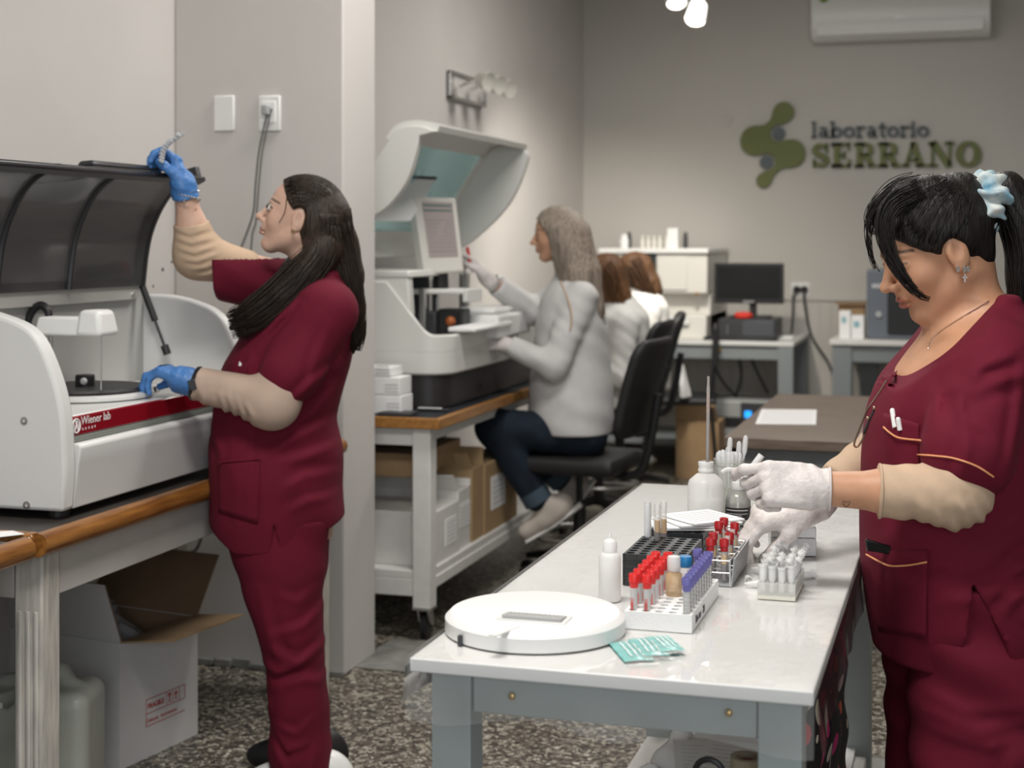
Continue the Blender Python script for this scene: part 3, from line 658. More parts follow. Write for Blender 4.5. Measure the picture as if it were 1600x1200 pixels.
b = MB(); b.box(AF-.03, AF-.007, AY0+.047, AY1-.002, .948, .961); b.build('silver_strip', mat('strip_grey_green', (.24, .26, .23), .35), an, bevel=.002)
b = MB(); b.prism([(AF-.03, .947), (AF+.004, .946), (AF+.012, .937), (AF+.004, .90), (AF-.008, .80), (AF-.03, .80)], XZ, AY0+.047, AY1-.002); b.build('front_panel', m_anw, an, bevel=.004)
for x in (AF-.06, AB+.06):
    for y in (AY0+.07, AY1-.05):
        b = MB(); b.cyl((x, y, BZ), (x, y, .80), .025); b.build('foot', m_black, an)
# lettering on the stripe
q0 = on_x(126, 664, AF-.006); m_wht = mat('white_print', (.8, .78, .77), .5)
letters('lettering', 'Wiener lab', .027, on_x(126.5, 664, AF-.0062), (0, 1, 0), (0, 0, 1), m_wht, stripe, .0004, label='white lettering Wiener lab')
letters('lettering', 'G R O U P', .0085, on_x(128, 672.5, AF-.0062), (0, 1, 0), (0, 0, 1), m_wht, stripe, .0004, spacing=1.5, label='small white lettering GROUP')
c = on_x(119, 665.5, AF-.0062); b = MB()
ring = [(c.x+.0006, c.y+.0155*math.cos(a), c.z+.0155*math.sin(a)) for a in [2*math.pi*k/24 for k in range(24)]]; b.tube(ring, .0018, 6, True)
zz = [(-.012, .008), (-.006, -.012), (0, .010), (.006, -.012), (.012, .008)]; b.tube([(c.x+.0006, c.y+u, c.z+v) for u, v in zz], .0018, 6)
b.tube([(c.x+.0006, c.y+u*.75, c.z+v) for u, v in [(-.005, .012), (0, -.004), (.005, .012)]], .0016, 6); b.build('logo', m_wht, stripe)
# carousel and its collar
q = on_z(133, 603, 1.036)
cc = Vector((q.x, q.y, 1.008))
b = MB(); b.lathe(cc, [(.158, 0), (.168, .005), (.168, .012), (.160, .016), (.150, .017)], 48); b.build('carousel_collar', m_anw, an, smooth=True)
b = MB(); b.lathe(cc, [(.12, .017), (.148, .019), (.151, .023), (.148, .028), (.0, .029)], 48); dk_ = b.build('carousel_disc', mat('carousel_black', (.018, .018, .018), .42, bump=.2, bscale=300), an, smooth=True)
b = MB(); b.lathe(cc, [(.024, .028), (.024, .053), (.022, .056), (.0, .056)], 24); b.build('hub', m_black, dk_, smooth=True)
b = MB(); b.sphere(cc+Vector((.010, -.0225, .042)), .009); b.build('button', m_plastic, dk_, smooth=True)
q = on_z(233, 606, 1.02); b = MB(); b.box(q.x-.03, q.x+.02, q.y-.03, q.y+.03, 1.008, 1.032); b.build('sensor_block', m_anw, an, bevel=.008)
b = MB(); b.cyl((q.x+.021, q.y-.008, 1.012), (q.x+.021, q.y-.008, 1.024), .004); b.build('sensor_slot', m_black, an)
# robot arm on its posts
ry = 3.2
a0, a1 = on_y(62, 508, ry), on_y(170, 508, ry); a2 = on_y(128, 508, ry)
zt, zb_ = on_y(110, 495, ry).z, on_y(110, 524, ry).z
b = MB(); b.hexa([(a0.x, ry-.03, zb_), (a2.x+.02, ry-.03, zb_), (a2.x+.02, ry+.05, zb_), (a0.x, ry+.05, zb_)], [(a0.x+.008, ry-.022, zt), (a2.x+.02, ry-.022, zt), (a2.x+.02, ry+.042, zt), (a0.x+.008, ry+.042, zt)]); arm = b.build('robot_arm', m_plastic, an, bevel=.008, seg=3)
b = MB(); b.hexa([(a2.x, ry-.036, zb_), (a1.x, ry-.036, zb_), (a1.x, ry+.056, zb_), (a2.x, ry+.056, zb_)], [(a2.x+.006, ry-.026, zt+.018), (a1.x-.012, ry-.026, zt+.018), (a1.x-.012, ry+.046, zt+.018), (a2.x+.006, ry+.046, zt+.018)]); b.build('arm_cap', m_plastic, arm, bevel=.012, seg=3)
for px in (75, 80):
    q = on_y(px, 540, ry); b = MB(); b.cyl((q.x, ry, 1.008), (q.x, ry, zb_), .0045, n=8); b.build('post', m_steel, arm)
q = on_y(158, 540, ry); b = MB(); b.cyl((q.x, ry, 1.04), (q.x, ry, zb_), .002, n=8); b.build('probe', m_steel, arm)
hose = bez([on_y(45, 533, ry+.03), on_y(44, 502, ry+.03), on_y(52, 484, ry+.03), on_y(64, 477, ry+.03), on_y(74, 484, ry+.03), on_y(77, 496, ry+.03)], 40)
b = MB(); b.tube(hose, [.011 if k % 2 else .0085 for k in range(len(hose))], 10); b.build('corrugated_hose', m_black, arm, smooth='all')
# hinge plate, hood, ribs, gas strut
b = MB(); b.box(-2.215, -2.195, AY0+.02, 3.70, 1.236, 1.296); b.prism([(3.70, 1.236), (3.725, 1.25), (3.725, 1.28), (3.70, 1.296)], lambda u, v, d: (d, u, v), -2.215, -2.195); hp = b.build('hinge_plate', mat('brushed_plate', (.50, .50, .47), .4, metal=.3), an, bevel=.002)
for z in (1.25, 1.28): b = MB(); b.cyl((-2.196, 3.69, z), (-2.190, 3.69, z), .006, n=10); b.build('screw', m_steel, hp)
hy = 3.73; hp_px = [(224, 446), (229, 400), (236, 365), (250, 330), (268, 303), (290, 285), (312, 277)]
hood = [(p.x, p.z) for p in [on_y(x, y, hy) for x, y in hp_px]]
HP = [(v[0], v[1]) for v in bez([(a, c, 0) for a, c in hood], 30)]
lift = lambda y: .0
b = MB(); b.strip(HP, lambda u, v, d: (u, d, v), 2.55, hy, .005); hd = b.build('hood', m_smoke, an, smooth=True)
m_rim = mat('hood_rim', (.022, .022, .025), .35)
b = MB(); b.strip(HP, lambda u, v, d: (u, d, v), hy-.012, hy+.012, .03); b.build('hood_rim', m_rim, hd, smooth=True)
for y in (3.06, 3.36):
    b = MB(); b.tube([(u+.004, y, v) for u, v in HP], .007, 6); b.build('rib', m_rim, hd, smooth=True)
tip = HP[-1]; b = MB(); b.prism([(tip[0]-.03, tip[1]-.002), (tip[0]+.012, tip[1]+.002), (tip[0]+.014, tip[1]-.01), (tip[0]-.01, tip[1]-.022)], lambda u, v, d: (u, d, v), 2.55, hy+.012); b.build('front_lip', m_rim, hd, bevel=.004)
b = MB(); b.prism([(tip[0]-.06, tip[1]+.006), (tip[0]-.005, tip[1]+.008), (tip[0]-.015, tip[1]+.022), (tip[0]-.05, tip[1]+.020)], lambda u, v, d: (u, d, v), 3.22, 3.55); b.build('handle_ridge', m_rim, hd, bevel=.005)
s0, s1 = on_y(222, 446, 3.74), on_y(259, 546, 3.74); sm_ = s0.lerp(s1, .55)
b = MB(); b.cyl(s0, sm_, .0095); st_ = b.build('gas_strut', m_black, an, smooth=True)
b = MB(); b.cyl(sm_, s1, .004); b.build('piston_rod', m_dark, st_, smooth=True)
b = MB(); b.cyl(s1-(s1-s0).normalized()*.012, s1+(s1-s0).normalized()*.014, .011); b.build('strut_end', m_black, st_, smooth=True)
# dark torch-like tool hanging behind the hood on the wall
q = on_x(130, 432, XL+.04); b = MB(); b.cyl(q, q+Vector((0, .18, .01)), .028); tq = b.build('body', m_black, tt := thing('hand_torch', 'black and orange torch seen dimly through the smoked hood', 'torch', q), smooth=True)
b = MB(); b.cyl(q+Vector((0, .18, .01)), q+Vector((0, .21, .012)), .032); b.build('ring', mat('orange_plastic', (.5, .07, .01), .5), tt, smooth=True)
b = MB(); b.box(XL, XL+.015, q.y-.16, q.y-.03, q.z-.06, q.z+.07); tag(b.build('socket_plate', m_plastic, origin=q, bevel=.004), 'white wall socket dimly seen through the smoked hood', 'socket')
# ------------------------------------------------------------------ pillar fittings
PF = 4.50
def plate(px0, px1, py0, py1, th=.012): a, c = on_y(px0, py0, PF), on_y(px1, py1, PF); b = MB(); b.box(a.x, c.x, PF-th, PF, c.z, a.z); return b, a, c
b, a, c = plate(336, 368, 150, 205); bp_ = thing('blank_plate', 'blank white switch plate on the pillar', 'plate', ((a.x+c.x)/2, PF, c.z)); b.build('plate', m_plastic, bp_, bevel=.005)
b, a, c = plate(406, 440, 150, 205); t = thing('pillar_socket', 'white socket plate with plugged-in cable on the pillar', 'socket', ((a.x+c.x)/2, PF, c.z)); b.build('plate', m_plastic, t, bevel=.005)
q = on_y(423, 176, PF); b = MB(); b.box(q.x-.024, q.x+.024, PF-.016, PF-.011, q.z-.034, q.z+.036); b.build('insert', m_paper, t, bevel=.002)
b = MB(); b.box(q.x-.014, q.x+.008, PF-.045, PF-.015, q.z-.01, q.z+.022); b.build('plug', mat('plug_grey', (.35, .36, .36), .5), t, bevel=.004)
q2 = [on_y(x, y, PF-.02) for x, y in ((419, 170), (412, 200), (404, 240), (399, 290), (396, 330))]
b = MB(); b.tube(bez(q2+[on_y(386, 362, PF-.02), on_y(373, 395, PF-.02)]), .0032); tag(b.build('power_cable', m_gcable, origin=q2[0]), 'grey cable hanging from pillar socket, the branch bending left', 'cable')
b = MB(); b.tube(bez([v+Vector((.012, 0, 0)) for v in q2]+[on_y(399, 350, PF-.02), on_y(392, 392, PF-.02), on_y(392, 600, PF-.02)]), .003); tag(b.build('power_cable', m_gcable, origin=q2[0]), 'grey cable hanging from pillar socket, the straighter branch', 'cable')
b = MB(); pts = [on_y(x, y, PF-.05) for x, y in ((312, 796), (316, 830), (308, 856), (296, 863), (283, 858))]; b.tube(bez(pts), .006); tag(b.build('cable_loop', m_gcable, origin=pts[0]), 'grey cable loop hanging under the bench beside pillar', 'cable')
b = MB(); pts = [on_x(x, y, XL+.03) for x, y in ((212, 830), (190, 870), (165, 915), (150, 960))]; b.tube(bez(pts), .008); tag(b.build('power_cable', m_cable, origin=pts[0]), 'dark cable slanting down the wall under the analyser bench', 'cable')
for k, (px, py, r) in enumerate(((254, 421, .006), (268, 409, .004), (239, 447, .004))):
    q = on_x(px, py, XL); b = MB(); b.lathe(q, [(r, 0), (r, .002), (.0, .004)], 8, (1, 0, 0)); tag(b.build('screw_hole', m_dark, origin=q), ['largest dark screw hole in the wall above far end of analyser', 'small screw hole in the wall right of the largest one', 'lowest small screw hole in the wall by analyser'][k], 'hole')
# ------------------------------------------------------------------ white carton with open flaps under the bench
m_cardin = mat('cardboard_inside', (.20, .125, .068), .9, var=.1, vscale=12)
m_boxw = mat('white_carton', (.60, .585, .575), .7, var=.04, vscale=9)
f0, f1 = on_z(187, 1204, 0), on_z(309, 1147, 0)          # bottom edge of the printed side
ux = Vector((f1.x-f0.x, f1.y-f0.y, 0)); Wd = ux.length; ux.normalize(); uy = Vector((-ux.y, ux.x, 0)); H = .335; Dp = .40
bx = thing('open_carton', 'open white cardboard carton with brown flaps under the bench', 'carton', f0+ux*Wd/2+uy*Dp/2)
BXM = lambda u, v, z: f0+ux*u+uy*v+Vector((0, 0, z))
def slab(u0, u1, v0, v1, z0, z1, name, mm, parent=bx):
    b = MB(); b.hexa([BXM(u0, v0, z0), BXM(u1, v0, z0), BXM(u1, v1, z0), BXM(u0, v1, z0)], [BXM(u0, v0, z1), BXM(u1, v0, z1), BXM(u1, v1, z1), BXM(u0, v1, z1)]); return b.build(name, mm, parent)
t_ = .006
fs_ = slab(0, Wd, 0, t_, 0, H, 'side', m_boxw); slab(0, t_, t_, Dp, 0, H, 'side', m_boxw); slab(Wd-t_, Wd, t_, Dp, 0, H, 'side', m_boxw); slab(0, Wd, Dp-t_, Dp, 0, H, 'side', m_boxw)
slab(t_, Wd-t_, t_, Dp-t_, .002, .01, 'bottom', m_cardin)
for a_ in ((t_, Wd-t_, t_, t_+.002), (t_, t_+.002, t_, Dp-t_), (Wd-t_-.002, Wd-t_, t_, Dp-t_), (t_, Wd-t_, Dp-t_-.002, Dp-t_)): slab(*a_, .01, H-.001, 'inner_face', m_cardin)
for (u0, v0, u1, v1, nx_, ny_, nz_, ln) in ((0, 0, Wd, 0, 0, -.80, .10, .17), (t_, Dp, t_, 0, -.30, 0, .95, .17), (Wd, 0, Wd, Dp, .62, 0, .80, .19), (Wd, Dp, 0, Dp, 0, .42, .92, .20)):
    d_ = (ux*nx_+uy*ny_+Vector((0, 0, nz_))).normalized()*ln; a_, c_ = BXM(u0, v0, H), BXM(u1, v1, H); inn = Vector((0, 0, .005)) if abs(nz_) < .5 else (ux*(-nx_)+uy*(-ny_)).normalized()*.005
    e_ = (c_-a_).normalized()*.012; front = ny_ < 0
    b = MB(); b.cur = 0; b.add([a_, c_, c_-e_+d_, a_+e_+d_, a_+inn, c_+inn, c_-e_+d_+inn, a_+e_+d_+inn], [(4, 5, 6, 7), (0, 1, 5, 4), (1, 2, 6, 5), (2, 3, 7, 6), (3, 0, 4, 7)]); b.cur = 1; b.add([a_, c_, c_-e_+d_, a_+e_+d_], [(0, 3, 2, 1)])
    b.build('flap', [m_card if front else m_cardin, m_boxw], bx)
# red print on the side
m_redp = mat('red_print', (.42, .06, .045), .7)
nf = -uy
def on_side(u, z, k=.0008): return BXM(u, -k, z)
u0, z0 = Wd*.32, .085
b = MB()
def bar(u0, z0, u1, z1, w_=.002): b.tube([on_side(u0, z0), on_side(u1, z1)], w_/2, 4)
W2 = Wd*.50
for z in (z0, z0+.072): bar(u0, z, u0+W2, z)
bar(u0, z0, u0, z0+.072); bar(u0+W2, z0+.034, u0+W2, z0+.072); bar(u0, z0+.034, u0+W2, z0+.034)
for k in range(3): x = u0+W2*(.52+.165*k); bar(x, z0+.036, x, z0+.070, .0015)
xg = u0+W2*.60; b.prism([(-.008, .012), (.008, .012), (.002, 0), (.002, -.01), (.006, -.013), (-.006, -.013), (-.002, -.01), (-.002, 0)], lambda u, v, d: BXM(xg+u, -d, z0+.054+v), .0005, .0012)
xg2 = u0+W2*.765; b.prism([(0, .012), (.009, .002), (.002, .002), (.002, -.012), (-.002, -.012), (-.002, .002), (-.009, .002)], lambda u, v, d: BXM(xg2+u, -d, z0+.054+v), .0005, .0012)
b.build('print_frame', m_redp, fs_)
letters('lettering', 'FRAGILE', .0185, on_side(u0+.006, z0+.046, .0004), ux, (0, 0, 1), m_redp, fs_, .0004, offset=.0006, label='red lettering FRAGILE')
letters('lettering', 'Delicate  Instruments', .0145, on_side(u0+.004, z0+.009, .0004), ux, (0, 0, 1), m_redp, fs_, .0004, label='red lettering under the FRAGILE mark')
# bubble wrap poking out
def wrapf(p):
    q = p
    d = ell((.0, -.03, .27), (.13, .11, .09))(p); d = smin(d, cap((-.05, .02, .29), (.0, .0, .36), .06, .035)(p), .04)
    return d+.012*np.sin(p[:, 0]*95+3*np.sin(p[:, 2]*40))*np.sin(p[:, 1]*80+p[:, 2]*70)
wp = blob('bubble_wrap', wrapf, [((-.2, -.2, .14), (.2, .2, .46), .008)], thin('cloudy_film', (.60, .60, .60), .38, .2, .9), None, loc_offset=bx.location); wp.location = bx.location; tag(wp, 'crumpled clear bubble wrap inside the open white carton', 'wrap')
# jerrycan under the bench
q = on_z(60, 1250, 0); jc = thing('jerrycan', 'translucent plastic jerrycan with white labels under the bench', 'jerrycan', (0, 0, 0))
jx0, jx1 = P(-45, 1100, 3.62), P(134, 1100, 3.62); jr = (jx1-jx0); jw = jr.length; jr.normalize(); jd = Vector((-jr.y, jr.x, 0)); J0 = Vector((jx0.x, jx0.y, 0)); jc.location = J0+jr*jw/2+jd*.1
JH = P(100, 1062, 3.62).z
Mj = np.array([tuple(jr), tuple(jd), (0, 0, 1)]).T
def jcan(p):
    d = rbox((0, 0, JH*.5-.02), (jw/2, .1, JH*.5-.02), .035, Mj)(p)
    hl = union([cap(tuple(jr*(-jw*.33)+Vector((0, 0, JH-.03))), tuple(jr*(jw*.16)+Vector((0, 0, JH-.008))), .016), cap(tuple(jr*(jw*.16)+Vector((0, 0, JH-.008))), tuple(jr*(jw*.34)+Vector((0, 0, JH-.06))), .02)], .03)
    d = smin(d, hl(p), .02)
    return smax(d, -cap(tuple(jr*(-jw*.2)+Vector((0, -.2, JH-.055))), tuple(jr*(jw*.12)+Vector((0, .2, JH-.055))), .016)(p), .01)
jb = blob('can_body', jcan, [((-.2, -.2, 0.002), (.2, .2, JH+.06), .006)], thin('milky_plastic', (.66, .68, .62), .62, .25, .5), jc)
b = MB(); cI = jc.location; b.hexa([cI+jr*a+jd*c for a, c in ((-jw/2+.008, -.092), (jw/2-.008, -.092), (jw/2-.008, .092), (-jw/2+.008, .092))], [cI+jr*a+jd*c+Vector((0, 0, JH*.48)) for a, c in ((-jw/2+.008, -.092), (jw/2-.008, -.092), (jw/2-.008, .092), (-jw/2+.008, .092))]); b.build('liquid', mat('pale_liquid', (.42, .46, .33), .3), jc, bevel=.02)
for k, (u, z, hh) in enumerate(((.03, JH-.055, .014), (.015, JH-.085, .018))):
    o = cI+jr*(-jw/2+u)+jd*(-.1015); b = MB(); b.hexa([o+Vector((0, 0, z-hh)), o+jr*.045+Vector((0, 0, z-hh)), o+jr*.045+jd*.001+Vector((0, 0, z-hh)), o+jd*.001+Vector((0, 0, z-hh))], [o+Vector((0, 0, z)), o+jr*.045+Vector((0, 0, z)), o+jr*.045+jd*.001+Vector((0, 0, z)), o+jd*.001+Vector((0, 0, z))]); lb = b.build('sticker', m_paper, jc)
    b = MB(); o2 = o-jd*.0008; b.tube([o2+jr*.008+Vector((0, 0, z-hh*.55)), o2+jr*.036+Vector((0, 0, z-hh*.55))], .0018, 4); b.build('print', m_black, lb)
# ================================================================== second bench on castors with the large analyser
B2X, B2Y0, B2Y1 = -1.745, 4.94, 6.95
m_trimw = wood_mat('bench_edge_wood', (.42, .20, .05), (.25, .10, .02), (14, 1.2, 14), .35, 6)
m_navy = mat('bench_top_navy', (.020, .024, .030), .35)
t = thing('castor_bench', 'long white bench on castors with dark top and orange wooden edge', 'bench', (-2.1, 6.2, 0))
b = MB(); b.box(XL+.03, B2X-.022, B2Y0+.022, B2Y1, BZ-.034, BZ); b.build('worktop', m_navy, t)
b = MB(); b.box(B2X-.022, B2X, B2Y0, B2Y1, BZ-.036, BZ+.002); b.build('edge_strip', m_trimw, t, bevel=.003)
b = MB(); b.box(XL+.03, B2X-.022, B2Y0, B2Y0+.022, BZ-.036, BZ+.002); b.build('edge_strip', m_trimw, t, bevel=.003)
b = MB(); b.box(XL+.1, B2X-.11, B2Y0+.04, B2Y0+.065, BZ-.10, BZ-.036); b.box(B2X-.075, B2X-.055, B2Y0+.1, B2Y1-.1, BZ-.085, BZ-.036); b.build('apron', m_white, t, bevel=.003)
SHZ = .245
b = MB(); b.box(XL+.05, B2X-.05, B2Y0+.03, B2Y1-.05, SHZ-.03, SHZ); b.build('shelf', m_white, t, bevel=.003)
b = MB(); b.box(B2X-.075, B2X-.045, B2Y0+.06, B2Y1-.06, SHZ-.07, SHZ-.03); b.box(XL+.1, B2X-.08, B2Y0+.03, B2Y0+.06, SHZ-.09, SHZ-.03); b.build('shelf_rail', m_white, t, bevel=.003)
for x in (B2X-.075, XL+.09):
    for y in (B2Y0+.06, B2Y1-.06):
        b = MB(); leg_box(b, x, y, .066, .115, BZ-.036); lg = b.build('leg', m_white, t, bevel=.003)
        b = MB(); b.box(x-.034, x+.034, y-.034, y+.034, .108, .116); b.prism([(-.02, .108), (.025, .108), (.04, .05), (.03, .04), (.0, .06)], lambda u, v, d: (x+d, y+u, v), -.022, -.016); b.prism([(-.02, .108), (.025, .108), (.04, .05), (.03, .04), (.0, .06)], lambda u, v, d: (x+d, y+u, v), .016, .022); b.build('castor_fork', m_steel, lg)
        b = MB(); b.lathe((x-.014, y+.02, .047), [(.03, 0), (.047, .004), (.047, .024), (.03, .028)], 20, (1, 0, 0)); b.build('castor_wheel', m_black, lg, smooth=True)
# cartons on the shelf
def carton(lab, x0, x1, y0, y1, z0, z1, mm, label_at=None, open_=0, lid=None):
    k = thing('shelf_carton', lab, 'carton', ((x0+x1)/2, (y0+y1)/2, z0), group='cartons under the castor bench')
    b = MB(); b.box(x0, x1, y0, y1, z0, z1); b.build('body', mm, k, bevel=.004)
    if label_at: f0_, f1_, g0, g1 = label_at; b = MB(); b.box(x1, x1+.002, y0+(y1-y0)*f0_, y0+(y1-y0)*f1_, z0+(z1-z0)*g0, z0+(z1-z0)*g1); lb = b.build('label_sheet', m_paper, k); b = MB(); [b.box(x1+.002, x1+.0025, y0+(y1-y0)*(f0_+.06), y0+(y1-y0)*(f1_-.06), z0+(z1-z0)*(g0+(g1-g0)*(.15+.16*i)), z0+(z1-z0)*(g0+(g1-g0)*(.19+.16*i))) for i in range(5)]; b.build('print', mat('print_grey', (.5, .5, .5), .8), lb)
    if open_:
        for s, y in ((-1, y0), (1, y1)):
            b = MB(); b.hexa([(x0, y, z1), (x1, y, z1), (x1, y-.004*s, z1), (x0, y-.004*s, z1)], [(x0+.01, y+s*.09*open_, z1+.06), (x1-.01, y+s*.09*open_, z1+.06), (x1-.01, y+s*.09*open_-.004*s, z1+.063), (x0+.01, y+s*.09*open_-.004*s, z1+.063)]); b.build('flap', mm, k)
    if lid: b = MB(); b.box(x0-.006, x1+.006, y0-.006, y1+.006, z1-.05, z1+.003); b.build('lid', lid, k, bevel=.003)
    return k
m_card2 = mat('cardboard_tan', (.40, .27, .14), .85, var=.1, vscale=10)
fx = B2X-.06
def ys(px): return on_x(px, 830, fx).y
zt_ = on_x(690, 795, fx).z
carton('white archive carton on lower shelf, nearest the white leg', fx-.36, fx, B2Y0+.10, ys(719)-.005, SHZ, zt_, m_white, (.45, .85, .25, .75), 0)
carton('white open carton with label on lower shelf, second from white leg', fx-.38, fx-.008, ys(719)+.005, ys(738), SHZ, zt_+.03, m_white, (.05, .95, .35, .75), .4)
carton('tan cardboard carton on lower shelf, third from white leg', fx-.38, fx-.004, ys(738)+.01, ys(757)-.005, SHZ, zt_+.09, m_card2, None, .35)
carton('tan cardboard carton with white label sheet, farthest on lower shelf', fx-.40, fx, ys(757)+.005, ys(808), SHZ, zt_+.085, m_card2, (.18, .60, .30, .78), 0)
carton('dark brown flat carton lying on top of the shelf cartons', fx-.40, fx-.07, B2Y0+.14, B2Y0+.62, zt_+.115, zt_+.20, m_card, None, 0)
# ------------------------------------------------------------------ large analyser
AX, A0, A1 = -1.825, 5.22, 6.60
ZB, ZR = .905, 1.045
m_lw = mat('large_analyser_white', (.68, .675, .64), .35)
la = thing('large_analyser', 'large white analyser with lifted curved lid and cyan window', 'analyser', (-2.1, 5.9, BZ))
def rr(x0, x1, y0, y1, rad, n=6):                        # plan outline with one rounded front corner at each end
    p = [(x0, y0)]+[(x1-rad+rad*math.sin(R(90*k/n)), y0+rad-rad*math.cos(R(90*k/n))) for k in range(n+1)]+[(x1-rad+rad*math.cos(R(90*k/n)), y1-rad+rad*math.sin(R(90*k/n))) for k in range(n+1)]+[(x0, y1)]
    return p
b = MB(); b.prism(rr(-2.46, AX, A0, A1, .10), lambda u, v, d: (u, v, d), BZ+.004, ZB); lb_ = b.build('dark_base', mat('base_charcoal', (.022, .020, .020), .45), la, smooth=True, bevel=.004)
letters('lettering', 'CM', .05, on_x(745, 612, AX+.001), (0, 1, 0), (0, 0, 1), m_black, lb_, .0005)
b = MB(); b.prism(rr(-2.46, AX+.018, A0-.012, A1+.01, .115), lambda u, v, d: (u, v, d), ZB, ZR-.05); b.build('lower_shell', m_lw, la, smooth=True, bevel=.008)
# swooping rim: high at the near tower, low along the front
def rim(u, v):
    pl = rr(-2.46, AX+.018, A0-.012, A1+.01, .115, 10); n = len(pl)-1; f_ = u*n; i = min(int(f_), n-1); w_ = f_-i
    x = pl[i][0]*(1-w_)+pl[i+1][0]*w_; y = pl[i][1]*(1-w_)+pl[i+1][1]*w_
    s = max(0, min(1, (-1.86-x)/.20)) if y < 5.6 else 0; s = s*s*(3-2*s)
    zt = ZR+.20*s
    return Vector((x, y, ZR-.055+(zt-ZR+.055)*v))
def rim_in(u, v): p = rim(u, v); c = Vector((-2.1, 5.95, p.z)); return p+(c-p).normalized()*.045
NU = 60
b = MB(); b.grid(rim, NU, 4); b.grid(rim_in, NU, 4); b.grid(lambda u, v: rim(u, 1).lerp(rim_in(u, 1), v)+Vector((0, 0, .008*math.sin(math.pi*v))), NU, 3); b.build('swoop_rim', m_lw, la, smooth='all')
b = MB(); b.box(-2.44, AX-.05, A0+.03, A1-.03, ZR-.06, ZR-.035); b.build('deck', m_lw, la)
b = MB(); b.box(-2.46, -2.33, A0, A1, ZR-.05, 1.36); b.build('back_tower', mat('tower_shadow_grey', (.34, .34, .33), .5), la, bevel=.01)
# near tower: side wall with the shelf on top
b = MB(); b.prism([(-2.46, ZR-.05), (-1.99, ZR-.05), (-1.955, 1.13), (-1.965, 1.285), (-2.46, 1.285)], XZ, A0, A0+.05); b.build('near_wall', m_lw, la, bevel=.008)
b = MB(); b.hexa([(-2.46, A0-.005, 1.262), (-1.955, A0-.005, 1.262), (-1.955, A0+.34, 1.262), (-2.46, A0+.34, 1.262)], [(-2.46, A0-.005, 1.288), (-1.965, A0-.005, 1.288), (-1.965, A0+.34, 1.288), (-2.46, A0+.34, 1.288)]); b.build('tower_shelf', m_lw, la, bevel=.006)
b = MB(); b.box(-2.33, -2.0, A0+.30, A0+.33, ZR-.05, 1.262); b.box(-2.28, -2.24, A0+.12, A0+.16, ZR-.05, 1.262); b.build('inner_frame', m_dark, la)
# probes and racks on the deck
for k, (x, y, h_) in enumerate(((-2.0, 5.62, .20), (-1.95, 5.85, .22), (-2.05, 6.1, .26), (-1.99, 5.45, .17))):
    b = MB(); b.box(x-.012, x+.012, y-.012, y+.012, ZR-.035, ZR+h_); b.build('guide_post', m_steel, la, bevel=.002)
for k, (px, py, mm) in enumerate(((710, 490, m_black), (668, 494, m_dark))):
    q = P(px, py, 5.9); b = MB(); b.box(q.x-.05, q.x+.05, q.y-.05, q.y+.05, ZR-.035, q.z+.02); b.build('reagent_block', mm, la, bevel=.006)
q = P(704, 502, 5.8); b = MB(); b.sphere((q.x, q.y, q.z), .02); b.build('amber_cap', mat('amber', (.35, .09, .02), .4), la, smooth=True)
# lid: D-shaped end walls, back sheet, cyan window
LT, LH = (-1.80, 1.785), (-2.16, 1.335)
rimc = [(v[0], v[1]) for v in bez([(LT[0], LT[1], 0), (-1.788, 1.735, 0), (-1.87, 1.555, 0), (-2.03, 1.40, 0), (LH[0], LH[1], 0)], 28)]
back = [(v[0], v[1]) for v in bez([(LH[0], LH[1], 0), (-2.17, 1.41, 0), (-2.11, 1.56, 0), (-1.98, 1.755, 0), (-1.93, 1.80, 0), (-1.86, 1.805, 0), (LT[0], LT[1], 0)], 30)]
L0, L1 = 5.06, 6.22
near = [(v.x, v.z) for v in [on_y(x, y, L0) for x, y in ((655, 212), (649, 240), (634, 285), (606, 322), (575, 343))]]
nearc = [LT]+[(v[0], v[1]) for v in bez([(a, c, 0) for a, c in near], 20)]+[LH]
lid = MB(); lid.prism(nearc+back[1:-1], XZ, L0, L0+.04); lid_o = lid.build('lid', m_lw, la, smooth=True, bevel=.012, seg=3)
b = MB(); b.prism(rimc+back[1:-1], XZ, L1-.03, L1); b.build('lid_end', m_lw, lid_o, smooth=True, bevel=.008)
top = [p for p in back if p[1] > 1.735]; low = [p for p in back if p[1] < 1.45]
mid = [p for p in back if 1.44 <= p[1] <= 1.74]
b = MB(); b.strip(top, XZ, L0+.02, L1-.01, .022); b.build('lid_top', m_lw, lid_o, smooth=True)
b = MB(); b.strip(low, XZ, L0+.02, L1-.01, .022); b.build('lid_bottom', m_lw, lid_o, smooth=True)
cyp = [low[-1]]+mid+[top[0]]
b = MB(); b.strip(cyp, XZ, L0+.04, L1-.03, .012); b.build('window_pane', thin('cyan_pane', (.40, .76, .82), .20, .12, .6, .4, (.80, .97, .98)), lid_o, smooth=True)
for y in (L0+.04, L1-.09): b = MB(); b.strip(cyp, XZ, y, y+.05, -.012); b.build('window_frame', m_cream, lid_o, smooth=True)
cq = [P(582, 345, 5.62), P(642, 345, 5.78), P(681, 280, 6.02), P(622, 277, 5.86)]; nq = (cq[1]-cq[0]).cross(cq[3]-cq[0]).normalized()*.004
b = MB(); b.hexa(cq, [v-nq for v in cq]); wsh = b.build('white_panel', m_paper, lid_o, bevel=.001)
b = MB(); b.tube([cq[3]+Vector((0, 0, .004)), cq[2]+Vector((0, 0, .004))], .007, 6); b.build('clip', m_dark, wsh)
b = MB(); b.tube([(-2.16, L1-.05, 1.34), (-2.25, L1-.05, 1.22)], .02); b.build('hinge_arm', m_steel, lid_o, smooth=True)
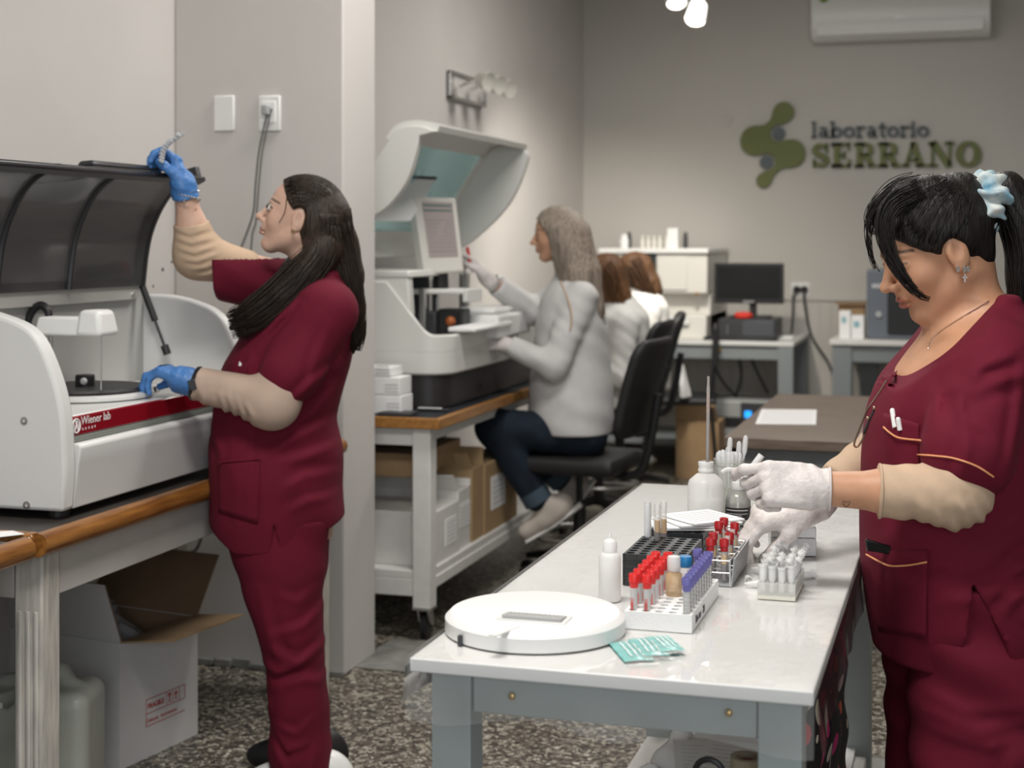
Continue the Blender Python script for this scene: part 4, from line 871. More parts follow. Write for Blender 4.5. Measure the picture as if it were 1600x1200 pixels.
# touch screen on its bracket
sY = 5.85
sc = {k: P(*v) for k, v in dict(tl=(646, 306, sY), tr=(713, 309, sY+.13), bl=(664, 428, sY-.06), br=(726, 424, sY+.07)).items()}
def quad_slab(q, d, th): n_ = (q['tr']-q['tl']).cross(q['bl']-q['tl']).normalized(); n_ = n_ if n_.dot(Vector((.2, -1, .1))) > 0 else -n_; return [v+n_*d for v in (q['bl'], q['br'], q['tr'], q['tl'])], [v+n_*(d+th) for v in (q['bl'], q['br'], q['tr'], q['tl'])]
def inset(q, a, b_, c_, d_):
    f = lambda u, v: (q['bl'].lerp(q['br'], u)).lerp(q['tl'].lerp(q['tr'], u), v)
    return dict(bl=f(a, b_), br=f(c_, b_), tl=f(a, d_), tr=f(c_, d_))
tsn = thing('touch_screen', 'cream touch screen monitor tilted on a bracket of the large analyser', 'monitor', (sc['bl']+sc['br'])/2)
b = MB(); x_, y_ = quad_slab(sc, -.05, .05); b.hexa(x_, y_); b.build('bezel', m_cream, tsn, bevel=.008, seg=3)
iq = inset(sc, .16, .20, .88, .93); b = MB(); x_, y_ = quad_slab(iq, .0005, .0015); b.hexa(x_, y_); scr = b.build('screen', mat('screen_pinkgrey', (.30, .26, .25), .25, emit=((.55, .46, .45), .12)), tsn)
b = MB()
for k in range(9): f = inset(iq, .06, .10+.07*k, .92, .112+.07*k); x_, y_ = quad_slab(f, .002, .0006); b.hexa(x_, y_)
b.build('table_lines', mat('screen_lines', (.25, .22, .22), .3), scr)
b = MB()
for v in (.86, .95): f = inset(iq, .02, v-.03, .96, v-.005); x_, y_ = quad_slab(f, .002, .0006); b.hexa(x_, y_)
b.build('header_bars', mat('screen_green', (.05, .16, .14), .3), scr)
q = (sc['bl']+sc['br'])/2; b = MB(); b.cyl(q+Vector((-.03, .04, -.06)), q+Vector((-.03, .03, .01)), .03); b.build('swivel', m_black, tsn, smooth=True)
b = MB(); z_ = q.z-.062; b.hexa([(q.x-.22, q.y-.10, z_-.02), (q.x+.09, q.y-.03, z_-.02), (q.x+.11, q.y+.10, z_-.02), (q.x-.22, q.y+.2, z_-.02)], [(q.x-.22, q.y-.10, z_), (q.x+.09, q.y-.03, z_), (q.x+.11, q.y+.10, z_), (q.x-.22, q.y+.2, z_)]); b.build('bracket', m_lw, la, bevel=.006)
b = MB(); b.hexa([(q.x+.08, q.y-.03, z_-.05), (q.x+.10, q.y-.03, z_-.05), (q.x+.12, q.y+.1, z_-.05), (q.x+.10, q.y+.1, z_-.05)], [(q.x+.08, q.y-.03, z_), (q.x+.10, q.y-.03, z_), (q.x+.12, q.y+.1, z_), (q.x+.10, q.y+.1, z_)]); b.build('bracket_lip', m_lw, la, bevel=.004)
# things lying on the analyser's front and on the bench
q = P(772, 488, 6.05); b = MB(); b.box(q.x-.17, q.x+.05, q.y-.1, q.y+.36, ZR-.034, ZR+.06); b.box(q.x-.14, q.x+.02, q.y-.05, q.y+.3, ZR+.06, ZR+.085); tag(b.build('sample_tray_cover', m_plastic, origin=(q.x, q.y, ZR), bevel=.012), 'white rounded cover lying on the deck of the large analyser', 'cover')
q = P(735, 513, 5.75); b = MB(); b.box(q.x-.05, q.x+.06, q.y-.12, q.y+.36, ZR+.012, ZR+.03); tag(b.build('paper_roll', m_paper, origin=(q.x, q.y, ZR), bevel=.006), 'folded white papers lying along the large analyser rim', 'papers')
sb = [(588, 628, 590, 642), (590, 612, 575, 590)]
for k, (z0, z1, x1_) in enumerate(((BZ+.003, BZ+.07, 628), (BZ+.07, BZ+.135, 626), (BZ+.135, BZ+.17, 612))):
    e = on_y(x1_, 640, 5.03); b = MB(); b.box(e.x-.26, e.x, 5.02, 5.14, z0, z1-.002); bo = tag(b.build('small_carton', m_paper, origin=(e.x-.1, 5.08, z0), bevel=.003), ['lowest', 'middle', 'topmost'][k]+' of the small white cartons stacked beside the pillar', 'carton', 'small white cartons stacked by the pillar')
    b = MB(); [b.box(e.x-.055, e.x-.006, 5.0185, 5.02, z0+.012+.012*i, z0+.016+.012*i) for i in range(3)]; b.build('print', mat('print_grey', (.5, .5, .5), .8), bo)
for k, (px, py, w_, d_, h_, mm, lab) in enumerate(((622, 648, .12, .09, .012, m_dark, 'dark notebook lying on bench beside the small cartons'), (676, 641, .12, .03, .008, m_dark, 'black folder under the white slip on castor bench'), (672, 641.5, .09, .012, .0135, m_paper, 'narrow white slip of paper on castor bench'))):
    q = on_z(px, py, BZ+.003); z0 = BZ+.002 if k < 2 else BZ+.0105; b = MB(); b.box(q.x-w_/2, q.x+w_/2, q.y-d_/2, q.y+d_/2, z0, z0+h_*(1 if k < 2 else .2)); tag(b.build('notebook' if k < 2 else 'paper_slip', mm, origin=(q.x, q.y, z0), bevel=.001), lab, 'notebook' if k < 2 else 'paper')
# ------------------------------------------------------------------ wall lamp with three spots
a, c = on_x(697, 118, XL), on_x(752, 160, XL)
wl = thing('wall_lamp', 'chrome wall lamp bar with three white glass spots, unlit', 'lamp', (XL, a.y, (a.z+c.z)/2))
zc_ = (a.z+c.z)/2
b = MB()
for (y0, y1, z0, z1) in ((a.y, c.y, zc_+.055, zc_+.07), (a.y, c.y, zc_-.07, zc_-.055), (a.y, a.y+.03, zc_-.07, zc_+.07), (c.y-.03, c.y, zc_-.07, zc_+.07)): b.box(XL, XL+.03, y0, y1, z0, z1)
b.build('frame', m_chrome, wl, bevel=.003)
for k in range(3):
    y = a.y+.12+(c.y-a.y-.2)*k/2; s0 = Vector((XL+.03, y, zc_)); s1 = Vector((XL+.15, y-.02, zc_+.03))
    b = MB(); b.tube([s0, s1], .008); sn = b.build('arm', m_chrome, wl)
    d_ = Vector((.75, -.4, -.25)).normalized(); b = MB(); b.lathe(s1-d_*.02, [(.02, 0), (.035, .02), (.05, .07), (.048, .085), (.03, .075)], 18, d_, caps=True); b.build('glass_shade', mat('frosted_glass', (.55, .53, .48), .3), wl, smooth=True)
b = MB(); b.box(XL, XL+.012, a.y, c.y, zc_-.06, zc_+.06); b.build('wall_plate', m_wall, wl)
# ------------------------------------------------------------------ chairs
m_chair = mat('chair_black', (.014, .014, .015), .55, bump=.1, bscale=200)
def office_chair(label, loc, rz, zs=.53):
    t = thing('office_chair', label, 'chair', (0, 0, 0), 0, 'black chairs in the middle of the room')
    sdf = lambda p: rbox((0, 0, zs-.035), (.22, .22, .035), .03)(p)
    blob('seat', sdf, [((-.26, -.26, zs-.09), (.26, .26, zs+.03), .012)], m_chair, t)
    def bk(p):
        u = p[:, 2]-(zs+.05); x = p[:, 0]-(.235+.16*u+.25*u*u-.35*p[:, 1]**2*1.6)
        w_ = .19+.035*np.sin(np.clip(u/.46, 0, 1)*3.1)
        q = np.stack([np.abs(x)-.008, np.abs(p[:, 1])-w_+.05, np.abs(u-.235)-.22+.05], 1)
        return (np.sqrt((np.maximum(q, 0)**2).sum(1))+np.minimum(q.max(1), 0)-.03)*.8-.0
    def bk2(p):
        u = p[:, 2]-(zs+.05); x = p[:, 0]-(.235+.16*u+.25*u*u-.56*p[:, 1]**2)
        q = np.stack([np.abs(p[:, 1])-.14, np.abs(u-.225)-.13], 1); d2 = np.sqrt((np.maximum(q, 0)**2).sum(1))+np.minimum(q.max(1), 0)-.07
        return smax(d2, np.abs(x)-.025, .03).astype(np.float32)
    blob('backrest', bk2, [((.08, -.26, zs), (.50, .26, zs+.56), .012)], m_chair, t)
    b = MB(); b.tube(bez([(.05, 0, zs-.07), (.24, 0, zs-.08), (.30, 0, zs+.05), (.335, 0, zs+.25)], 14), .018, 8); b.build('back_bar', m_black, t, smooth=True)
    b = MB(); b.cyl((0, 0, .30), (0, 0, zs-.06), .014); b.cyl((0, 0, .09), (0, 0, .32), .027); b.build('gas_column', m_black, t, smooth=True)
    b = MB(); b.box(-.11, .11, -.09, .09, zs-.085, zs-.065); b.build('seat_plate', m_black, t, bevel=.004)
    for k in range(5):
        a = 2*math.pi*k/5+.3; c_, s_ = math.cos(a), math.sin(a)
        b = MB(); b.tube([(.02*c_, .02*s_, .115), (.15*c_, .15*s_, .10), (.28*c_, .28*s_, .075)], [.024, .02, .014], 8); lg = b.build('base_leg', m_black, t, smooth=True)
        b = MB(); b.lathe((.28*c_-.02*s_, .28*s_+.02*c_, .028), [(.02, 0), (.028, .004), (.028, .036), (.02, .04)], 14, (s_, -c_, 0)); b.build('castor', m_black, lg, smooth=True)
    t.location = loc; t.rotation_euler = (0, 0, rz)
    return t
SEAT1 = Vector((-1.515, 6.01, 0))
ch1 = office_chair('black office chair nearest camera, under the blonde seated woman', SEAT1, R(-6), .535)
def foot_ring(t):
    b = MB(); b.tube([(.19*math.cos(2*math.pi*k/28), .19*math.sin(2*math.pi*k/28), .2) for k in range(28)], .010, 8, True)
    for k in range(3): a = 2*math.pi*k/3; b.tube([(.02*math.cos(a), .02*math.sin(a), .2), (.19*math.cos(a), .19*math.sin(a), .2)], .007, 6)
    me = b.build('foot_ring', m_steel, None, smooth=True); me.parent = t
foot_ring(ch1)
def put_copy(src, label, loc, rz):
    c = copy_tree(src); c['label'] = label; c.location = loc; c.rotation_euler = (0, 0, rz); return c
SEAT2 = Vector((P(935, 600, 7.5).x, P(935, 600, 7.5).y, 0)); SEAT3 = Vector((P(968, 600, 8.3).x, P(968, 600, 8.3).y, 0))
put_copy(ch1, 'black office chair of the middle seated woman, mostly hidden', SEAT2, R(0))
put_copy(ch1, 'black office chair of the farthest seated woman', SEAT3, R(10))
# black four-legged chair with a cloth on it
q = on_z(1052, 756, 0); vc = thing('visitor_chair', 'black four-legged chair behind the office chairs', 'chair', (0, 0, 0), group='black chairs in the middle of the room')
b = MB(); b.box(-.21, .21, -.21, .21, .44, .48); b.build('seat', m_chair, vc, bevel=.015, seg=3)
b = MB(); b.box(.19, .22, -.2, .2, .66, .90); b.build('backrest', m_chair, vc, bevel=.012, seg=3)
for sx_ in (-1, 1):
    for sy_ in (-1, 1):
        b = MB(); b.tube([(sx_*.22, sy_*.22, 0), (sx_*.18, sy_*.19, .45)]+([(.205, sy_*.19, .88)] if sx_ > 0 else []), .012, 8); b.build('leg', m_black, vc, smooth=True)
VC = P(1064, 700, 9.0); vc.location = (VC.x, VC.y, 0); vc.rotation_euler = (0, 0, R(8))
b = MB(); o = P(1062, 622, 8.7); b.hexa([o, o+Vector((.03, .02, .0)), o+Vector((.05, .12, -.0)), o+Vector((.01, .12, 0))], [o+Vector((-.01, .02, .17)), o+Vector((.005, .02, .17)), o+Vector((.01, .07, .19)), o+Vector((0, .07, .19))]); tag(b.build('white_cloth', m_paper, origin=o, bevel=.004), 'white cloth hanging by the four-legged black chair', 'cloth')
# cardboard carton standing on the floor behind the chairs
q = P(1090, 660, 8.9); k_ = thing('floor_carton', 'brown cardboard carton standing on floor by the computer desk', 'carton', (q.x, q.y, 0))
b = MB(); b.box(q.x-.12, q.x+.13, q.y-.05, q.y+.2, 0, .34); b.build('body', m_card, k_, bevel=.004)
b = MB(); b.hexa([(q.x-.12, q.y-.05, .34), (q.x+.13, q.y-.05, .34), (q.x+.13, q.y-.046, .34), (q.x-.12, q.y-.046, .34)], [(q.x-.11, q.y-.11, .44), (q.x+.12, q.y-.11, .44), (q.x+.12, q.y-.106, .445), (q.x-.11, q.y-.106, .445)]); b.build('flap', m_card, k_)
# ================================================================== front table under clear plastic
FZ = .83; FX0, FX1, FY0, FY1 = -.728, -.185, 1.94, 3.49
m_teal = mat('table_grey_green', (.35, .395, .39), .45, var=.06, vscale=6)
m_ttop = mat('table_white_top', (.80, .795, .78), .35)
m_brass = MATS['brass']
ft = thing('white_table', 'white topped table with grey green legs in the foreground', 'table', ((FX0+FX1)/2, (FY0+FY1)/2, 0))
b = MB(); b.box(FX0, FX1, FY0, FY1, FZ-.019, FZ); b.build('table_top', m_ttop, ft, bevel=.002)
lx0, lx1, ly0, ly1 = FX0+.052, FX1-.045, FY0+.05, FY1-.05
for x, y in ((lx0, ly0), (lx1, ly0), (lx0, ly1), (lx1, ly1)):
    b = MB(); leg_box(b, x, y, .056, 0, FZ-.019); b.build('leg', m_teal, ft, bevel=.002)
for (x0, x1, y0, y1) in ((lx0+.03, lx1-.03, ly0-.022, ly0), (lx0+.03, lx1-.03, ly1, ly1+.022), (lx0-.022, lx0, ly0+.03, ly1-.03), (lx1, lx1+.022, ly0+.03, ly1-.03)):
    b = MB(); b.box(x0, x1, y0, y1, FZ-.075, FZ-.019); b.build('apron', m_teal, ft, bevel=.002)
SZ = .272
b = MB(); b.box(lx0-.02, lx1+.02, ly0-.02, ly1-.05, SZ-.02, SZ); b.build('lower_shelf', m_white, ft, bevel=.002)
for px, py in ((802, 1086), (1140, 1112)):
    q = on_y(px, py, ly0-.024); b = MB(); b.sphere((q.x, ly0-.030, q.z), .0052, 12, (1, .8, 1.15)); b.build('tack', m_brass, ft, smooth=True)
# clear sheet: gently rippled on top, skirts hanging over the edges
def film():
    m = bpy.data.materials.new('clear_film'); m.use_nodes = True; nt = m.node_tree; L = nt.links.new; out = nt.nodes['Material Output']
    nt.nodes.remove(nt.nodes['Principled BSDF'])
    t = nt.nodes.new('ShaderNodeBsdfTransparent'); t.inputs[0].default_value = (.97, .97, .97, 1)
    g = nt.nodes.new('ShaderNodeBsdfGlossy'); g.inputs['Roughness'].default_value = .06
    fr = nt.nodes.new('ShaderNodeFresnel'); fr.inputs[0].default_value = 1.5
    mx = nt.nodes.new('ShaderNodeMixShader'); L(fr.outputs[0], mx.inputs[0]); L(t.outputs[0], mx.inputs[1]); L(g.outputs[0], mx.inputs[2]); L(mx.outputs[0], out.inputs[0])
    tc = nt.nodes.new('ShaderNodeTexCoord'); mp = nt.nodes.new('ShaderNodeMapping'); mp.inputs['Scale'].default_value = (1, .45, 1); L(tc.outputs['Object'], mp.inputs[0])
    n = nt.nodes.new('ShaderNodeTexNoise'); n.inputs['Scale'].default_value = 16; n.inputs['Detail'].default_value = 3; L(mp.outputs[0], n.inputs['Vector'])
    bp = nt.nodes.new('ShaderNodeBump'); bp.inputs['Strength'].default_value = .11; bp.inputs['Distance'].default_value = .02; L(n.outputs['Fac'], bp.inputs['Height'])
    L(bp.outputs[0], g.inputs['Normal']); L(bp.outputs[0], fr.inputs['Normal'])
    return m
m_film = film()
cov = MB(); FT = FZ+.0012
e = .0015
cov.grid(lambda u, v: (FX0-e+(FX1-FX0+2*e)*u, FY0-e+(FY1-FY0+2*e)*v, FT), 24, 60)
def skirt(x0, y0, x1, y1, n, drop, ox, oy):
    def f(u, v):
        w_ = .003*math.sin(u*n*4.3+1.3)+.002*math.sin(u*n*9+.4); dr = drop*(1+.10*math.sin(u*n*5+ox*3))
        k = v*v
        return (x0+(x1-x0)*u+ox*(.004+.003*k+w_*k), y0+(y1-y0)*u+oy*(.004+.003*k+w_*k), FT-dr*v)
    cov.grid(f, 60, 8)
cov.cur = 1; skirt(FX0-e, FY0-e, FX1+e, FY0-e, 3, .078, 0, -1); skirt(FX0-e, FY0-e, FX0-e, FY1+e, 6, .07, -1, 0); skirt(FX1+e, FY0-e, FX1+e, FY1+e, 6, .085, 1, 0)
tag(cov.build('table_cover', [m_film, thin('film_skirt_haze', (.9, .92, .92), .09, .08, 1.3)], origin=(FX0, FY0, FZ), smooth='all'), 'clear plastic sheet stretched over the white table, skirts hanging', 'table cover')  # skirt material carries a white haze in its colour in place of glare
TZ = FT+.0003
def T(px, py): return on_z(px, py, TZ)
# ------------------------------------------------------------------ round white centrifuge lid
c0 = T(836, 985); m_lid = mat('lid_white', (.77, .77, .755), .42)
rl = thing('round_lid', 'large round white plastic lid with grey grip lying flat', 'lid', c0); r_ = .131
b = MB(); b.lathe(c0, [(r_-.004, 0), (r_, .002), (r_, .021), (r_-.0075, .0285), (r_-.010, .0294), (.0, .030)], 96); b.build('disc', m_lid, rl, smooth=True)
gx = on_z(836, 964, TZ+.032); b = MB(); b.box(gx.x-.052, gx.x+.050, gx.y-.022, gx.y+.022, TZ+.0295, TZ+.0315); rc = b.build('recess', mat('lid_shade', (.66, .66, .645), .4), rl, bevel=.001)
b = MB(); b.hexa([(gx.x-.044, gx.y-.018, TZ+.031), (gx.x+.043, gx.y-.018, TZ+.031), (gx.x+.043, gx.y+.016, TZ+.031), (gx.x-.044, gx.y+.016, TZ+.031)], [(gx.x-.044, gx.y-.018, TZ+.037), (gx.x+.043, gx.y-.018, TZ+.037), (gx.x+.043, gx.y+.016, TZ+.033), (gx.x-.044, gx.y+.016, TZ+.033)]); gp = b.build('grip_plate', mat('grip_grey', (.40, .40, .395), .5), rl, bevel=.001)
b = MB()
for i in range(14):
    for j in range(3): b.lathe((gx.x-.038+i*.0058, gx.y-.011+j*.009, TZ+.0338+(.0032*(1-(j+.5)/3))), [(.0016, 0), (.0010, .001)], 6)
tag(b.build('grip_studs', MATS['grip_grey'], gp), kind='stuff')
n0, n1 = on_z(776, 992, TZ+.0288), on_z(812, 979, TZ+.0288); d_ = (n1-n0).normalized(); s_ = Vector((-d_.y, d_.x, 0))
b = MB(); b.hexa([n0-d_*.01-s_*.006, n1-s_*.003, n1+s_*.003, n0-d_*.01+s_*.006], [v+Vector((0, 0, .0015)) for v in (n0-d_*.01-s_*.006, n1-s_*.003, n1+s_*.003, n0-d_*.01+s_*.006)]); b.build('groove', mat('lid_groove', (.66, .66, .645), .5), rl)
q = c0+Vector((-.075, -.1085, 0)); b = MB(); b.box(q.x-.006, q.x+.0, q.y-.004, q.y+.004, TZ, TZ+.014); b.build('notch', m_dark, rl)
# ------------------------------------------------------------------ tubes
m_clear = thin('clear_tube', (.96, .95, .93), .26, .2, .25)
m_redcap = mat('red_cap', (.72, .022, .020), .38); m_dredcap = mat('dark_red_cap', (.42, .012, .016), .4); m_purcap = mat('purple_cap', (.135, .125, .37), .42)
m_serum = mat('serum_yellow', (.62, .34, .05), .3); m_blood = mat('blood_dark', (.035, .004, .005), .25); m_gel = mat('pale_gel', (.78, .62, .5), .5)
def barcode_mat(vertical=True):
    m = bpy.data.materials.new('barcode_label'); m.use_nodes = True; nt = m.node_tree; L = nt.links.new; bs = nt.nodes['Principled BSDF']
    tc = nt.nodes.new('ShaderNodeTexCoord'); mp = nt.nodes.new('ShaderNodeMapping'); mp.inputs['Scale'].default_value = (0, 0, 1); L(tc.outputs['Object'], mp.inputs[0])
    n = nt.nodes.new('ShaderNodeTexNoise'); n.inputs['Scale'].default_value = 230; n.inputs['Detail'].default_value = 0; L(mp.outputs[0], n.inputs['Vector'])
    r = nt.nodes.new('ShaderNodeValToRGB'); r.color_ramp.interpolation = 'CONSTANT'; r.color_ramp.elements[0].color = (.03, .03, .035, 1); r.color_ramp.elements[1].position = .48; r.color_ramp.elements[1].color = (.80, .80, .79, 1)
    L(n.outputs['Fac'], r.inputs[0]); L(r.outputs[0], bs.inputs['Base Color']); bs.inputs['Roughness'].default_value = .6
    return m
m_bar = barcode_mat()
def tube_proto(kind):
    """stoppered sample tube standing at the origin"""
    t = thing('sample_tube', 'tube', 'tube')
    r, h = .0058, .060
    if kind == 'open': h = .09
    b = MB(); b.lathe((0, 0, 0), [(.001, 0), (.004, .001), (r, .005), (r, h), (r-.0008, h), (r-.0008, .006)], 14, caps=False); b.build('glass', m_clear, t, smooth=True)
    if kind in ('red', 'purple', 'rack'):
        cm = {'red': m_redcap, 'purple': m_purcap, 'rack': m_dredcap}[kind]
        b = MB(); b.lathe((0, 0, 0), [(.0057, h-.010), (.0065, h-.009), (.0065, h-.002), (.0077, h-.001), (.0077, h+.009), (.0071, h+.0105), (.0058, h+.0105), (.0052, h+.006), (.0, h+.006)], 18, caps=False); b.build('cap', cm, t, smooth=True)
    if kind == 'red':
        b = MB(); b.lathe((0, 0, 0), [(.0061, .012), (.0061, .046)], 12, caps=False, a0=R(-150), a1=R(-20)); b.build('label_strip', mat('tube_label_white', (.80, .79, .77), .6), t, smooth=True)
        b = MB(); [b.tube([(.0063*math.cos(R(a)), .0063*math.sin(R(a)), .014), (.0063*math.cos(R(a)), .0063*math.sin(R(a)), z)], .0005, 4) for a, z in ((-118, .036), (-104, .030), (-90, .036))]; b.build('red_print', m_redcap, t)
    if kind == 'purple':
        b = MB(); b.lathe((0, 0, 0), [(.0062, .012), (.0062, .048)], 14, caps=False, a0=R(-170), a1=R(-5)); b.build('barcode_label', m_bar, t, smooth=True)
    if kind == 'rack':
        b = MB(); b.lathe((0, 0, 0), [(.001, .0012), (.0052, .005), (.0052, .030), (.0, .030)], 12); b.build('blood', m_blood, t, smooth=True)
        b = MB(); b.lathe((0, 0, 0), [(.0052, .030), (.0052, .045), (.0, .045)], 12); b.build('serum', m_serum, t, smooth=True)
        b = MB(); b.lathe((0, 0, 0), [(.0065, .022), (.0065, .056)], 12, caps=False, a0=R(-140), a1=R(0)); lb = b.build('label_strip', MATS['tube_label_white'], t, smooth=True)
        b = MB(); b.lathe((0, 0, 0), [(.0067, .046), (.0067, .051)], 12, caps=False, a0=R(-140), a1=R(0)); b.build('red_band', m_redcap, lb)
    if kind == 'open':
        pass
    return t
protos = {}
def put_tube(kind, x, y, z, label, group, rz=0):
    if kind not in protos: o = protos[kind] = tube_proto(kind)
    else: o = copy_tree(protos[kind])
    o.location = (x, y, z); o.rotation_euler = (0, 0, rz); tag(o, label, 'tube', group); return o
ORD = ['first', 'second', 'third', 'fourth', 'fifth', 'sixth', 'seventh', 'eighth', 'ninth', 'tenth']
# white foam rack
f0 = T(976, 982); RX0, RY0, RW, RL, RH = f0.x, f0.y, .099, .245, .026
m_foam = mat('white_foam', (.80, .80, .79), .7, bump=.15, bscale=350)
fr_ = thing('foam_rack', 'white foam tube rack holding red and purple capped tubes', 'rack', (RX0+RW/2, RY0+RL/2, TZ))
b = MB(); b.holes(RX0, RX0+RW, RY0, RY0+RL, TZ, TZ+RH, 5, 12, .0068, .020); b.build('block', m_foam, fr_)
m_pen = mat('pen_ink', (.05, .05, .06), .6)
letters('lettering', 'Bio tur   20', .017, (RX0+RW+.0003, RY0+.03, TZ+.007), (0, 1, 0), (0, 0, 1), m_pen, fr_, .0003, label='black handwriting on the side')
cw, cl = RW/5, RL/12; ztb = TZ+RH-.0195
for i, n in ((0, 6), (1, 6)):
    for j in range(n):
        put_tube('red', RX0+cw*(i+.5), RY0+cl*.9+.0325*j, ztb, 'red capped clear tube in the foam rack, %s from front, %s column' % (ORD[j], 'outer left' if i == 0 else 'inner'), 'red capped tubes in foam rack', R(10*((i+j) % 3)))
for j in range(9):
    put_tube('purple', RX0+cw*4.5, RY0+cl*(j*1.15+.8), ztb, 'purple capped tube with barcode label in the foam rack, %s from front' % ORD[j], 'purple capped tubes in foam rack', R(-8+4*(j % 4)))
put_tube('purple', RX0+cw*3.5, RY0+cl*10.9, ztb, 'purple capped tube standing alone in inner column of foam rack', 'purple capped tubes in foam rack', 0)
# small bottles behind the tubes
def bottle(name, label, c, prof, mm, capprof, capm, liquid=None, lm=None, n=24, cat='bottle', group=None):
    t = thing(name, label, cat, c, group=group); b = MB(); b.lathe(c, prof, n, caps=True); bd = b.build('body', mm, t, smooth=True)
    if liquid: b = MB(); b.lathe(c, liquid, n); b.build('liquid', lm, t, smooth=True)
    if capprof:
        b = MB(); b.lathe(c, capprof, n); b.build('cap', capm, t, smooth=True)
    return t
m_milk = thin('milky_bottle', (.90, .895, .875), .68, .25, .3); m_milk2 = thin('frosted_plastic', (.93, .93, .92), .65, .25, .3)
q = T(1054, 930); zz_ = q
q = Vector((RX0+cw*2.6, RY0+cl*5.6, TZ+RH))
bottle('small_bottle', 'small bottle of amber liquid with clear ribbed cap in the foam rack', q, [(.011, 0), (.0125, .002), (.0125, .032), (.009, .037), (.009, .042)], thin('amber_bottle', (.78, .55, .30), .6, .2, .5), [(.0098, .038), (.0102, .039), (.0102, .057), (.009, .060), (.0, .060)], m_milk2)
q = Vector((RX0+cw*3.0, RY0+cl*8.2, TZ+RH))
bottle('small_bottle', 'small bottle with bright blue screw cap in the foam rack', q, [(.010, 0), (.011, .002), (.011, .032), (.008, .036)], m_milk, [(.0105, .034), (.0108, .035), (.0108, .048), (.0098, .050), (.0, .050)], mat('blue_cap', (.012, .18, .42), .4))
# dropper bottle at left
q = T(953, 938); s_ = .0168
bottle('dropper_bottle', 'small white dropper bottle standing left of the racks', q, [(.016, 0), (.0175, .002), (.0175, .068), (.0150, .074), (.0095, .077)], m_milk, [(.0095, .0765), (.0112, .077), (.0112, .092), (.009, .095), (.003, .098), (.0024, .104), (.0010, .107)], m_milk2, [(.0, .001), (.0160, .002), (.0160, .045), (.0, .045)], mat('white_fluid', (.80, .795, .775), .5))
# black racks
m_brack = mat('rack_black', (.022, .024, .026), .38)
def rack(lab, p, wx, ly, h, nx, ny):
    t = thing('tube_rack', lab, 'rack', (p.x+wx/2, p.y+ly/2, TZ)); b = MB(); b.holes(p.x, p.x+wx, p.y, p.y+ly, TZ, TZ+h, nx, ny, min(wx/nx, ly/ny)*.40, .03); b.build('body', m_brack, t)
    b = MB()
    for k in range(1, 4): z = TZ+h*k/4; b.box(p.x-.0012, p.x+wx+.0012, p.y-.0012, p.y+ly+.0012, z-.001, z+.001)
    for k in range(nx+1): x = p.x+wx*k/nx; b.box(x-.001, x+.001, p.y-.0014, p.y, TZ, TZ+h)
    b.build('ribs', m_brack, t); return t
p_ = T(974, 914); bkr = rack('nearer black plastic tube rack with the tall tubes standing in it', p_, .104, .155, .052, 5, 8)
p2_ = p_+Vector((.0, .20, 0)); rack('farther black plastic tube rack partly under the papers', p2_, .098, .12, .052, 5, 6)
BR = TZ+.052
tl = [((1012, 838), 'pale empty open tube, leftmost of three in the black rack', None), ((1027, 842), 'open tube with dark blood and yellow serum in the black rack, middle of three', (.012, .020)), ((1037, 838), 'open tube with amber serum over blood in the black rack, rightmost of three', (.006, .024))]
for (px, py), lab, fill in tl:
    q = on_z(px, py, BR); t = tag(tube_proto('open'), lab, 'tube', 'open tubes in the black rack'); t.location = (q.x, q.y, BR-.03)
    if fill:
        b = MB(); b.lathe((0, 0, 0), [(.001, .001), (.0053, .004), (.0053, .030+fill[0]), (0, .030+fill[0])], 12); ob = b.build('blood', m_blood, None, smooth=True); ob.parent = t
        b = MB(); b.lathe((0, 0, 0), [(.0053, .030+fill[0]), (.0053, .030+fill[0]+fill[1]), (0, .030+fill[0]+fill[1])], 12); ob = b.build('serum', m_serum, None, smooth=True); ob.parent = t
        b = MB(); b.lathe((0, 0, 0), [(.0065, .045), (.0065, .078)], 10, caps=False, a0=R(-30), a1=R(60)); ob = b.build('label_strip', MATS['tube_label_white'], None); ob.parent = t
    else:
        b = MB(); b.lathe((0, 0, 0), [(.0064, .03), (.0064, .088)], 12, caps=False); ob = b.build('frost_sleeve', thin('frost', (.88, .90, .92), .5, .3, .2), None, smooth=True); ob.parent = t
# folded papers on the far rack
pc_ = p2_+Vector((.065, .07, 0))
for k in range(4):
    a = R(18+9*k); M_ = Matrix.Rotation(a, 3, 'Z'); b = MB(); b.obox((pc_.x+.006*k, pc_.y+.004*k, BR+.003+.004*k), .072-.006*k, .055, .0012, M_); po = tag(b.build('folded_paper', m_paper, origin=(pc_.x, pc_.y, BR+.003+.004*k)), '%s sheet of the folded papers lying on farther black rack' % ['lowest', 'second lowest', 'second highest', 'topmost'][k], 'paper', 'folded papers on the far rack')
    if k == 3:
        b = MB()
        for i in range(6): b.obox((pc_.x+.018+M_[0][1]*(-.035+.014*i), pc_.y+.012+M_[1][1]*(-.035+.014*i), BR+.0165), .045, .0008, .0003, M_)
        b.build('print_line', mat('print_grey', (.5, .5, .5), .8), po)
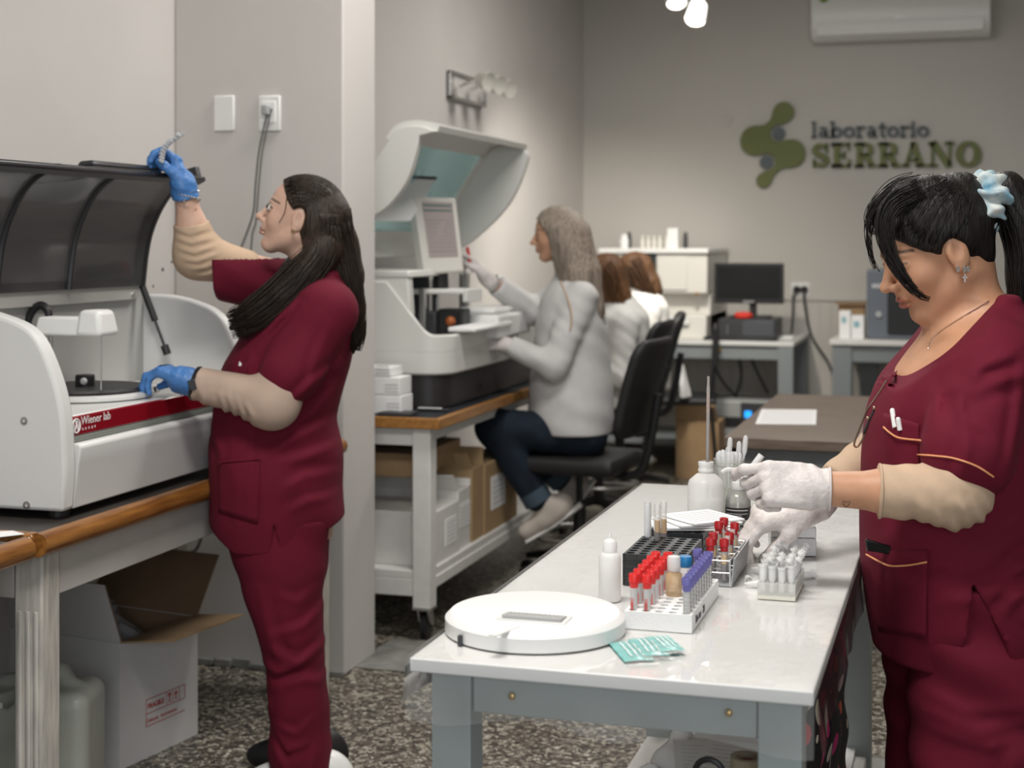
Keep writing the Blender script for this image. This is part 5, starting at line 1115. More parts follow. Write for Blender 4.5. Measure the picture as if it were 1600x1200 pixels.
# ------------------------------------------------------------------ big bottle with pipette, jar, pump bottle
q = T(1103, 838); R1 = .035
bb = bottle('wash_bottle', 'tall milky bottle of clear liquid holding a long pipette', q, [(R1-.003, 0), (R1, .003), (R1, .098), (R1-.003, .108), (.019, .119), (.0135, .122), (.0135, .128)], m_milk, None, None, [(.0, .001), (R1-.0015, .003), (R1-.0015, .072), (.0, .072)], mat('white_fluid', (.7, .7, .68), .5), 32)
b = MB(); b.lathe(q, [(.0135, .124), (.0152, .125), (.0152, .129), (.0140, .130), (.0140, .136), (.0150, .137), (.0150, .143), (.0125, .144), (.0125, .124)], 28, caps=False); b.build('neck', m_milk2, bb, smooth=True)
a_, c_ = q+Vector((.002, 0, .03)), P(1107, 588, (q-Vector((0, 0, 0))).y*0+ (q.x*-ST+q.y*CT)); dd = (c_-a_)
pp_ = thing('glass_pipette', 'long thin glass pipette with brown stain standing in the wash bottle', 'pipette', a_)
b = MB(); b.lathe(a_, [(.0018, 0), (.0036, .02), (.0036, dd.length*.93), (.0027, dd.length*.935), (.0027, dd.length)], 12, dd); b.build('glass', thin('pipette_glass', (.62, .58, .55), .42, .1, .9), pp_, smooth=True)
b = MB(); b.lathe(a_, [(.0022, .05), (.0024, dd.length*.70), (.0005, dd.length*.72)], 8, dd); b.build('stain', mat('brown_stain', (.10, .07, .05), .6, var=.6, vscale=90), pp_)
b = MB(); b.lathe(a_, [(.0025, dd.length*.75), (.0025, dd.length*.86), (.0005, dd.length*.88)], 8, dd); b.build('orange_residue', mat('orange_residue', (.62, .25, .07), .5), pp_)
q = T(1139, 806); RJ = .036
jr_ = thing('glass_jar', 'clear wide jar packed with plastic dropper tips', 'jar', q)
b = MB(); b.lathe(q, [(RJ-.004, 0), (RJ, .004), (RJ, .085), (RJ-.002, .098), (RJ-.006, .104), (RJ-.004, .106), (RJ-.004, .109), (RJ-.006, .110), (RJ-.004, .112), (RJ-.004, .118), (RJ-.0065, .119)], 32, caps=False); b.build('glass', thin('jar_glass', (.72, .74, .68), .30, .1, .9), jr_, smooth=True)
b = MB(); b.lathe(q, [(0, .002), (RJ-.003, .004), (RJ-.003, .06), (0, .06)], 24); b.build('liquid', thin('cloudy_yellow', (.70, .71, .60), .6), jr_, smooth=True)
m_tip = thin('dropper_plastic', (.95, .96, .97), .5, .2, .25)
random.seed(4)
for k in range(15):
    a = k*2.4; rr_ = .003+.0145*math.sqrt(k/15); x, y = q.x+rr_*math.cos(a), q.y+rr_*math.sin(a); hh = .128+.010*random.random() + (.028 if k in (3, 8) else 0)+(.018 if k == 11 else 0)
    if k in (3, 8, 11): x += (.010 if k != 3 else -.012)
    tilt = Vector((.10*math.cos(a), .10*math.sin(a), 1)).normalized()
    b = MB(); b0 = Vector((x, y, q.z+.05)); b.lathe(b0, [(.0022, 0), (.0022, hh-.09), (.0052, hh-.08), (.0056, hh-.062), (.0050, hh-.052), (.0030, hh-.048), (.0, hh-.0465)], 10, tilt)
    tag(b.build('dropper', m_tip, origin=b0, smooth=True), 'clear plastic dropper bulb standing in the jar, ' + ('tallest at left' if k == 3 else 'tallest at right' if k == 8 else 'tilted at right' if k == 11 else 'one of the short crowd'), 'dropper', 'droppers in the jar')
q = T(1153, 836); RP = .0245
pb_ = thing('pump_bottle', 'clear pump bottle with black printed label', 'bottle', q)
b = MB(); b.lathe(q, [(RP-.002, 0), (RP, .002), (RP, .066), (RP-.003, .076), (.013, .085), (.0095, .088), (.0095, .091)], 32); b.build('body', thin('clear_bottle', (.72, .72, .68), .35, .1, .9), pb_, smooth=True)
b = MB(); b.lathe(q, [(RP+.0004, .006), (RP+.0004, .056)], 40, caps=False); lbp = b.build('label_wrap', mat('label_black', (.018, .018, .02), .45), pb_, smooth=True)
m_lt = mat('label_print', (.42, .42, .42), .6); b = MB()
random.seed(2); cang = math.atan2(-q.y, -q.x)
for i in range(13):
    z = q.z+.051-.0033*i
    if i in (1, 5, 9): continue
    a0 = cang-.95; a1 = a0+1.2+.6*random.random(); w_ = .0011 if i in (0, 6) else .0006
    b.tube([(q.x+(RP+.0007)*math.cos(a0+(a1-a0)*k/8), q.y+(RP+.0007)*math.sin(a0+(a1-a0)*k/8), z) for k in range(9)], w_, 4)
tag(b.build('label_text', m_lt, lbp), kind='stuff')
b = MB(); b.lathe(q, [(.011, .088), (.0115, .089), (.0115, .101), (.010, .103), (.005, .106), (.004, .118), (.0085, .119), (.0085, .127), (.006, .130), (0, .130)], 24); b.build('pump_head', m_milk2, pb_, smooth=True)
b = MB(); b.tube(bez([q+Vector((0, 0, .125)), q+Vector((-.018, -.006, .127)), q+Vector((-.03, -.010, .121))], 8), .0038, 8); b.build('nozzle', m_milk2, pb_, smooth=True)
b = MB(); b.cyl(q+Vector((0, 0, .01)), q+Vector((0, 0, .09)), .0025, n=8); b.build('dip_tube', m_milk2, pb_)
# ------------------------------------------------------------------ wire rack with blood tubes
w0 = T(1097, 914); WX, WY = .046, .175
wr = thing('wire_rack', 'grey rack with clear tiers holding dark red capped blood tubes', 'rack', (w0.x+WX/2, w0.y+WY/2, TZ))
b = MB(); b.box(w0.x, w0.x+WX, w0.y, w0.y+WY, TZ, TZ+.004); b.build('base_plate', mat('rack_grey', (.30, .31, .32), .4), wr)
for z in (.022, .042):
    b = MB(); yy = [w0.y+WY*k/6 for k in range(7)]
    for x in (w0.x, w0.x+WX/2, w0.x+WX): b.tube([(x, w0.y, TZ+z), (x, w0.y+WY, TZ+z)], .0011, 5)
    for y in yy: b.tube([(w0.x, y, TZ+z), (w0.x+WX, y, TZ+z)], .0011, 5)
    b.build('wire_tier', mat('wire_white', (.62, .62, .62), .3, metal=.4), wr)
b = MB(); b.hexa([(w0.x+WX+.001, w0.y, TZ), (w0.x+WX+.003, w0.y, TZ), (w0.x+WX+.003, w0.y+WY, TZ), (w0.x+WX+.001, w0.y+WY, TZ)], [(w0.x+WX+.006, w0.y, TZ+.046), (w0.x+WX+.008, w0.y, TZ+.046), (w0.x+WX+.008, w0.y+WY, TZ+.046), (w0.x+WX+.006, w0.y+WY, TZ+.046)]); sd = b.build('side_plate', MATS['rack_grey'], wr)
for x, y in ((w0.x, w0.y), (w0.x+WX, w0.y), (w0.x, w0.y+WY), (w0.x+WX, w0.y+WY)):
    b = MB(); b.cyl((x, y, TZ), (x, y, TZ+.045), .0013, n=6); b.build('corner_wire', MATS['wire_white'], wr)
spots = [(0, 0, 0), (1, 0, .0), (0, 1, .004), (1, 2, 0), (0, 3, .012), (1, 4, .006), (0, 5, .008)]
nm = ['front left', 'front right', 'second row left', 'third row right', 'fourth row left', 'fifth row right', 'rearmost left']
for k, (i, j, up) in enumerate(spots):
    put_tube('rack', w0.x+WX*(.25+.5*i), w0.y+WY*(j+.5)/6, TZ+.0045+up, 'dark red capped blood tube in the wire rack, ' + nm[k], 'blood tubes in wire rack', R(-15*k))
for k, (i, j) in enumerate(((1, 1), (0, 2), (1, 3), (0, 4))):
    b = MB(); b.lathe((w0.x+WX*(.25+.5*i), w0.y+WY*(j+.5)/6, TZ+.0045), [(.001, 0), (.005, .003), (.005, .07), (.0042, .07), (.0042, .004)], 12, caps=False); o_ = (w0.x+WX*(.25+.5*i), w0.y+WY*(j+.5)/6, TZ+.0045)
    tag(b.build('open_tube', m_clear, origin=o_, smooth=True), 'thin empty open tube in the wire rack, %s from front' % ORD[k], 'tube', 'empty tubes in wire rack')
# ------------------------------------------------------------------ microtube block
v0 = T(1183, 936); VX, VY, VH = .060, .135, .026
mr = thing('microtube_rack', 'clear block crowded with open microtubes in front of the hands', 'rack', (v0.x+VX/2, v0.y+VY/2, TZ))
b = MB(); b.box(v0.x, v0.x+VX, v0.y, v0.y+VY, TZ, TZ+.007); b.build('base_layer', mat('yellowish_base', (.66, .64, .55), .5), mr, bevel=.001)
b = MB(); b.holes(v0.x, v0.x+VX, v0.y, v0.y+VY, TZ+.007, TZ+VH, 4, 8, .0046, .014); b.build('block', thin('clear_block', (.92, .92, .88), .45, .1, .5), mr)
m_micro = thin('microtube_plastic', (.95, .95, .94), .55, .12, .4)
mp_ = thing('microtube', 'm', 'microtube'); b = MB(); b.lathe((0, 0, 0), [(.001, 0), (.0042, .010), (.0046, .022), (.0056, .0225), (.0056, .0245), (.0045, .0245), (.0042, .021)], 10, caps=False); b.build('vial', m_micro, mp_, smooth=True)
b = MB(); b.lathe((.0085, 0, .030), [(.0052, 0), (.0052, .0016), (.0036, .0017), (.0034, .0045), (.0, .0045)], 10, (.6, 0, .8)); b.hexa([(.0045, -.0012, .024), (.0052, -.0012, .0235), (.0052, .0012, .0235), (.0045, .0012, .024)], [(.006, -.0012, .029), (.0067, -.0012, .0285), (.0067, .0012, .0285), (.006, .0012, .029)]); b.build('hinged_lid', m_micro, mp_, smooth=True)
COLN = ['leftmost', 'second left', 'second right', 'rightmost']; first = True; random.seed(9)
for i in range(4):
    for j in range(8):
        if (i, j) in ((1, 3), (2, 6), (0, 7), (3, 1)): continue
        o = mp_ if first else copy_tree(mp_); first = False
        o.location = (v0.x+VX*(i+.5)/4, v0.y+VY*(j+.5)/8, TZ+.0125+.012*random.random()); o.scale = (1.3, 1.3, 1.45); o.rotation_euler = (0, 0, random.choice((0, R(90)) if i % 2 else (0, 0))+random.uniform(-.2, .2))
        tag(o, 'open clear microtube in the block, %s column, %s from front' % (COLN[i], ORD[j]), 'microtube', 'microtubes in the clear block')
loose = [(1166, 905), (1172, 893), (1163, 917), (1246, 905)]
for k, (px, py) in enumerate(loose):
    q = T(px, py); o = copy_tree(mp_); o.location = q+Vector((0, 0, .0055)); o.rotation_euler = (R(90), 0, R(40*k+15)); tag(o, 'loose clear microtube lying on the plastic, ' + ['left of the block', 'left of the block behind another', 'left of the block nearest camera', 'right of the block'][k], 'microtube', 'loose microtubes')
# ------------------------------------------------------------------ grey-white tip box
t0, t1 = T(1212, 862), T(1258, 862); ux = Vector((.985, .17, 0)); uy = Vector((-.17, .985, 0)); q = T(1205, 868)
tb = thing('tip_box', 'white pipette tip box standing behind the gloved hands', 'box', q+ux*.035+uy*.06)
M_ = Matrix((ux, uy, Vector((0, 0, 1)))).transposed(); hx, hy_, hh = .040, .060, .052
c_ = q+ux*hx+uy*hy_
b = MB(); b.obox(c_+Vector((0, 0, .016)), hx, hy_, .016, M_); b.build('box_base', mat('tipbox_grey', (.60, .60, .59), .4), tb, bevel=.002)
b = MB(); b.obox(c_+Vector((0, 0, .0425)), hx, hy_, .0095, M_); b.build('box_lid', mat('tipbox_white', (.70, .70, .69), .4), tb, bevel=.002)
b = MB()
for i in range(8):
    for j in range(12): b.lathe(c_+ux*(-hx+.005*2*(i+.5))*1.0+uy*(-hy_+.01*(j+.5))+Vector((0, 0, .052)), [(.0036, 0), (.0036, .0016), (.002, .0016)], 8)
tag(b.build('tip_tops', mat('tip_white', (.8, .8, .8), .4), tb), kind='stuff')
b = MB(); b.obox(c_+ux*.0+uy*(-hy_-.001)+Vector((0, 0, .022)), .006, .0015, .006, M_); b.build('latch', MATS['tipbox_white'], tb, bevel=.001)
# ------------------------------------------------------------------ teal sealed packets
m_tealp = mat('packet_teal', (.13, .56, .53), .4, var=.25, vscale=60, stretch=(1, 5, 1)); m_clearp = thin('packet_clear', (.9, .92, .90), .15, .15, .6)
def packet(lab, px, py, ang, ln, wd, k):
    q = T(px, py); t = thing('sealed_packet', lab, 'packet', q, group='teal packets by the round lid'); M_ = Matrix.Rotation(ang, 3, 'Z'); z = .0022+.0022*k
    f = lambda u, v: q+M_ @ Vector(((u-.5)*ln, (v-.5)*wd, z+.0022*math.sin(math.pi*v)*math.sin(math.pi*u)+.0006*math.sin(u*30)))
    b = MB(); b.grid(lambda u, v: f(u*.66+.17, v), 14, 6); b.build('teal_film', m_tealp, t, smooth='all')
    b = MB(); b.grid(lambda u, v: f(u, v)+Vector((0, 0, .0012)), 16, 6); b.build('clear_film', m_clearp, t, smooth='all')
    b = MB(); 
    for i in range(3): b.grid(lambda u, v, i=i: f(.25+.5*u, .25+.2*i+.05*v)+Vector((0, 0, .0018)), 5, 1)
    b.build('print', mat('print_white', (.75, .8, .8), .5), t)
packet('teal sealed swab packet, the left one touching the lid', 986, 1020, R(116), .145, .042, 0)
packet('teal sealed swab packet, the middle one', 1013, 1016, R(114), .135, .040, 1)
packet('pale sealed swab packet with dark print, the right one', 1038, 1013, R(118), .115, .036, 2)
# ------------------------------------------------------------------ things on and by the lower shelf
def bagf(p):
    d = ell((0, 0, .045), (.11, .10, .055))(p); d = smin(d, cap((-.02, .02, .07), (.03, .05, .135), .045, .03)(p), .05); d = smin(d, ell((.08, .03, .04), (.07, .07, .045))(p), .03)
    return smax(d+.007*np.sin(p[:, 0]*70+4*np.sin(p[:, 1]*37))*np.sin(p[:, 2]*60+p[:, 1]*50), -p[:, 2]+.001, .004)
q = on_z(1028, 1212, SZ); q = P(1032, 1200, 2.62); q.z = SZ
bg = blob('plastic_bag', bagf, [((-.2, -.2, -.01), (.24, .2, .22), .006)], thin('bag_film', (.86, .87, .87), .9, .2, .5), None, loc_offset=(q.x, q.y, SZ)); bg.scale = (.85, .85, 1.72); tag(bg, 'crumpled white plastic bag on the lower shelf of white table', 'bag')
pz = SZ+.14; q = P(1118, 1190, 2.25)
tr = thing('paper_box', 'white box with printed papers on the lower shelf', 'box', (q.x, q.y, SZ)); b = MB(); b.box(q.x-.055, q.x+.055, q.y-.05, q.y+.14, SZ, q.z-.004); b.build('box', m_white, tr, bevel=.004)
for k in range(2):
    M_ = Matrix.Rotation(R(12-16*k), 3, 'Z'); c_ = (q.x-.02+.035*k, q.y+.02, q.z-.002+.002*k); b = MB(); b.obox(c_, .045, .075, .0008, M_); po = tag(b.build('printed_sheet', m_paper, origin=c_), ['printed white sheet under the table, the left one', 'printed white sheet under the table, the right one'][k], 'paper')
    b = MB()
    for i in range(7): b.obox(Vector(c_)+M_ @ Vector((.0, -.055+.017*i, .0011)), .034, .0015, .0002, M_)
    b.build('print_line', mat('print_grey', (.5, .5, .5), .8), po)
q2 = P(1108, 1200, 2.12); b = MB(); b.tube([(q2.x+.02*math.cos(R(a)), q2.y, q2.z-.008+.02*math.sin(R(a))) for a in range(-20, 201, 20)], .0045, 8); b.lathe((q2.x-.021, q2.y-.012, q2.z-.018), [(.008, 0), (.010, .006), (.008, .012)], 12, (0, 1, 0)); tag(b.build('ear_defender', m_black, origin=q2, smooth=True), 'small black curved clip on papers under the table', 'clip')
q = P(1168, 1195, 2.1); b = MB(); b.lathe((q.x, q.y, q.z-.03), [(.012, 0), (.013, .0), (.013, .05), (.010, .05), (.010, .03), (0, .03)], 24); tr_ = thing('tape_roll', 'roll of brown tape with red core under the table', 'tape', (q.x, q.y, SZ)); b = MB(); b.lathe((q.x, q.y, SZ), [(.024, 0), (.024, q.z+.012-SZ), (.016, q.z+.012-SZ), (.016, q.z-.01-SZ), (0, q.z-.01-SZ)], 28); b.build('roll', mat('tape_brown', (.33, .28, .20), .3), tr_, smooth=True)
b = MB(); b.lathe((q.x, q.y, q.z-.012), [(.0155, 0), (.0155, .016), (0, .012)], 24); b.build('core', mat('tape_core', (.20, .012, .015), .5), tr_, smooth=True)
# patterned bag hanging below the right edge
def bag_mat():
    m = bpy.data.materials.new('oval_print'); m.use_nodes = True; nt = m.node_tree; L = nt.links.new; bs = nt.nodes['Principled BSDF']
    tc = nt.nodes.new('ShaderNodeTexCoord'); mp = nt.nodes.new('ShaderNodeMapping'); mp.inputs['Scale'].default_value = (24, 24, 17); mp.inputs['Rotation'].default_value = (.5, .35, .2); L(tc.outputs['Object'], mp.inputs[0])
    v = nt.nodes.new('ShaderNodeTexVoronoi'); v.inputs['Scale'].default_value = 1; v.inputs['Randomness'].default_value = .75; L(mp.outputs[0], v.inputs['Vector'])
    sp = nt.nodes.new('ShaderNodeSeparateColor'); L(v.outputs['Color'], sp.inputs[0])
    r = nt.nodes.new('ShaderNodeValToRGB'); r.color_ramp.interpolation = 'CONSTANT'; e = r.color_ramp.elements
    for _ in range(2): e.new(.5)
    for k, (p, c) in enumerate(((0, (.42, .03, .04)), (.35, (.55, .02, .16)), (.6, (.58, .52, .42)), (.85, (.55, .10, .05)))): e[k].position = p; e[k].color = (*c, 1)
    L(sp.outputs[0], r.inputs[0])
    st = nt.nodes.new('ShaderNodeMath'); st.operation = 'LESS_THAN'; st.inputs[1].default_value = .37; L(v.outputs['Distance'], st.inputs[0])
    mx = nt.nodes.new('ShaderNodeMixRGB'); mx.inputs[1].default_value = (.010, .009, .009, 1); L(st.outputs[0], mx.inputs[0]); L(r.outputs[0], mx.inputs[2]); L(mx.outputs[0], bs.inputs['Base Color']); bs.inputs['Roughness'].default_value = .75
    return m
def clothf(p):
    d = rbox((0, 0, .21), (.05, .36, .20), .04)(p); return d+.006*np.sin(p[:, 1]*38+p[:, 2]*9)+.004*np.sin(p[:, 2]*50+p[:, 1]*14)
pbx = FX1-.10; pbg = blob('cloth_bag', clothf, [((-.09, -.42, -.02), (.09, .42, .46), .010)], bag_mat(), None, loc_offset=(pbx, 2.83, SZ+.006)); tag(pbg, 'black cloth bag with pink and cream oval print under the table', 'bag')
q = on_z(1297, 1185, SZ); b = MB(); b.box(q.x-.03, q.x+.05, q.y-.1, q.y+.06, SZ, SZ+.01) ; tag(b.build('label_card', m_paper, origin=q), 'small white card on the lower shelf by the cloth bag', 'card')
# ================================================================== people
def skin_mat(name, rough=.5):
    m = bpy.data.materials.new(name); m.use_nodes = True; nt = m.node_tree; L = nt.links.new; b = nt.nodes['Principled BSDF']
    a = nt.nodes.new('ShaderNodeVertexColor'); a.layer_name = 'Col'
    n = nt.nodes.new('ShaderNodeTexNoise'); n.inputs['Scale'].default_value = 45; n.inputs['Detail'].default_value = 4
    tc = nt.nodes.new('ShaderNodeTexCoord'); L(tc.outputs['Object'], n.inputs['Vector'])
    r = nt.nodes.new('ShaderNodeMapRange'); r.inputs['To Min'].default_value = .86; r.inputs['To Max'].default_value = 1.12; L(n.outputs['Fac'], r.inputs['Value'])
    mx = nt.nodes.new('ShaderNodeVectorMath'); mx.operation = 'SCALE'; L(a.outputs['Color'], mx.inputs[0]); L(r.outputs[0], mx.inputs['Scale']); L(mx.outputs[0], b.inputs['Base Color'])
    b.inputs['Roughness'].default_value = rough; b.inputs['Subsurface Weight'].default_value = .12; b.inputs['Subsurface Radius'].default_value = (.010, .004, .002)
    return m
def cloth_mat(name, col, rough=.85, weave=900, fold=.0, var=.10):
    m = mat(name, col, rough, var=var, vscale=14, bump=.10, bscale=weave, spec=.25); return m
def hair_mat(name, c1, c2, stretch=(60, 60, 3), rough=.42):
    m = bpy.data.materials.new(name); m.use_nodes = True; nt = m.node_tree; L = nt.links.new; b = nt.nodes['Principled BSDF']
    tc = nt.nodes.new('ShaderNodeTexCoord'); mp = nt.nodes.new('ShaderNodeMapping'); mp.inputs['Scale'].default_value = stretch; L(tc.outputs['Object'], mp.inputs[0])
    n = nt.nodes.new('ShaderNodeTexNoise'); n.inputs['Scale'].default_value = 4; n.inputs['Detail'].default_value = 5; L(mp.outputs[0], n.inputs['Vector'])
    r = nt.nodes.new('ShaderNodeValToRGB'); r.color_ramp.elements[0].position = .32; r.color_ramp.elements[1].position = .68; r.color_ramp.elements[0].color = (*c1, 1); r.color_ramp.elements[1].color = (*c2, 1)
    L(n.outputs['Fac'], r.inputs[0]); L(r.outputs[0], b.inputs['Base Color']); b.inputs['Roughness'].default_value = rough; b.inputs['Specular IOR Level'].default_value = .3
    bp = nt.nodes.new('ShaderNodeBump'); bp.inputs['Strength'].default_value = .35; bp.inputs['Distance'].default_value = .01; L(n.outputs['Fac'], bp.inputs['Height']); L(bp.outputs[0], b.inputs['Normal'])
    return m
m_skin = skin_mat('skin')
m_eye = mat('eye_white', (.62, .60, .57), .25); m_iris = mat('iris_brown', (.03, .015, .008), .2); m_silver = mat('silver', (.8, .8, .78), .2, metal=1)
def vn(p, s, seed=0):
    """cheap smooth pseudo noise in -1..1"""
    q = p*s; x, y, z = q[:, 0]+seed, q[:, 1]+seed*1.7, q[:, 2]-seed*.6
    return (np.sin(x*1.1+1.7*np.sin(y*.9+z*.7))+np.sin(y*1.3+1.9*np.sin(z*.8-x*.6))+np.sin(z*1.2+1.5*np.sin(x*.7+y*1.1)))/3
class Fig:
    """a person's own frame: x to the camera's right, y away from the camera, z up, origin on the floor"""
    def __init__(s, label, px, Y0, cat='person'):
        s.Y0 = Y0; s.X0 = (px-800)/FPX*Y0; g = cam2w(s.X0, Y0, 0)
        s.t = thing('person', label, cat, g, YAW)
    def J(s, px, py, dY=0): Y = s.Y0+dY; return Vector(((px-800)/FPX*Y-s.X0, dY, CAMZ-(py-HOR)/FPX*Y))
    def child(s, b, name, m, smooth=False, parent=None, label=None, **kw):      # MB built in the figure's own frame
        o = b.build(name, m, None, smooth=smooth, label=label, **kw); o.parent = parent or s.t; return o
class Head:
    """head frame: fwd, up, side (towards camera); unit = head height"""
    def __init__(s, c, pitch, yaw, roll, h):
        f = Vector((-math.cos(pitch)*math.cos(yaw), -math.cos(pitch)*math.sin(yaw), math.sin(pitch)))
        side = Vector((0, 0, 1)).cross(f).normalized()*1.0
        if side.y > 0: side = -side
        up = f.cross(side); up = up if up.z > 0 else -up
        s.c, s.f, s.u, s.s, s.h = Vector(c), f, up.normalized(), side, h
        s.M = np.array([tuple(s.f), tuple(s.u), tuple(s.s)], dtype=np.float32).T     # columns = axes
    def loc(s, p): return ((p-A3(s.c))@s.M)/s.h
    def pt(s, a, b, c=0): return s.c+s.h*(s.f*a+s.u*b+s.s*c)
    def sdf(s, p):
        q = s.loc(p); qa = q.copy(); qa[:, 2] = np.abs(qa[:, 2])             # mirrored halves
        d = ell((-.055, .135, 0), (.425, .365, .335))(q)
        d = smin(d, ell((.10, -.12, 0), (.27, .34, .255))(q), .10)
        d = smin(d, cap((-.06, -.20, .225), (.22, -.42, .07), .075, .075)(qa), .09)
        d = smin(d, cap((.225, -.425, 0), (.26, -.405, 0), .085)(q), .06)
        d = smin(d, ell((.215, -.105, .15), (.115, .12, .10))(qa), .07)
        d = smin(d, ell((.305, .085, .085), (.065, .045, .12))(qa), .06)
        d = smax(d, -ell((.405, .012, .148), (.085, .055, .085))(qa), .05)   # eye hollows
        d = smin(d, ell((.302, .015, .142), (.062, .056, .072))(qa), .02)    # closed lids and ball
        d = smin(d, cap((.355, .045, 0), (.445, -.115, 0), .030, .042)(q), .035)
        d = smin(d, ell((.455, -.125, 0), (.045, .038, .042))(q), .03)
        d = smin(d, ell((.395, -.145, .052), (.045, .034, .030))(qa), .02)
        d = smin(d, ell((.335, -.22, 0), (.055, .06, .11))(q), .05)
        d = smin(d, ell((.367, -.252, 0), (.042, .022, .10))(q), .016)
        d = smin(d, ell((.358, -.300, 0), (.044, .026, .085))(q), .016)
        d = smin(d, ell((-.05, -.02, .325), (.085, .135, .035))(qa), .025)   # ear
        d = smax(d, -ell((-.035, .0, .375), (.05, .085, .035))(qa), .015)
        d = smin(d, ell((-.025, -.135, .325), (.035, .04, .022))(qa), .02)
        return d*s.h
    def color(s, V, base, lip, brow, blush=.12):
        q = s.loc(V.astype(np.float32)); qa = q.copy(); qa[:, 2] = np.abs(qa[:, 2]); C = np.tile(np.array(base, dtype=np.float32), (len(V), 1))
        def mixin(mask, col): nonlocal C; C = C*(1-mask[:, None])+np.array(col, dtype=np.float32)*mask[:, None]
        sm = lambda d, w_: np.clip(.5-d/w_, 0, 1)
        red = np.clip(1-np.sqrt(((qa-np.array([.30, -.13, .17], dtype=np.float32))**2).sum(1))/.16, 0, 1)*blush
        mixin(red, (base[0]*1.05, base[1]*.62, base[2]*.55))
        l = np.minimum(ell((.385, -.250, 0), (.06, .026, .095))(q), ell((.375, -.302, 0), (.06, .030, .082))(q)); mixin(sm(l, .012)*(q[:, 0] > .3)*.9, lip)
        mixin(sm(np.abs(q[:, 1]+.276)-.004, .006)*(np.abs(q[:, 2]) < .09)*(q[:, 0] > .31)*.7, [c*.3 for c in lip])
        ec = qa-np.array([.33, .0, .17], dtype=np.float32); b_ = np.abs(qa[:, 1]-(.098+.03*np.sin(np.clip((qa[:, 2]-.03)/.22, 0, 1)*3.1)-.0))-.012
        mixin(sm(b_, .010)*((qa[:, 2] > .035) & (qa[:, 2] < .25) & (q[:, 0] > .12))*.85, brow)
        li = np.abs(qa[:, 1]-(.018+.014*np.cos((qa[:, 2]-.145)*16)))-.007; mixin(sm(li, .008)*((qa[:, 2] > .075) & (qa[:, 2] < .215) & (q[:, 0] > .2) & (np.abs(qa[:, 1]) < .06))*.75, [c*.6 for c in brow])
        n_ = np.sqrt(((qa-np.array([.425, -.168, .028], dtype=np.float32))**2).sum(1))-.014; mixin(sm(n_, .012)*.7, [c*.3 for c in base])
        e_ = ell((-.035, -.01, .365), (.035, .06, .03))(qa); mixin(sm(e_, .03)*.35, [c*.5 for c in base])
        return C
def hand(w_, F, N, scale=1., curl=((25, 35, 25),)*4, spread=.0, thumb=None, fat=1., side=1):
    """wrist, finger direction, palm normal (where the palm faces); returns fields for palm, fingers and thumb, plus finger tips.
       side=+1 puts the index finger on F x N"""
    F = Vector(F).normalized(); N = Vector(N); N = (N-F*N.dot(F)).normalized(); S_ = F.cross(N)*side; w_ = Vector(w_); L_ = scale
    Mx = np.array([tuple(F), tuple(S_), tuple(N)]).T
    fs = [rbox(tuple(w_+F*.048*L_), (.046*L_, .037*L_*fat, .0135*L_*fat), .012*L_, Mx)]
    fs.append(cap(tuple(w_-F*.02*L_), tuple(w_+F*.02*L_), .027*L_*fat, .027*L_*fat))
    fs.append(cap(tuple(w_+F*.02*L_+S_*.022*L_+N*.008*L_), tuple(w_+F*.05*L_+S_*.026*L_+N*.006*L_), .015*L_*fat, .013*L_*fat))
    palm = union(fs, .018*L_); fing = []; tips = []
    for i in range(4):
        off = (.028-.0187*i)*L_; ln = (.042, .046, .043, .034)[i]*L_; r = (.0088, .0088, .0084, .0075)[i]*L_*fat
        b_ = w_+F*((.088, .092, .088, .080)[i]*L_)+S_*off; a = 0; pts = [b_-F*.02*L_, b_]; d = F
        for k, c in enumerate(curl[i]):
            a += R(c); d = (F*math.cos(a)+N*math.sin(a)+S_*spread*(1.5-i)*.3).normalized(); pts.append(pts[-1]+d*ln*(1, .62, .52)[k])
        fing.append(chain([tuple(p) for p in pts], [r*1.05, r*1.05, r, r*.92, r*.80], .006*L_)); tips.append(pts[-1])
    if thumb:
        pts = [w_+F*.022*L_+S_*.026*L_+N*.008*L_]+[w_+F*(a*L_)+S_*(b_*L_)+N*(c*L_) for a, b_, c in thumb]
        fing.append(chain([tuple(p) for p in pts], [.0145*L_*fat, .0118*L_*fat, .0105*L_*fat, .0085*L_*fat][:len(pts)], .008*L_)); tips.append(pts[-1])
    def f(p):
        d = palm(p)
        g = fing[0](p)
        for x in fing[1:]: g = np.minimum(g, x(p))
        return smin(d, g, .009*L_)
    return f, tips
def bbox(pts, pad): a = np.array([tuple(p) for p in pts]); return a.min(0)-pad, a.max(0)+pad
def strands(paths, n, r0, spread, seed=1, seg=10, wav=.004, lvar=.12):
    """hair strands as fine tapering tubes along a guide path: list of points and spread (two half widths) per point"""
    b = MB(); rng = random.Random(seed)
    for pts, (sa, sb) in paths:
        pts = [Vector(p) for p in pts]
        for _ in range(n):
            a = rng.random()*2*math.pi; rr_ = math.sqrt(rng.random()); u, v = rr_*math.cos(a)*sa, rr_*math.sin(a)*sb; ph = rng.random()*6; l0 = rng.random()*.15; l1 = 1-rng.random()*lvar
            c = bez(pts, seg*2); m = len(c); i0, i1 = int(l0*m), max(int(l1*m), int(l0*m)+3); q = []
            for k in range(i0, min(i1, m)):
                t = k/(m-1); tg = (c[min(k+1, m-1)]-c[max(k-1, 0)]).normalized(); A_ = tg.cross(Vector((0, 1, 0))); A_ = A_.normalized() if A_.length > .1 else Vector((1, 0, 0)); B_ = tg.cross(A_)
                sp_ = spread(t); q.append(c[k]+A_*(u*sp_+wav*math.sin(t*7+ph))+B_*(v*sp_+wav*math.cos(t*6+ph)))
            if len(q) > 3: b.tube(q, [r0*(1-.6*abs(k/(len(q)-1)-.3)) for k in range(len(q))], 4)
    return b
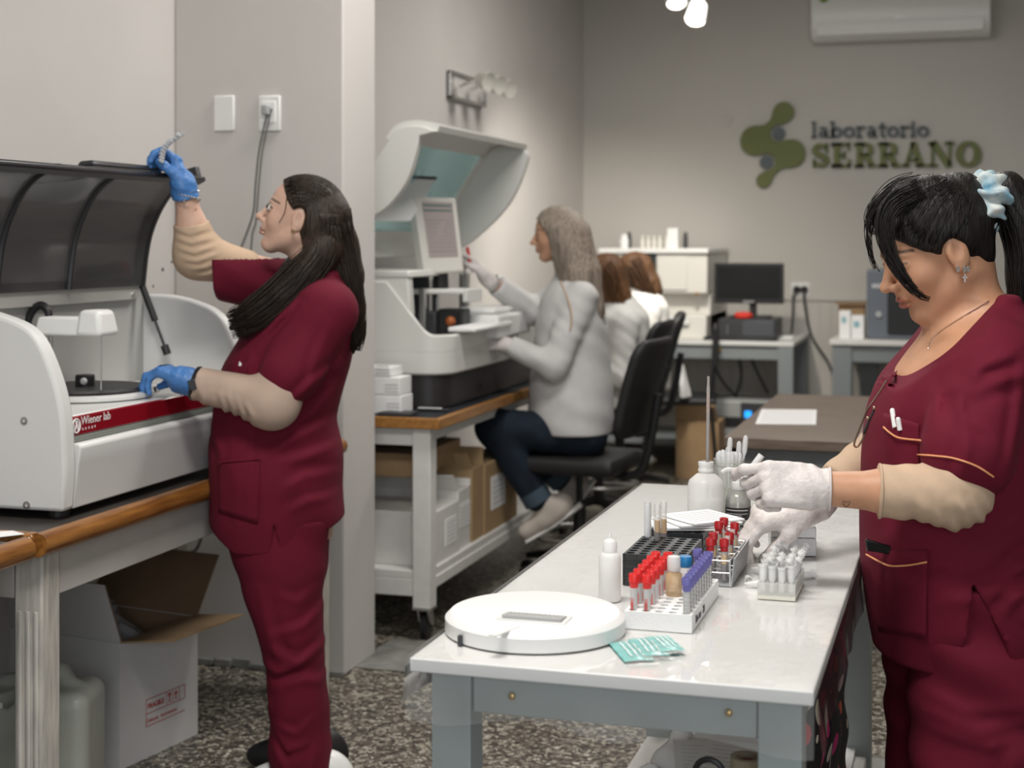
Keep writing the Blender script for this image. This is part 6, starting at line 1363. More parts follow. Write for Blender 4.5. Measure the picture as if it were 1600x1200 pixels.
m_burg = cloth_mat('burgundy_cotton', (.135, .0065, .022)); m_burgL = cloth_mat('burgundy_seam', (.16, .009, .028))
m_beige = cloth_mat('beige_jersey', (.55, .40, .28), weave=500); m_pink = cloth_mat('beige_jersey_pale', (.49, .37, .295), weave=500)
m_glw = mat('latex_white', (.64, .59, .57), .45, var=.06, vscale=30, bump=.25, bscale=120, sss=.05)
m_glb = mat('nitrile_blue', (.062, .20, .50), .42, var=.10, vscale=30, bump=.3, bscale=90)
def wrinkles(p, axis, freq, amp, seed=0):
    a = A3(Vector(axis).normalized()); t = p@a
    return (amp*np.sin(t*freq+2.2*vn(p, 14, seed))*(.55+.45*vn(p, 9, seed+3))).astype(np.float32)
def creases(J, lst, ymax=.02):
    """cloth folds drawn as polylines on the side we see: (points, height, width); each a ridge with a valley beside it"""
    segs = []
    for pts, amp, w_ in lst:
        q = [J(*p) for p in pts]
        segs.append(([(np.array((a.x, a.z), dtype=np.float32), np.array((c.x, c.z), dtype=np.float32)) for a, c in zip(q[:-1], q[1:])], amp, w_))
    def g(p):
        out = np.zeros(len(p), dtype=np.float32); q = p[:, [0, 2]]; on = np.clip((ymax-p[:, 1])/.04, 0, 1)
        for ss, amp, w_ in segs:
            best = None; n = len(ss)
            for i, (a, c) in enumerate(ss):
                ba = c-a; L2 = ba@ba; t = (q-a)@ba/L2; tc = np.clip(t, 0, 1); r = q-a-tc[:, None]*ba; d2 = (r*r).sum(1); sgn = (r[:, 0]*ba[1]-r[:, 1]*ba[0])/math.sqrt(L2); u = (i+tc)/n
                if best is None: best = [d2, sgn, u]
                else: m_ = d2 < best[0]; best = [np.where(m_, x, y) for x, y in zip((d2, sgn, u), best)]
            d2, sgn, u = best; e = np.exp(-d2/(w_*w_)); fade = np.sin(np.clip(u*.94+.03, 0, 1)*np.pi)**.6
            out += amp*fade*(e-.8*np.exp(-((np.sqrt(np.maximum(d2, 1e-9))*np.sign(sgn)-1.5*w_)**2)/(w_*w_)))
        return -out*on
    return g
# ------------------------------------------------------------------ right woman at the white table
G = Fig('woman in burgundy scrubs and white gloves working over the white table, dark hair tied up', 1490, 2.63)
J = G.J
hd_ = Head(J(1459, 393, 0), R(-21), R(6), 0, .226)
neckA, neckB = hd_.pt(-.16, -.22), J(1512, 520, .02)
shN, shF = J(1572, 562, -.155), J(1490, 545, .17)
elN, wrN = J(1487, 772, -.20), J(1276, 763, -.17)
elF, wrF = J(1400, 690, .20), J(1262, 792, .07)
torso_rows = []
def tr_row(py, pxa, pxb, hy, cy=0.):
    a, c = J(pxa, py, 0), J(pxb, py, 0); torso_rows.append((a.z, (a.x+c.x)/2, cy, (c.x-a.x)/2, hy))
for py, a, c, hy in ((1040, 1385, 1615, .165), (960, 1372, 1625, .185), (880, 1362, 1622, .185), (800, 1360, 1618, .172), (720, 1362, 1612, .160), (650, 1368, 1608, .162), (590, 1392, 1600, .170), (540, 1430, 1600, .165), (508, 1468, 1598, .125), (486, 1492, 1590, .085), (470, 1512, 1575, .06)): tr_row(py, a, c, hy)
torso = loft(torso_rows, 2.2)
legs = union([loft([(.02, .045, sy*.085, .045, .04), (.06, .04, sy*.085, .042, .04), (.25, .035, sy*.085, .055, .05), (.45, .035, sy*.085, .06, .055), (.70, .035, sy*.085, .075, .065), (.84, .03, sy*.08, .09, .07)]) for sy in (-1, 1)], .03)
armN = chain([tuple(shN), tuple(elN), tuple(elN.lerp(wrN, .45)), tuple(wrN)], [.035, .034, .033, .0275], .025)
armF = chain([tuple(shF), tuple(elF), tuple(elF.lerp(wrF, .45)), tuple(wrF)], [.035, .040, .036, .0275], .03)
def bodyR(p):
    d = smin(hd_.sdf(p), cap(tuple(neckA), tuple(neckB), .056, .064)(p), .035)
    d = smin(d, torso(p)+.022-.015*np.clip((p[:, 2]-1.12)/.05, 0, 1), .05); d = smin(d, legs(p), .03); d = smin(d, armN(p), .03); return smin(d, armF(p), .03)
SK_R = (.53, .275, .16)
colR = lambda V: hd_.color(V, SK_R, (.33, .085, .06), (.02, .013, .010), .10)
hl, hh_ = bbox([hd_.c], .185)
bodyR_o = blob('body', bodyR, [(hl, hh_, .0026), ((-.30, -.30, .0), (.30, .30, hl[2]+.006), .0065), ((-.32, -.28, .86), (-.02, .28, hl[2]+.004), .0065)][:2], m_skin, G.t, colR)
# hands in white gloves
hN, tipN = hand(wrN, (-1, .02, .10), (.10, .85, -.45), .93, ((30, 38, 22), (58, 62, 38), (66, 66, 40), (70, 68, 40)), thumb=((.06, .034, .022), (.090, .030, .034), (.106, .022, .036)), fat=1.08, side=-1)
if (tipN[0]-tipN[3]).z < 0: hN, tipN = hand(wrN, (-1, .02, .10), (.10, .85, -.45), .93, ((30, 38, 22), (58, 62, 38), (66, 66, 40), (70, 68, 40)), thumb=((.06, .034, .022), (.090, .030, .034), (.106, .022, .036)), fat=1.08, side=1)
cuffN = cap(tuple(wrN.lerp(elN, .13)), tuple(wrN), .0325, .030)
def gloveN(p):
    d = smin(hN(p), cuffN(p), .012); d = smax(d, half(wrN.lerp(elN, .10), elN-wrN)(p), .003)
    return d+wrinkles(p, (1, 0, .15), 330, .0009, 2)*np.clip((p[:, 0]-wrN.x+.05)/.05, 0, 1)
blob('glove', gloveN, [(*bbox([wrN.lerp(elN, .15), *tipN, wrN], .035), .0026)], m_glw, G.t)
cr = wrN.lerp(elN, .095); ax_ = (elN-wrN).normalized(); b = MB(); A_ = ax_.cross(Vector((0, 1, 0))).normalized(); B_ = ax_.cross(A_)
b.tube([cr+(A_*math.cos(2*math.pi*k/28)+B_*math.sin(2*math.pi*k/28))*.0335 for k in range(28)], .0022, 6, True); G.child(b, 'glove_cuff_roll', m_glw, True)
hF, tipF = hand(wrF, (-.86, -.10, -.18), (-.35, .15, -.95), 1.02, ((38, 40, 25), (42, 42, 25), (45, 45, 28), (48, 45, 28)), thumb=((.05, .040, .022), (.080, .036, .048), (.098, .022, .066)), fat=1.05, side=1)
if (tipF[4]-wrF).y > 0: hF, tipF = hand(wrF, (-.86, -.10, -.18), (-.35, .15, -.95), 1.02, ((38, 40, 25), (42, 42, 25), (45, 45, 28), (48, 45, 28)), thumb=((.05, .040, .022), (.080, .036, .048), (.098, .022, .066)), fat=1.05, side=-1)
def gloveF(p): return smax(smin(hF(p), cap(tuple(wrF.lerp(elF, .2)), tuple(wrF), .033, .030)(p), .012), half(wrF.lerp(elF, .18), elF-wrF)(p), .003)+wrinkles(p, (1, 0, .6), 300, .0008, 5)
blob('glove', gloveF, [(*bbox([wrF.lerp(elF, .2), *tipF, wrF], .035), .0026)], m_glw, G.t)
# beige undershirt sleeves
slN = union([cap(tuple(shN.lerp(elN, .45)), tuple(elN), .048, .048), cap(tuple(elN), tuple(elN.lerp(wrN, .56)), .048, .042), ell(tuple(elN.lerp(shN, .05)+Vector((.008, 0, -.002))), (.050, .048, .048))], .03)
foldS = creases(J, [([(1432, 742), (1448, 775), (1478, 812)], .005, .008), ([(1450, 742), (1466, 770), (1500, 800)], .005, .008), ([(1420, 748), (1430, 785), (1452, 820)], .004, .008), ([(1470, 745), (1490, 768), (1518, 785)], .004, .008), ([(1385, 745), (1392, 780), (1388, 812)], .0025, .008), ([(1405, 745), (1412, 785), (1425, 818)], .003, .008)], -.1)
def sleeveN(p):
    d = smax(slN(p), half(elN.lerp(wrN, .545), wrN-elN)(p), .004)+foldS(p)
    near = np.exp(-((p-A3(elN))**2).sum(1)/.006); return d+wrinkles(p, (.55, .1, .8), 190, .0042, 1)*near+wrinkles(p, (.9, 0, .2), 150, .0014, 4)
slF = union([cap(tuple(shF), tuple(elF), .06, .05), cap(tuple(elF), tuple(elF.lerp(wrF, .72)), .050, .041)], .03)
def sleeveF(p): return smax(slF(p), half(elF.lerp(wrF, .70), wrF-elF)(p), .004)+wrinkles(p, (.6, 0, .8), 190, .0018, 6)
blob('under_sleeve', sleeveN, [(*bbox([shN, elN, elN.lerp(wrN, .56)], .075), .004)], m_beige, G.t)
blob('under_sleeve', sleeveF, [(*bbox([elF, elF.lerp(wrF, .75), elF.lerp(shF, .3)], .07), .005)], m_beige, G.t)
b = MB(); c_ = elN.lerp(wrN, .53); A_ = ax_.cross(Vector((0, 1, 0))).normalized(); B_ = ax_.cross(A_); b.tube([c_+(A_*math.cos(2*math.pi*k/28)+B_*math.sin(2*math.pi*k/28))*.0425 for k in range(28)], .0026, 6, True); G.child(b, 'sleeve_hem', m_beige, True)
# scrub top: torso, near and far sleeves, V-neck, slit
vtop, vbot = J(1530, 455, -.06), J(1393, 588, -.02)
hemz = J(1450, 1017, 0).z
sl2N = union([cap(tuple(shN+Vector((-.020, .015, -.01))), tuple(elN.lerp(shN, .32)+Vector((-.002, -.004, 0))), .066, .078), cap(tuple(shN+Vector((-.02, .07, .022))), tuple(shN+Vector((-.008, .02, -.012))), .055, .066)], .04)
sl2F = union([cap(tuple(shF), tuple(shF.lerp(elF, .62)), .072, .072)], .03)
J_R = G.J
slit_x = J(1506, 960, -.15)
Vn = (Vector((0, 1, 0)))
def line_cut(a, c, keep):                                   # half space beside the line a-c in the side view
    a, c, k = J(*a), J(*c), J(*keep); n_ = Vector((c.z-a.z, 0, -(c.x-a.x))).normalized(); n_ = -n_ if (k-a).dot(n_) > 0 else n_
    return half(a, n_)
vA = line_cut((1392, 596), (1550, 458), (1420, 500)); vB = line_cut((1386, 592), (1432, 500), (1500, 520))
foldR = creases(J, [([(1448, 585), (1475, 555), (1530, 535)], .007, .011), ([(1446, 600), (1480, 580), (1545, 565)], .006, .012), ([(1445, 625), (1470, 640), (1500, 690)], .004, .012), ([(1535, 552), (1522, 620), (1494, 715)], .0045, .010), ([(1443, 577), (1440, 640), (1433, 712)], .006, .009),
    ([(1560, 900), (1500, 880), (1430, 900)], .005, .014), ([(1600, 830), (1540, 850), (1500, 880)], .006, .014), ([(1595, 870), (1530, 885), (1505, 915)], .006, .012), ([(1600, 790), (1540, 800), (1490, 830)], .005, .016), ([(1372, 820), (1400, 850), (1440, 845)], .004, .012), ([(1500, 960), (1480, 985), (1440, 1000)], .004, .012), ([(1390, 600), (1372, 650), (1362, 720)], .004, .012), ([(1400, 640), (1420, 600), (1440, 580)], .005, .010), ([(1420, 660), (1432, 620), (1446, 590)], .004, .009)])
def topR(p):
    t = torso(p)-.012
    t = t+.010*np.sin(p[:, 2]*22+1.2*vn(p, 6, 2)+p[:, 0]*9)*np.clip((1.02-p[:, 2])/.2, 0, 1)*(.5+.5*vn(p, 5, 7))
    s1 = smax(sl2N(p), half(J_R(1491, 755, -.2), Vector((-.28, 0, -.96)))(p), .004)
    s1 = s1+wrinkles(p, (.75, .1, .55), 62, .002, 3)
    d = smin(t, s1, .016)+foldR(p); d = smin(d, smax(sl2F(p), half(shF.lerp(elF, .60), elF-shF)(p), .004), .03)
    # neckline: open V between the near and the far collar edge
    d = smax(d, -np.maximum(np.maximum(vA(p), vB(p)), p[:, 1]-.16), .003)
    d = smax(d, -(cap(tuple(neckA), tuple(neckB+Vector((0, 0, .02))), .059, .066)(p)), .006)
    d = smax(d, hemz-p[:, 2]+.012*np.clip((p[:, 0]-.05)/.1, 0, 1), .003)
    # side slit: an inverted V on the near side
    sz = slit_x.z+.062; wd_ = np.clip((sz-p[:, 2])*.30, 0, .05); sl = np.maximum(np.abs(p[:, 0]-slit_x.x-.022*np.clip((sz-p[:, 2])/.1, 0, 1))-wd_, p[:, 1]+.06)
    return smax(d, -np.maximum(sl, p[:, 2]-sz), .004)
top_o = blob('scrub_top', topR, [((-.30, -.33, hemz-.02), (.34, .32, 1.38), .0052)], m_burg, G.t)
# trousers
lr = []
tz = [(-.02, 1402, 1640), (.1, 1404, 1640), (.35, 1405, 1640), (.50, 1406, 1645), (.62, 1404, 1640), (.72, 1400, 1632), (.80, 1395, 1625)]
def tro(p):
    rows = []
    d = TR1(p); d = smin(d, TR2(p), .025)+foldT(p)
    return d+.004*np.sin(p[:, 2]*60+2*vn(p, 8, 1)+p[:, 0]*20)*np.clip((p[:, 2]-.45)/.15, 0, 1)+wrinkles(p, (.4, 0, 1), 46, .003, 8)
def trrow(sy):
    out = []
    for z, a, c in tz:
        Y = G.Y0; xa = (a-800)/FPX*Y-G.X0; xc = (c-800)/FPX*Y-G.X0; out.append((z+.03, (xa+xc)/2, sy*.085, (xc-xa)/2*(1 if z > .3 else .92), .115 if z > .4 else .10))
    return loft(out, 2.3)
TR1, TR2 = trrow(-1), trrow(1)
foldT = creases(J, [([(1408, 1040), (1460, 1060), (1560, 1050)], .004, .012), ([(1412, 1065), (1480, 1085), (1590, 1060)], .005, .012), ([(1420, 1090), (1490, 1105), (1540, 1090)], .004, .012), ([(1530, 1100), (1520, 1150), (1515, 1200)], .004, .012), ([(1510, 930), (1530, 960), (1560, 970)], .004, .01)])
blob('trousers', tro, [((-.2, -.24, .0), (.24, .24, .88), .0068)], m_burg, G.t)
for sy in (-1, 1):
    def shoe(p, sy=sy): return smax(smin(ell((-.03, sy*.085, .03), (.14, .048, .055))(p), ell((.03, sy*.085, .05), (.07, .042, .06))(p), .03), -p[:, 2]+.002, .006)
    blob('shoe', shoe, [((-.2, sy*.085-.07, -.005), (.14, sy*.085+.07, .13), .007)], m_plastic, G.t)
# pockets, piping on the front of the tunic
def surf(f, px, py, dguess=-.25, n=60):
    """first hit of the sight line through a pixel with a garment, in the figure's frame"""
    d0 = np.linspace(-.36, .26, 420); P_ = np.array([tuple(J(px, py, d)) for d in d0], dtype=np.float32); v = f(P_); k = np.argmax(v < 0)
    return Vector(P_[max(k-1, 0)]) if (v < 0).any() else Vector(P_[len(P_)//2])
m_pipe = mat('orange_piping', (.78, .33, .15), .6)
def piping(pts, f, J_=None, name='piping', m=None, r=.0016, parent=None, fig=None):
    b = MB(); b.tube([surf(f, p.x, p.y)+Vector((0, -.0012, 0)) for p in bez([(x_, y_, 0) for x_, y_ in pts], 36)], r, 6); return (fig or G).child(b, name, m or m_pipe, True, parent=parent)
def patch(pxs, f, name, m, off=.004, n=10, fig=None, parent=None):
    """a sewn-on piece of cloth following the garment: four corner pixels"""
    a, b_, c, d = [Vector(x) for x in pxs]; mb = MB(); vs = []
    for i in range(n+1):
        for j in range(n+1): q = (a.lerp(b_, i/n)).lerp(d.lerp(c, i/n), j/n); vs.append(surf(f, q.x, q.y)+Vector((0, -off, 0)))
    N_ = (n+1)**2; vs += [v+Vector((0, off+.004, 0)) for v in vs]; idx = lambda i, j: i*(n+1)+j
    fs = [(idx(i, j), idx(i+1, j), idx(i+1, j+1), idx(i, j+1)) for i in range(n) for j in range(n)]
    ring = [idx(i, 0) for i in range(n)]+[idx(n, j) for j in range(n)]+[idx(i, n) for i in range(n, 0, -1)]+[idx(0, j) for j in range(n, 0, -1)]
    fs += [(ring[k], ring[(k+1) % len(ring)], ring[(k+1) % len(ring)]+N_, ring[k]+N_) for k in range(len(ring))]
    mb.add(vs, fs); o = mb.build(name, m, None); o.parent = parent or (fig or G).t
    o.data.polygons.foreach_set('use_smooth', [True]*len(o.data.polygons)); return o
pk = patch(((1357, 862), (1448, 858), (1446, 998), (1372, 985)), topR, 'pocket', m_burg, .005, 12, parent=top_o); piping([(1353, 866), (1375, 878), (1392, 884), (1420, 883), (1448, 878)], lambda p: topR(p)-.0055, parent=pk)
pk2 = patch(((1381, 645), (1436, 662), (1436, 735), (1380, 735)), topR, 'chest_pocket', m_burg, .003, 10, parent=top_o); piping([(1380, 667), (1390, 676), (1405, 684), (1438, 688)], lambda p: topR(p)-.004, parent=pk2)
piping([(1433, 710), (1460, 712), (1490, 716), (1525, 728), (1552, 745)], topR, parent=top_o)
piping([(1545, 462), (1510, 492), (1470, 525), (1430, 560), (1395, 587)], topR, name='neck_edge', m=m_burgL, r=.0028, parent=top_o)
# ------------------------------------------------------------------ hair, scrunchie, jewellery
m_hairB = hair_mat('hair_black', (.0035, .003, .003), (.016, .011, .009))
scr_c = J(1537, 318, .0)
HLR = ([-.3, -.10, -.02, .08, .20, .34, .42], [-.13, -.09, .04, .19, .30, .38, .5])
def trim(pts, hd, hl):
    out = []
    for p in pts:
        q = hd.loc(np.array([tuple(p)], dtype=np.float32))[0]
        if q[0] < np.interp(q[1], *hl)-.012 and not (abs(q[2]) > .2 and -.12 < q[0] < .09 and q[1] < .09) and q[1] > -.13-.5*(q[0]+.12): out.append(p)
    return out
def hairR(p):
    q = hd_.loc(p)
    cap_ = ell((-.075, .155, 0), (.470, .405, .372))(q)
    line = q[:, 0]-np.interp(q[:, 1], HLR[0], HLR[1]).astype(np.float32)
    d = smax(cap_, line, .02)
    d = smax(d, -ell((-.02, -.06, .37), (.095, .15, .12))(q), .02)
    d = smin(d, ell((-.27, -.07, 0), (.175, .24, .26))(q), .06)
    d = smax(d, -ell((-.02, -.06, .37), (.095, .15, .12))(q), .02)
    d = smax(d, np.interp(q[:, 0], [-.6, -.33, -.10, .2], [-.36, -.33, -.06, .0]).astype(np.float32)-q[:, 1], .03)
    d = d*hd_.h
    d = smin(d, cap(tuple(hd_.pt(-.38, .28)), tuple(scr_c), .045, .026)(p), .03)
    tail = chain([tuple(scr_c), tuple(J(1572, 300, 0)), tuple(J(1602, 345, 0)), tuple(J(1614, 430, -.01)), tuple(J(1608, 520, -.01)), tuple(J(1600, 580, 0))], [.022, .032, .042, .042, .034, .012], .02)
    return smin(d, tail(p), .012)+.0006*np.sin(p[:, 0]*300+p[:, 2]*90+3*vn(p, 20, 1))
# strands drawn back over the head and the loose fringe
sb_ = MB()
rng = random.Random(5)
def on_cap(a, b_, c, k=1.0):                                                # project a head-frame point on the hair cap
    v = Vector(((a+.075)/.465, (b_-.155)/.405, c/.375)); v = v.normalized()*k; return hd_.pt(v.x*.465-.075, v.y*.405+.155, v.z*.375)
for _ in range(420):
    s = rng.uniform(-1, 1); u0 = rng.uniform(.02, .50); a0 = float(np.interp(u0, [-.02, .08, .20, .34, .5], [-.10, .05, .19, .28, .34])); c0 = s*.36; pts = []
    for k in range(9):
        t = k/8; A_ = a0*(1-t)-.46*t; B_ = u0*(1-t)+.34*t+.16*math.sin(t*3.1)*(1-abs(s)*.6); C_ = c0*(1-t*.85); pts.append(on_cap(A_, B_, C_, 1.004+.008*rng.random()))
    pts = trim(pts, hd_, HLR)
    if len(pts) > 3: sb_.tube(pts, .0008, 3)
fr_pts = [((1440, 300, -.055), (1396, 322, -.06), (1382, 362, -.068), (1398, 412, -.083), (1430, 455, -.093), (1464, 472, -.093)), ((1405, 308, -.03), (1370, 328, -.03), (1356, 360, -.03), (1362, 405, -.03), (1377, 432, -.03)), ((1440, 293, -.02), (1400, 300, -.03), (1368, 328, -.03), (1360, 352, -.03), (1368, 372, -.035))]
for k, (path, n_) in enumerate(((fr_pts[0], 150), (fr_pts[1], 26), (fr_pts[2], 90))):
    P3 = [J(*p) for p in path]; s2 = strands([(P3, ((.026, .012, .030)[k], .014))], n_, .0008, lambda t: 1.0-.9*t, 3+k, 8, .002, .5); sb_.add(s2.v, s2.f)
for _ in range(26):                                                          # flyaway hairs on the crown and nape
    a = rng.uniform(-.2, .42); c0 = rng.uniform(-.2, .2); p0_ = on_cap(a, .5, c0, 1.0); d_ = Vector((-.6+rng.random()*1.2, 0, .3+.5*rng.random())); sb_.tube([p0_, p0_+d_*.010+Vector((0, 0, .002)), p0_+d_*.018+Vector((.006, 0, -.001))], [.0004]*3, 3)
for _ in range(0):
    q_ = J(rng.uniform(1535, 1550), rng.uniform(400, 430), -.05); sb_.tube(bez([q_, q_+Vector((-.004, -.004, -.02)), q_+Vector((rng.uniform(-.02, .012), -.008, -.05))], 8), .0005, 3)
fring = union([chain([tuple(J(1452, 300, -.02)), tuple(J(1410, 308, -.02)), tuple(J(1384, 328, -.02)), tuple(J(1371, 350, -.025))], [.030, .028, .021, .009], .02), chain([tuple(J(1430, 325, -.03)), tuple(J(1395, 345, -.055)), tuple(J(1388, 372, -.066)), tuple(J(1400, 408, -.078))], [.020, .014, .007, .0015], .012), chain([tuple(J(1425, 330, .05)), tuple(J(1392, 350, .04)), tuple(J(1378, 368, .02))], [.026, .02, .008], .02)], .012)
tailp = [J(1550, 305, 0), J(1580, 310, 0), J(1605, 370, -.01), J(1610, 450, -.02), J(1600, 560, -.01)]
s2 = strands([(tailp, (.042, .042))], 120, .0011, lambda t: .5+.6*math.sin(min(1, t*1.15)*2.6), 8, 8, .004); sb_.add(s2.v, s2.f)
blob('hair', lambda p: np.minimum(hairR(p), fring(p)), [((hl[0]-.02, -.2, .92), (.34, .2, hh_[2]+.03), .004)], m_hairB, G.t, extra=sb_)
def scru(p):
    q = p-A3(scr_c); ax = A3((J(1568, 330, 0)-J(1505, 300, 0)).normalized()); h_ = q@ax; rr_ = np.sqrt(np.maximum((q*q).sum(1)-h_*h_, 0)); n2 = np.array([ax[2], 0, -ax[0]], dtype=np.float32); ang = np.arctan2(q[:, 1], q@n2)
    return (np.sqrt((rr_-.034)**2+(h_*.75)**2)-.021-.006*np.sin(ang*9+1.8*np.sin(h_*90))-.003*np.sin(ang*16+h_*80))*.65
m_scr = mat('scrunchie_print', (.66, .68, .63), .8, var=.5, vscale=42, col2=(.16, .33, .43))
blob('scrunchie', scru, [(A3(scr_c)-.075, A3(scr_c)+.075, .003)], m_scr, G.t)
ear = hd_.pt(-.03, -.15, .345)
b = MB()
for dx, rr_ in ((-.008, .0050), (.003, .0056), (.009, .0042)): b.tube([ear+Vector((dx+.0015*math.sin(a), -.004, rr_*math.cos(a))) for a in [2*math.pi*k/16 for k in range(16)]], .0014, 6, True)
G.child(b, 'earring', m_silver, True); b = MB(); c_ = ear+Vector((.003, -.006, -.014)); b.box(c_.x-.0011, c_.x+.0011, c_.y-.001, c_.y+.001, c_.z-.008, c_.z+.006); b.box(c_.x-.004, c_.x+.004, c_.y-.001, c_.y+.001, c_.z-.001, c_.z+.0015); G.child(b, 'cross_pendant', m_silver)
b = MB(); np_ = [(1545, 470), (1520, 485), (1495, 500), (1470, 517), (1456, 530), (1450, 545)]; b.tube([surf(bodyR, p.x, p.y)+Vector((0, -.001, 0)) for p in bez([(x_, y_, 0) for x_, y_ in np_], 36)], .0009, 5); G.child(b, 'necklace', m_silver, True)
# small outlined heart on the forearm
b = MB(); hc = (1322, 788); hp = [(0, 4.5), (-5, -1), (-4.5, -4.5), (-2, -4.5), (0, -2), (2, -4.5), (5, -4), (5, -1), (2, 3)]
b.tube([surf(bodyR, hc[0]+x*1.1, hc[1]+y)+Vector((0, -.0003, 0)) for x, y in hp], .0005, 4, True); G.child(b, 'heart_tattoo', mat('tattoo_ink', (.06, .035, .03), .7))
# things in the pockets and at the neck: their own things
def own(b, name, label, cat, m, px, py, dY, smooth=True, fig=None, **kw):
    f = fig or G; ob = b.build(name, m, None, smooth=smooth, **kw); ob.matrix_world = Matrix.Translation(f.t.location) @ Matrix.Rotation(YAW, 4, 'Z'); return tag(ob, label, cat)
gl = thing('eyeglasses', 'metal rimmed eyeglasses hanging from the scrub neckline', 'eyeglasses', G.t.location, YAW)
g0 = surf(topR, 1386, 594)+Vector((-.004, -.016, 0)); gp_ = [g0, surf(topR, 1372, 620)+Vector((-.012, -.012, 0)), surf(topR, 1360, 648)+Vector((-.010, -.012, 0)), surf(topR, 1352, 670)+Vector((-.010, -.010, 0))]
g_end = J(1334, 695, -.11); b = MB(); fm = mat('bronze_wire', (.45, .33, .25), .25, metal=1)
path = [J(1386, 594, -.13), J(1368, 622, -.13), J(1355, 640, -.13), J(1345, 665, -.13), J(1336, 688, -.13), J(1335, 697, -.13), J(1341, 697, -.13), J(1350, 682, -.13), J(1357, 662, -.13)]
b.tube(bez(path, 40), .0018, 6); o_ = b.build('frame', fm, None, smooth=True); o_.parent = gl
b = MB(); b.tube([J(1349, 678, -.135), J(1366, 640, -.135)], .002, 6); o_ = b.build('temple', m_black, None, smooth=True); o_.parent = gl
for px, py in ((1366, 637), (1356, 653)): b = MB(); b.sphere(J(px, py, -.137), .0034, 10); o_ = b.build('nose_pad', fm, None, smooth=True); o_.parent = gl
b = MB(); b.grid(lambda u, v: J(1336+10*u+13*v, 693-2*u-42*v, -.131), 3, 6); o_ = b.build('lens', thin('lens_glass', (.7, .6, .6), .06, .05, .9), None); o_.parent = gl
for k, (x0, y0, x1, y1) in enumerate(((1393, 641, 1398, 668), (1402, 655, 1406, 672))):
    a_, c_ = surf(topR, x0, y0)+Vector((0, -.006, 0)), surf(topR, x1, y1)+Vector((0, -.002, 0)); b = MB(); b.cyl(a_, c_, .0045, n=10); b.sphere(a_, .0045, 10)
    own(b, 'white_pen', ['white pen sticking out of chest pocket, the taller one', 'white pen end in chest pocket, the shorter one'][k], 'pen', m_plastic, 0, 0, 0)
yp = min(surf(topR, *p).y for p in ((1358, 845), (1372, 850), (1390, 856)))-.003; b = MB(); q4 = [J(*p, yp) for p in ((1353, 842), (1394, 854), (1392, 867), (1355, 861))]; b.hexa(q4, [v+Vector((0, .009, 0)) for v in q4])
own(b, 'phone', 'black phone sticking out of the lower scrub pocket', 'phone', mat('phone_black', (.006, .006, .007), .15), 0, 0, 0, False, bevel=.002)
a_ = tipN[0]+Vector((.014, -.004, -.004)); b = MB(); b.cyl(a_, J(1190, 711, a_.y), .0058, n=12); b.cyl(a_+Vector((0, 0, -.012)), a_, .006, n=12)
own(b, 'held_tube_cap', 'small white tube held between gloved thumb and finger', 'tube', m_milk2, 0, 0, 0)
# ------------------------------------------------------------------ left woman at the open analyser
G2 = Fig('woman in burgundy scrubs raising a tube strip beside the open analyser, long dark hair', 440, 3.93)
J = G2.J
h2 = Head(J(466, 340, 0), R(17), R(2), 0, .214)
nA, nB = h2.pt(-.17, -.2), J(497, 445, .0)
sN, eN, wN = J(512, 486, -.150), J(424, 628, -.205), J(302, 598, -.19)
sF, eF, wF = J(452, 440, .14), J(309, 399, .06), J(289, 304, .02)
rows = []
for py, a, c, hy in ((850, 340, 530, .17), (800, 337, 529, .185), (740, 336, 529, .185), (700, 336, 526, .178), (655, 340, 517, .162), (610, 345, 528, .160), (570, 357, 540, .165), (520, 388, 549, .172), (480, 425, 549, .17), (448, 455, 545, .135), (428, 475, 535, .075)):
    p, q = J(a, py), J(c, py); rows.append((p.z, (p.x+q.x)/2, 0, (q.x-p.x)/2, hy))
tor2 = loft(rows, 2.2)
def leg_rows(lst, dy, hy, shrink=1.):
    out = []
    for py, a, c in reversed(lst): p, q = J(a, py), J(c, py); out.append((p.z, (p.x+q.x)/2, dy, (q.x-p.x)/2*shrink, hy))
    return out
LG = [(800, 348, 520), (845, 362, 518), (900, 378, 512), (960, 393, 511), (1010, 407, 513), (1060, 416, 517), (1100, 417, 521), (1150, 415, 524), (1196, 418, 526)]
lgN = loft(leg_rows([(y, a+(14 if y > 950 else 8), c) for y, a, c in LG], -.088, .098), 2.3); lgF = loft(leg_rows([(y, a, c-(22 if y > 950 else 8)) for y, a, c in LG], .088, .098), 2.3)
aN2 = chain([tuple(sN), tuple(eN), tuple(eN.lerp(wN, .45)), tuple(wN)], [.05, .038, .035, .026], .03)
aF2 = chain([tuple(sF), tuple(eF), tuple(eF.lerp(wF, .45)), tuple(wF)], [.05, .038, .036, .0285], .03)
bl = union([loft(leg_rows([(y, a+28, c-28) for y, a, c in LG], s_*.088, .06), 2) for s_ in (-1, 1)], .02)
def body2(p):
    d = smin(h2.sdf(p), cap(tuple(nA), tuple(nB), .050, .056)(p), .035); d = smin(d, tor2(p)+.018, .05); d = smin(d, bl(p)+.01, .03)
    return smin(smin(d, aN2(p), .03), aF2(p), .03)
SK2 = (.66, .42, .315)
hl2, hh2 = bbox([h2.c], .175)
blob('body', body2, [(hl2, hh2, .0026), ((-.34, -.30, .03), (.24, .30, hl2[2]+.006), .007), ((-.34, -.06, hl2[2]), (hl2[0]+.006, .26, 1.50), .006)], m_skin, G2.t, lambda V: h2.color(V, SK2, (.36, .085, .085), (.035, .02, .015), .14))
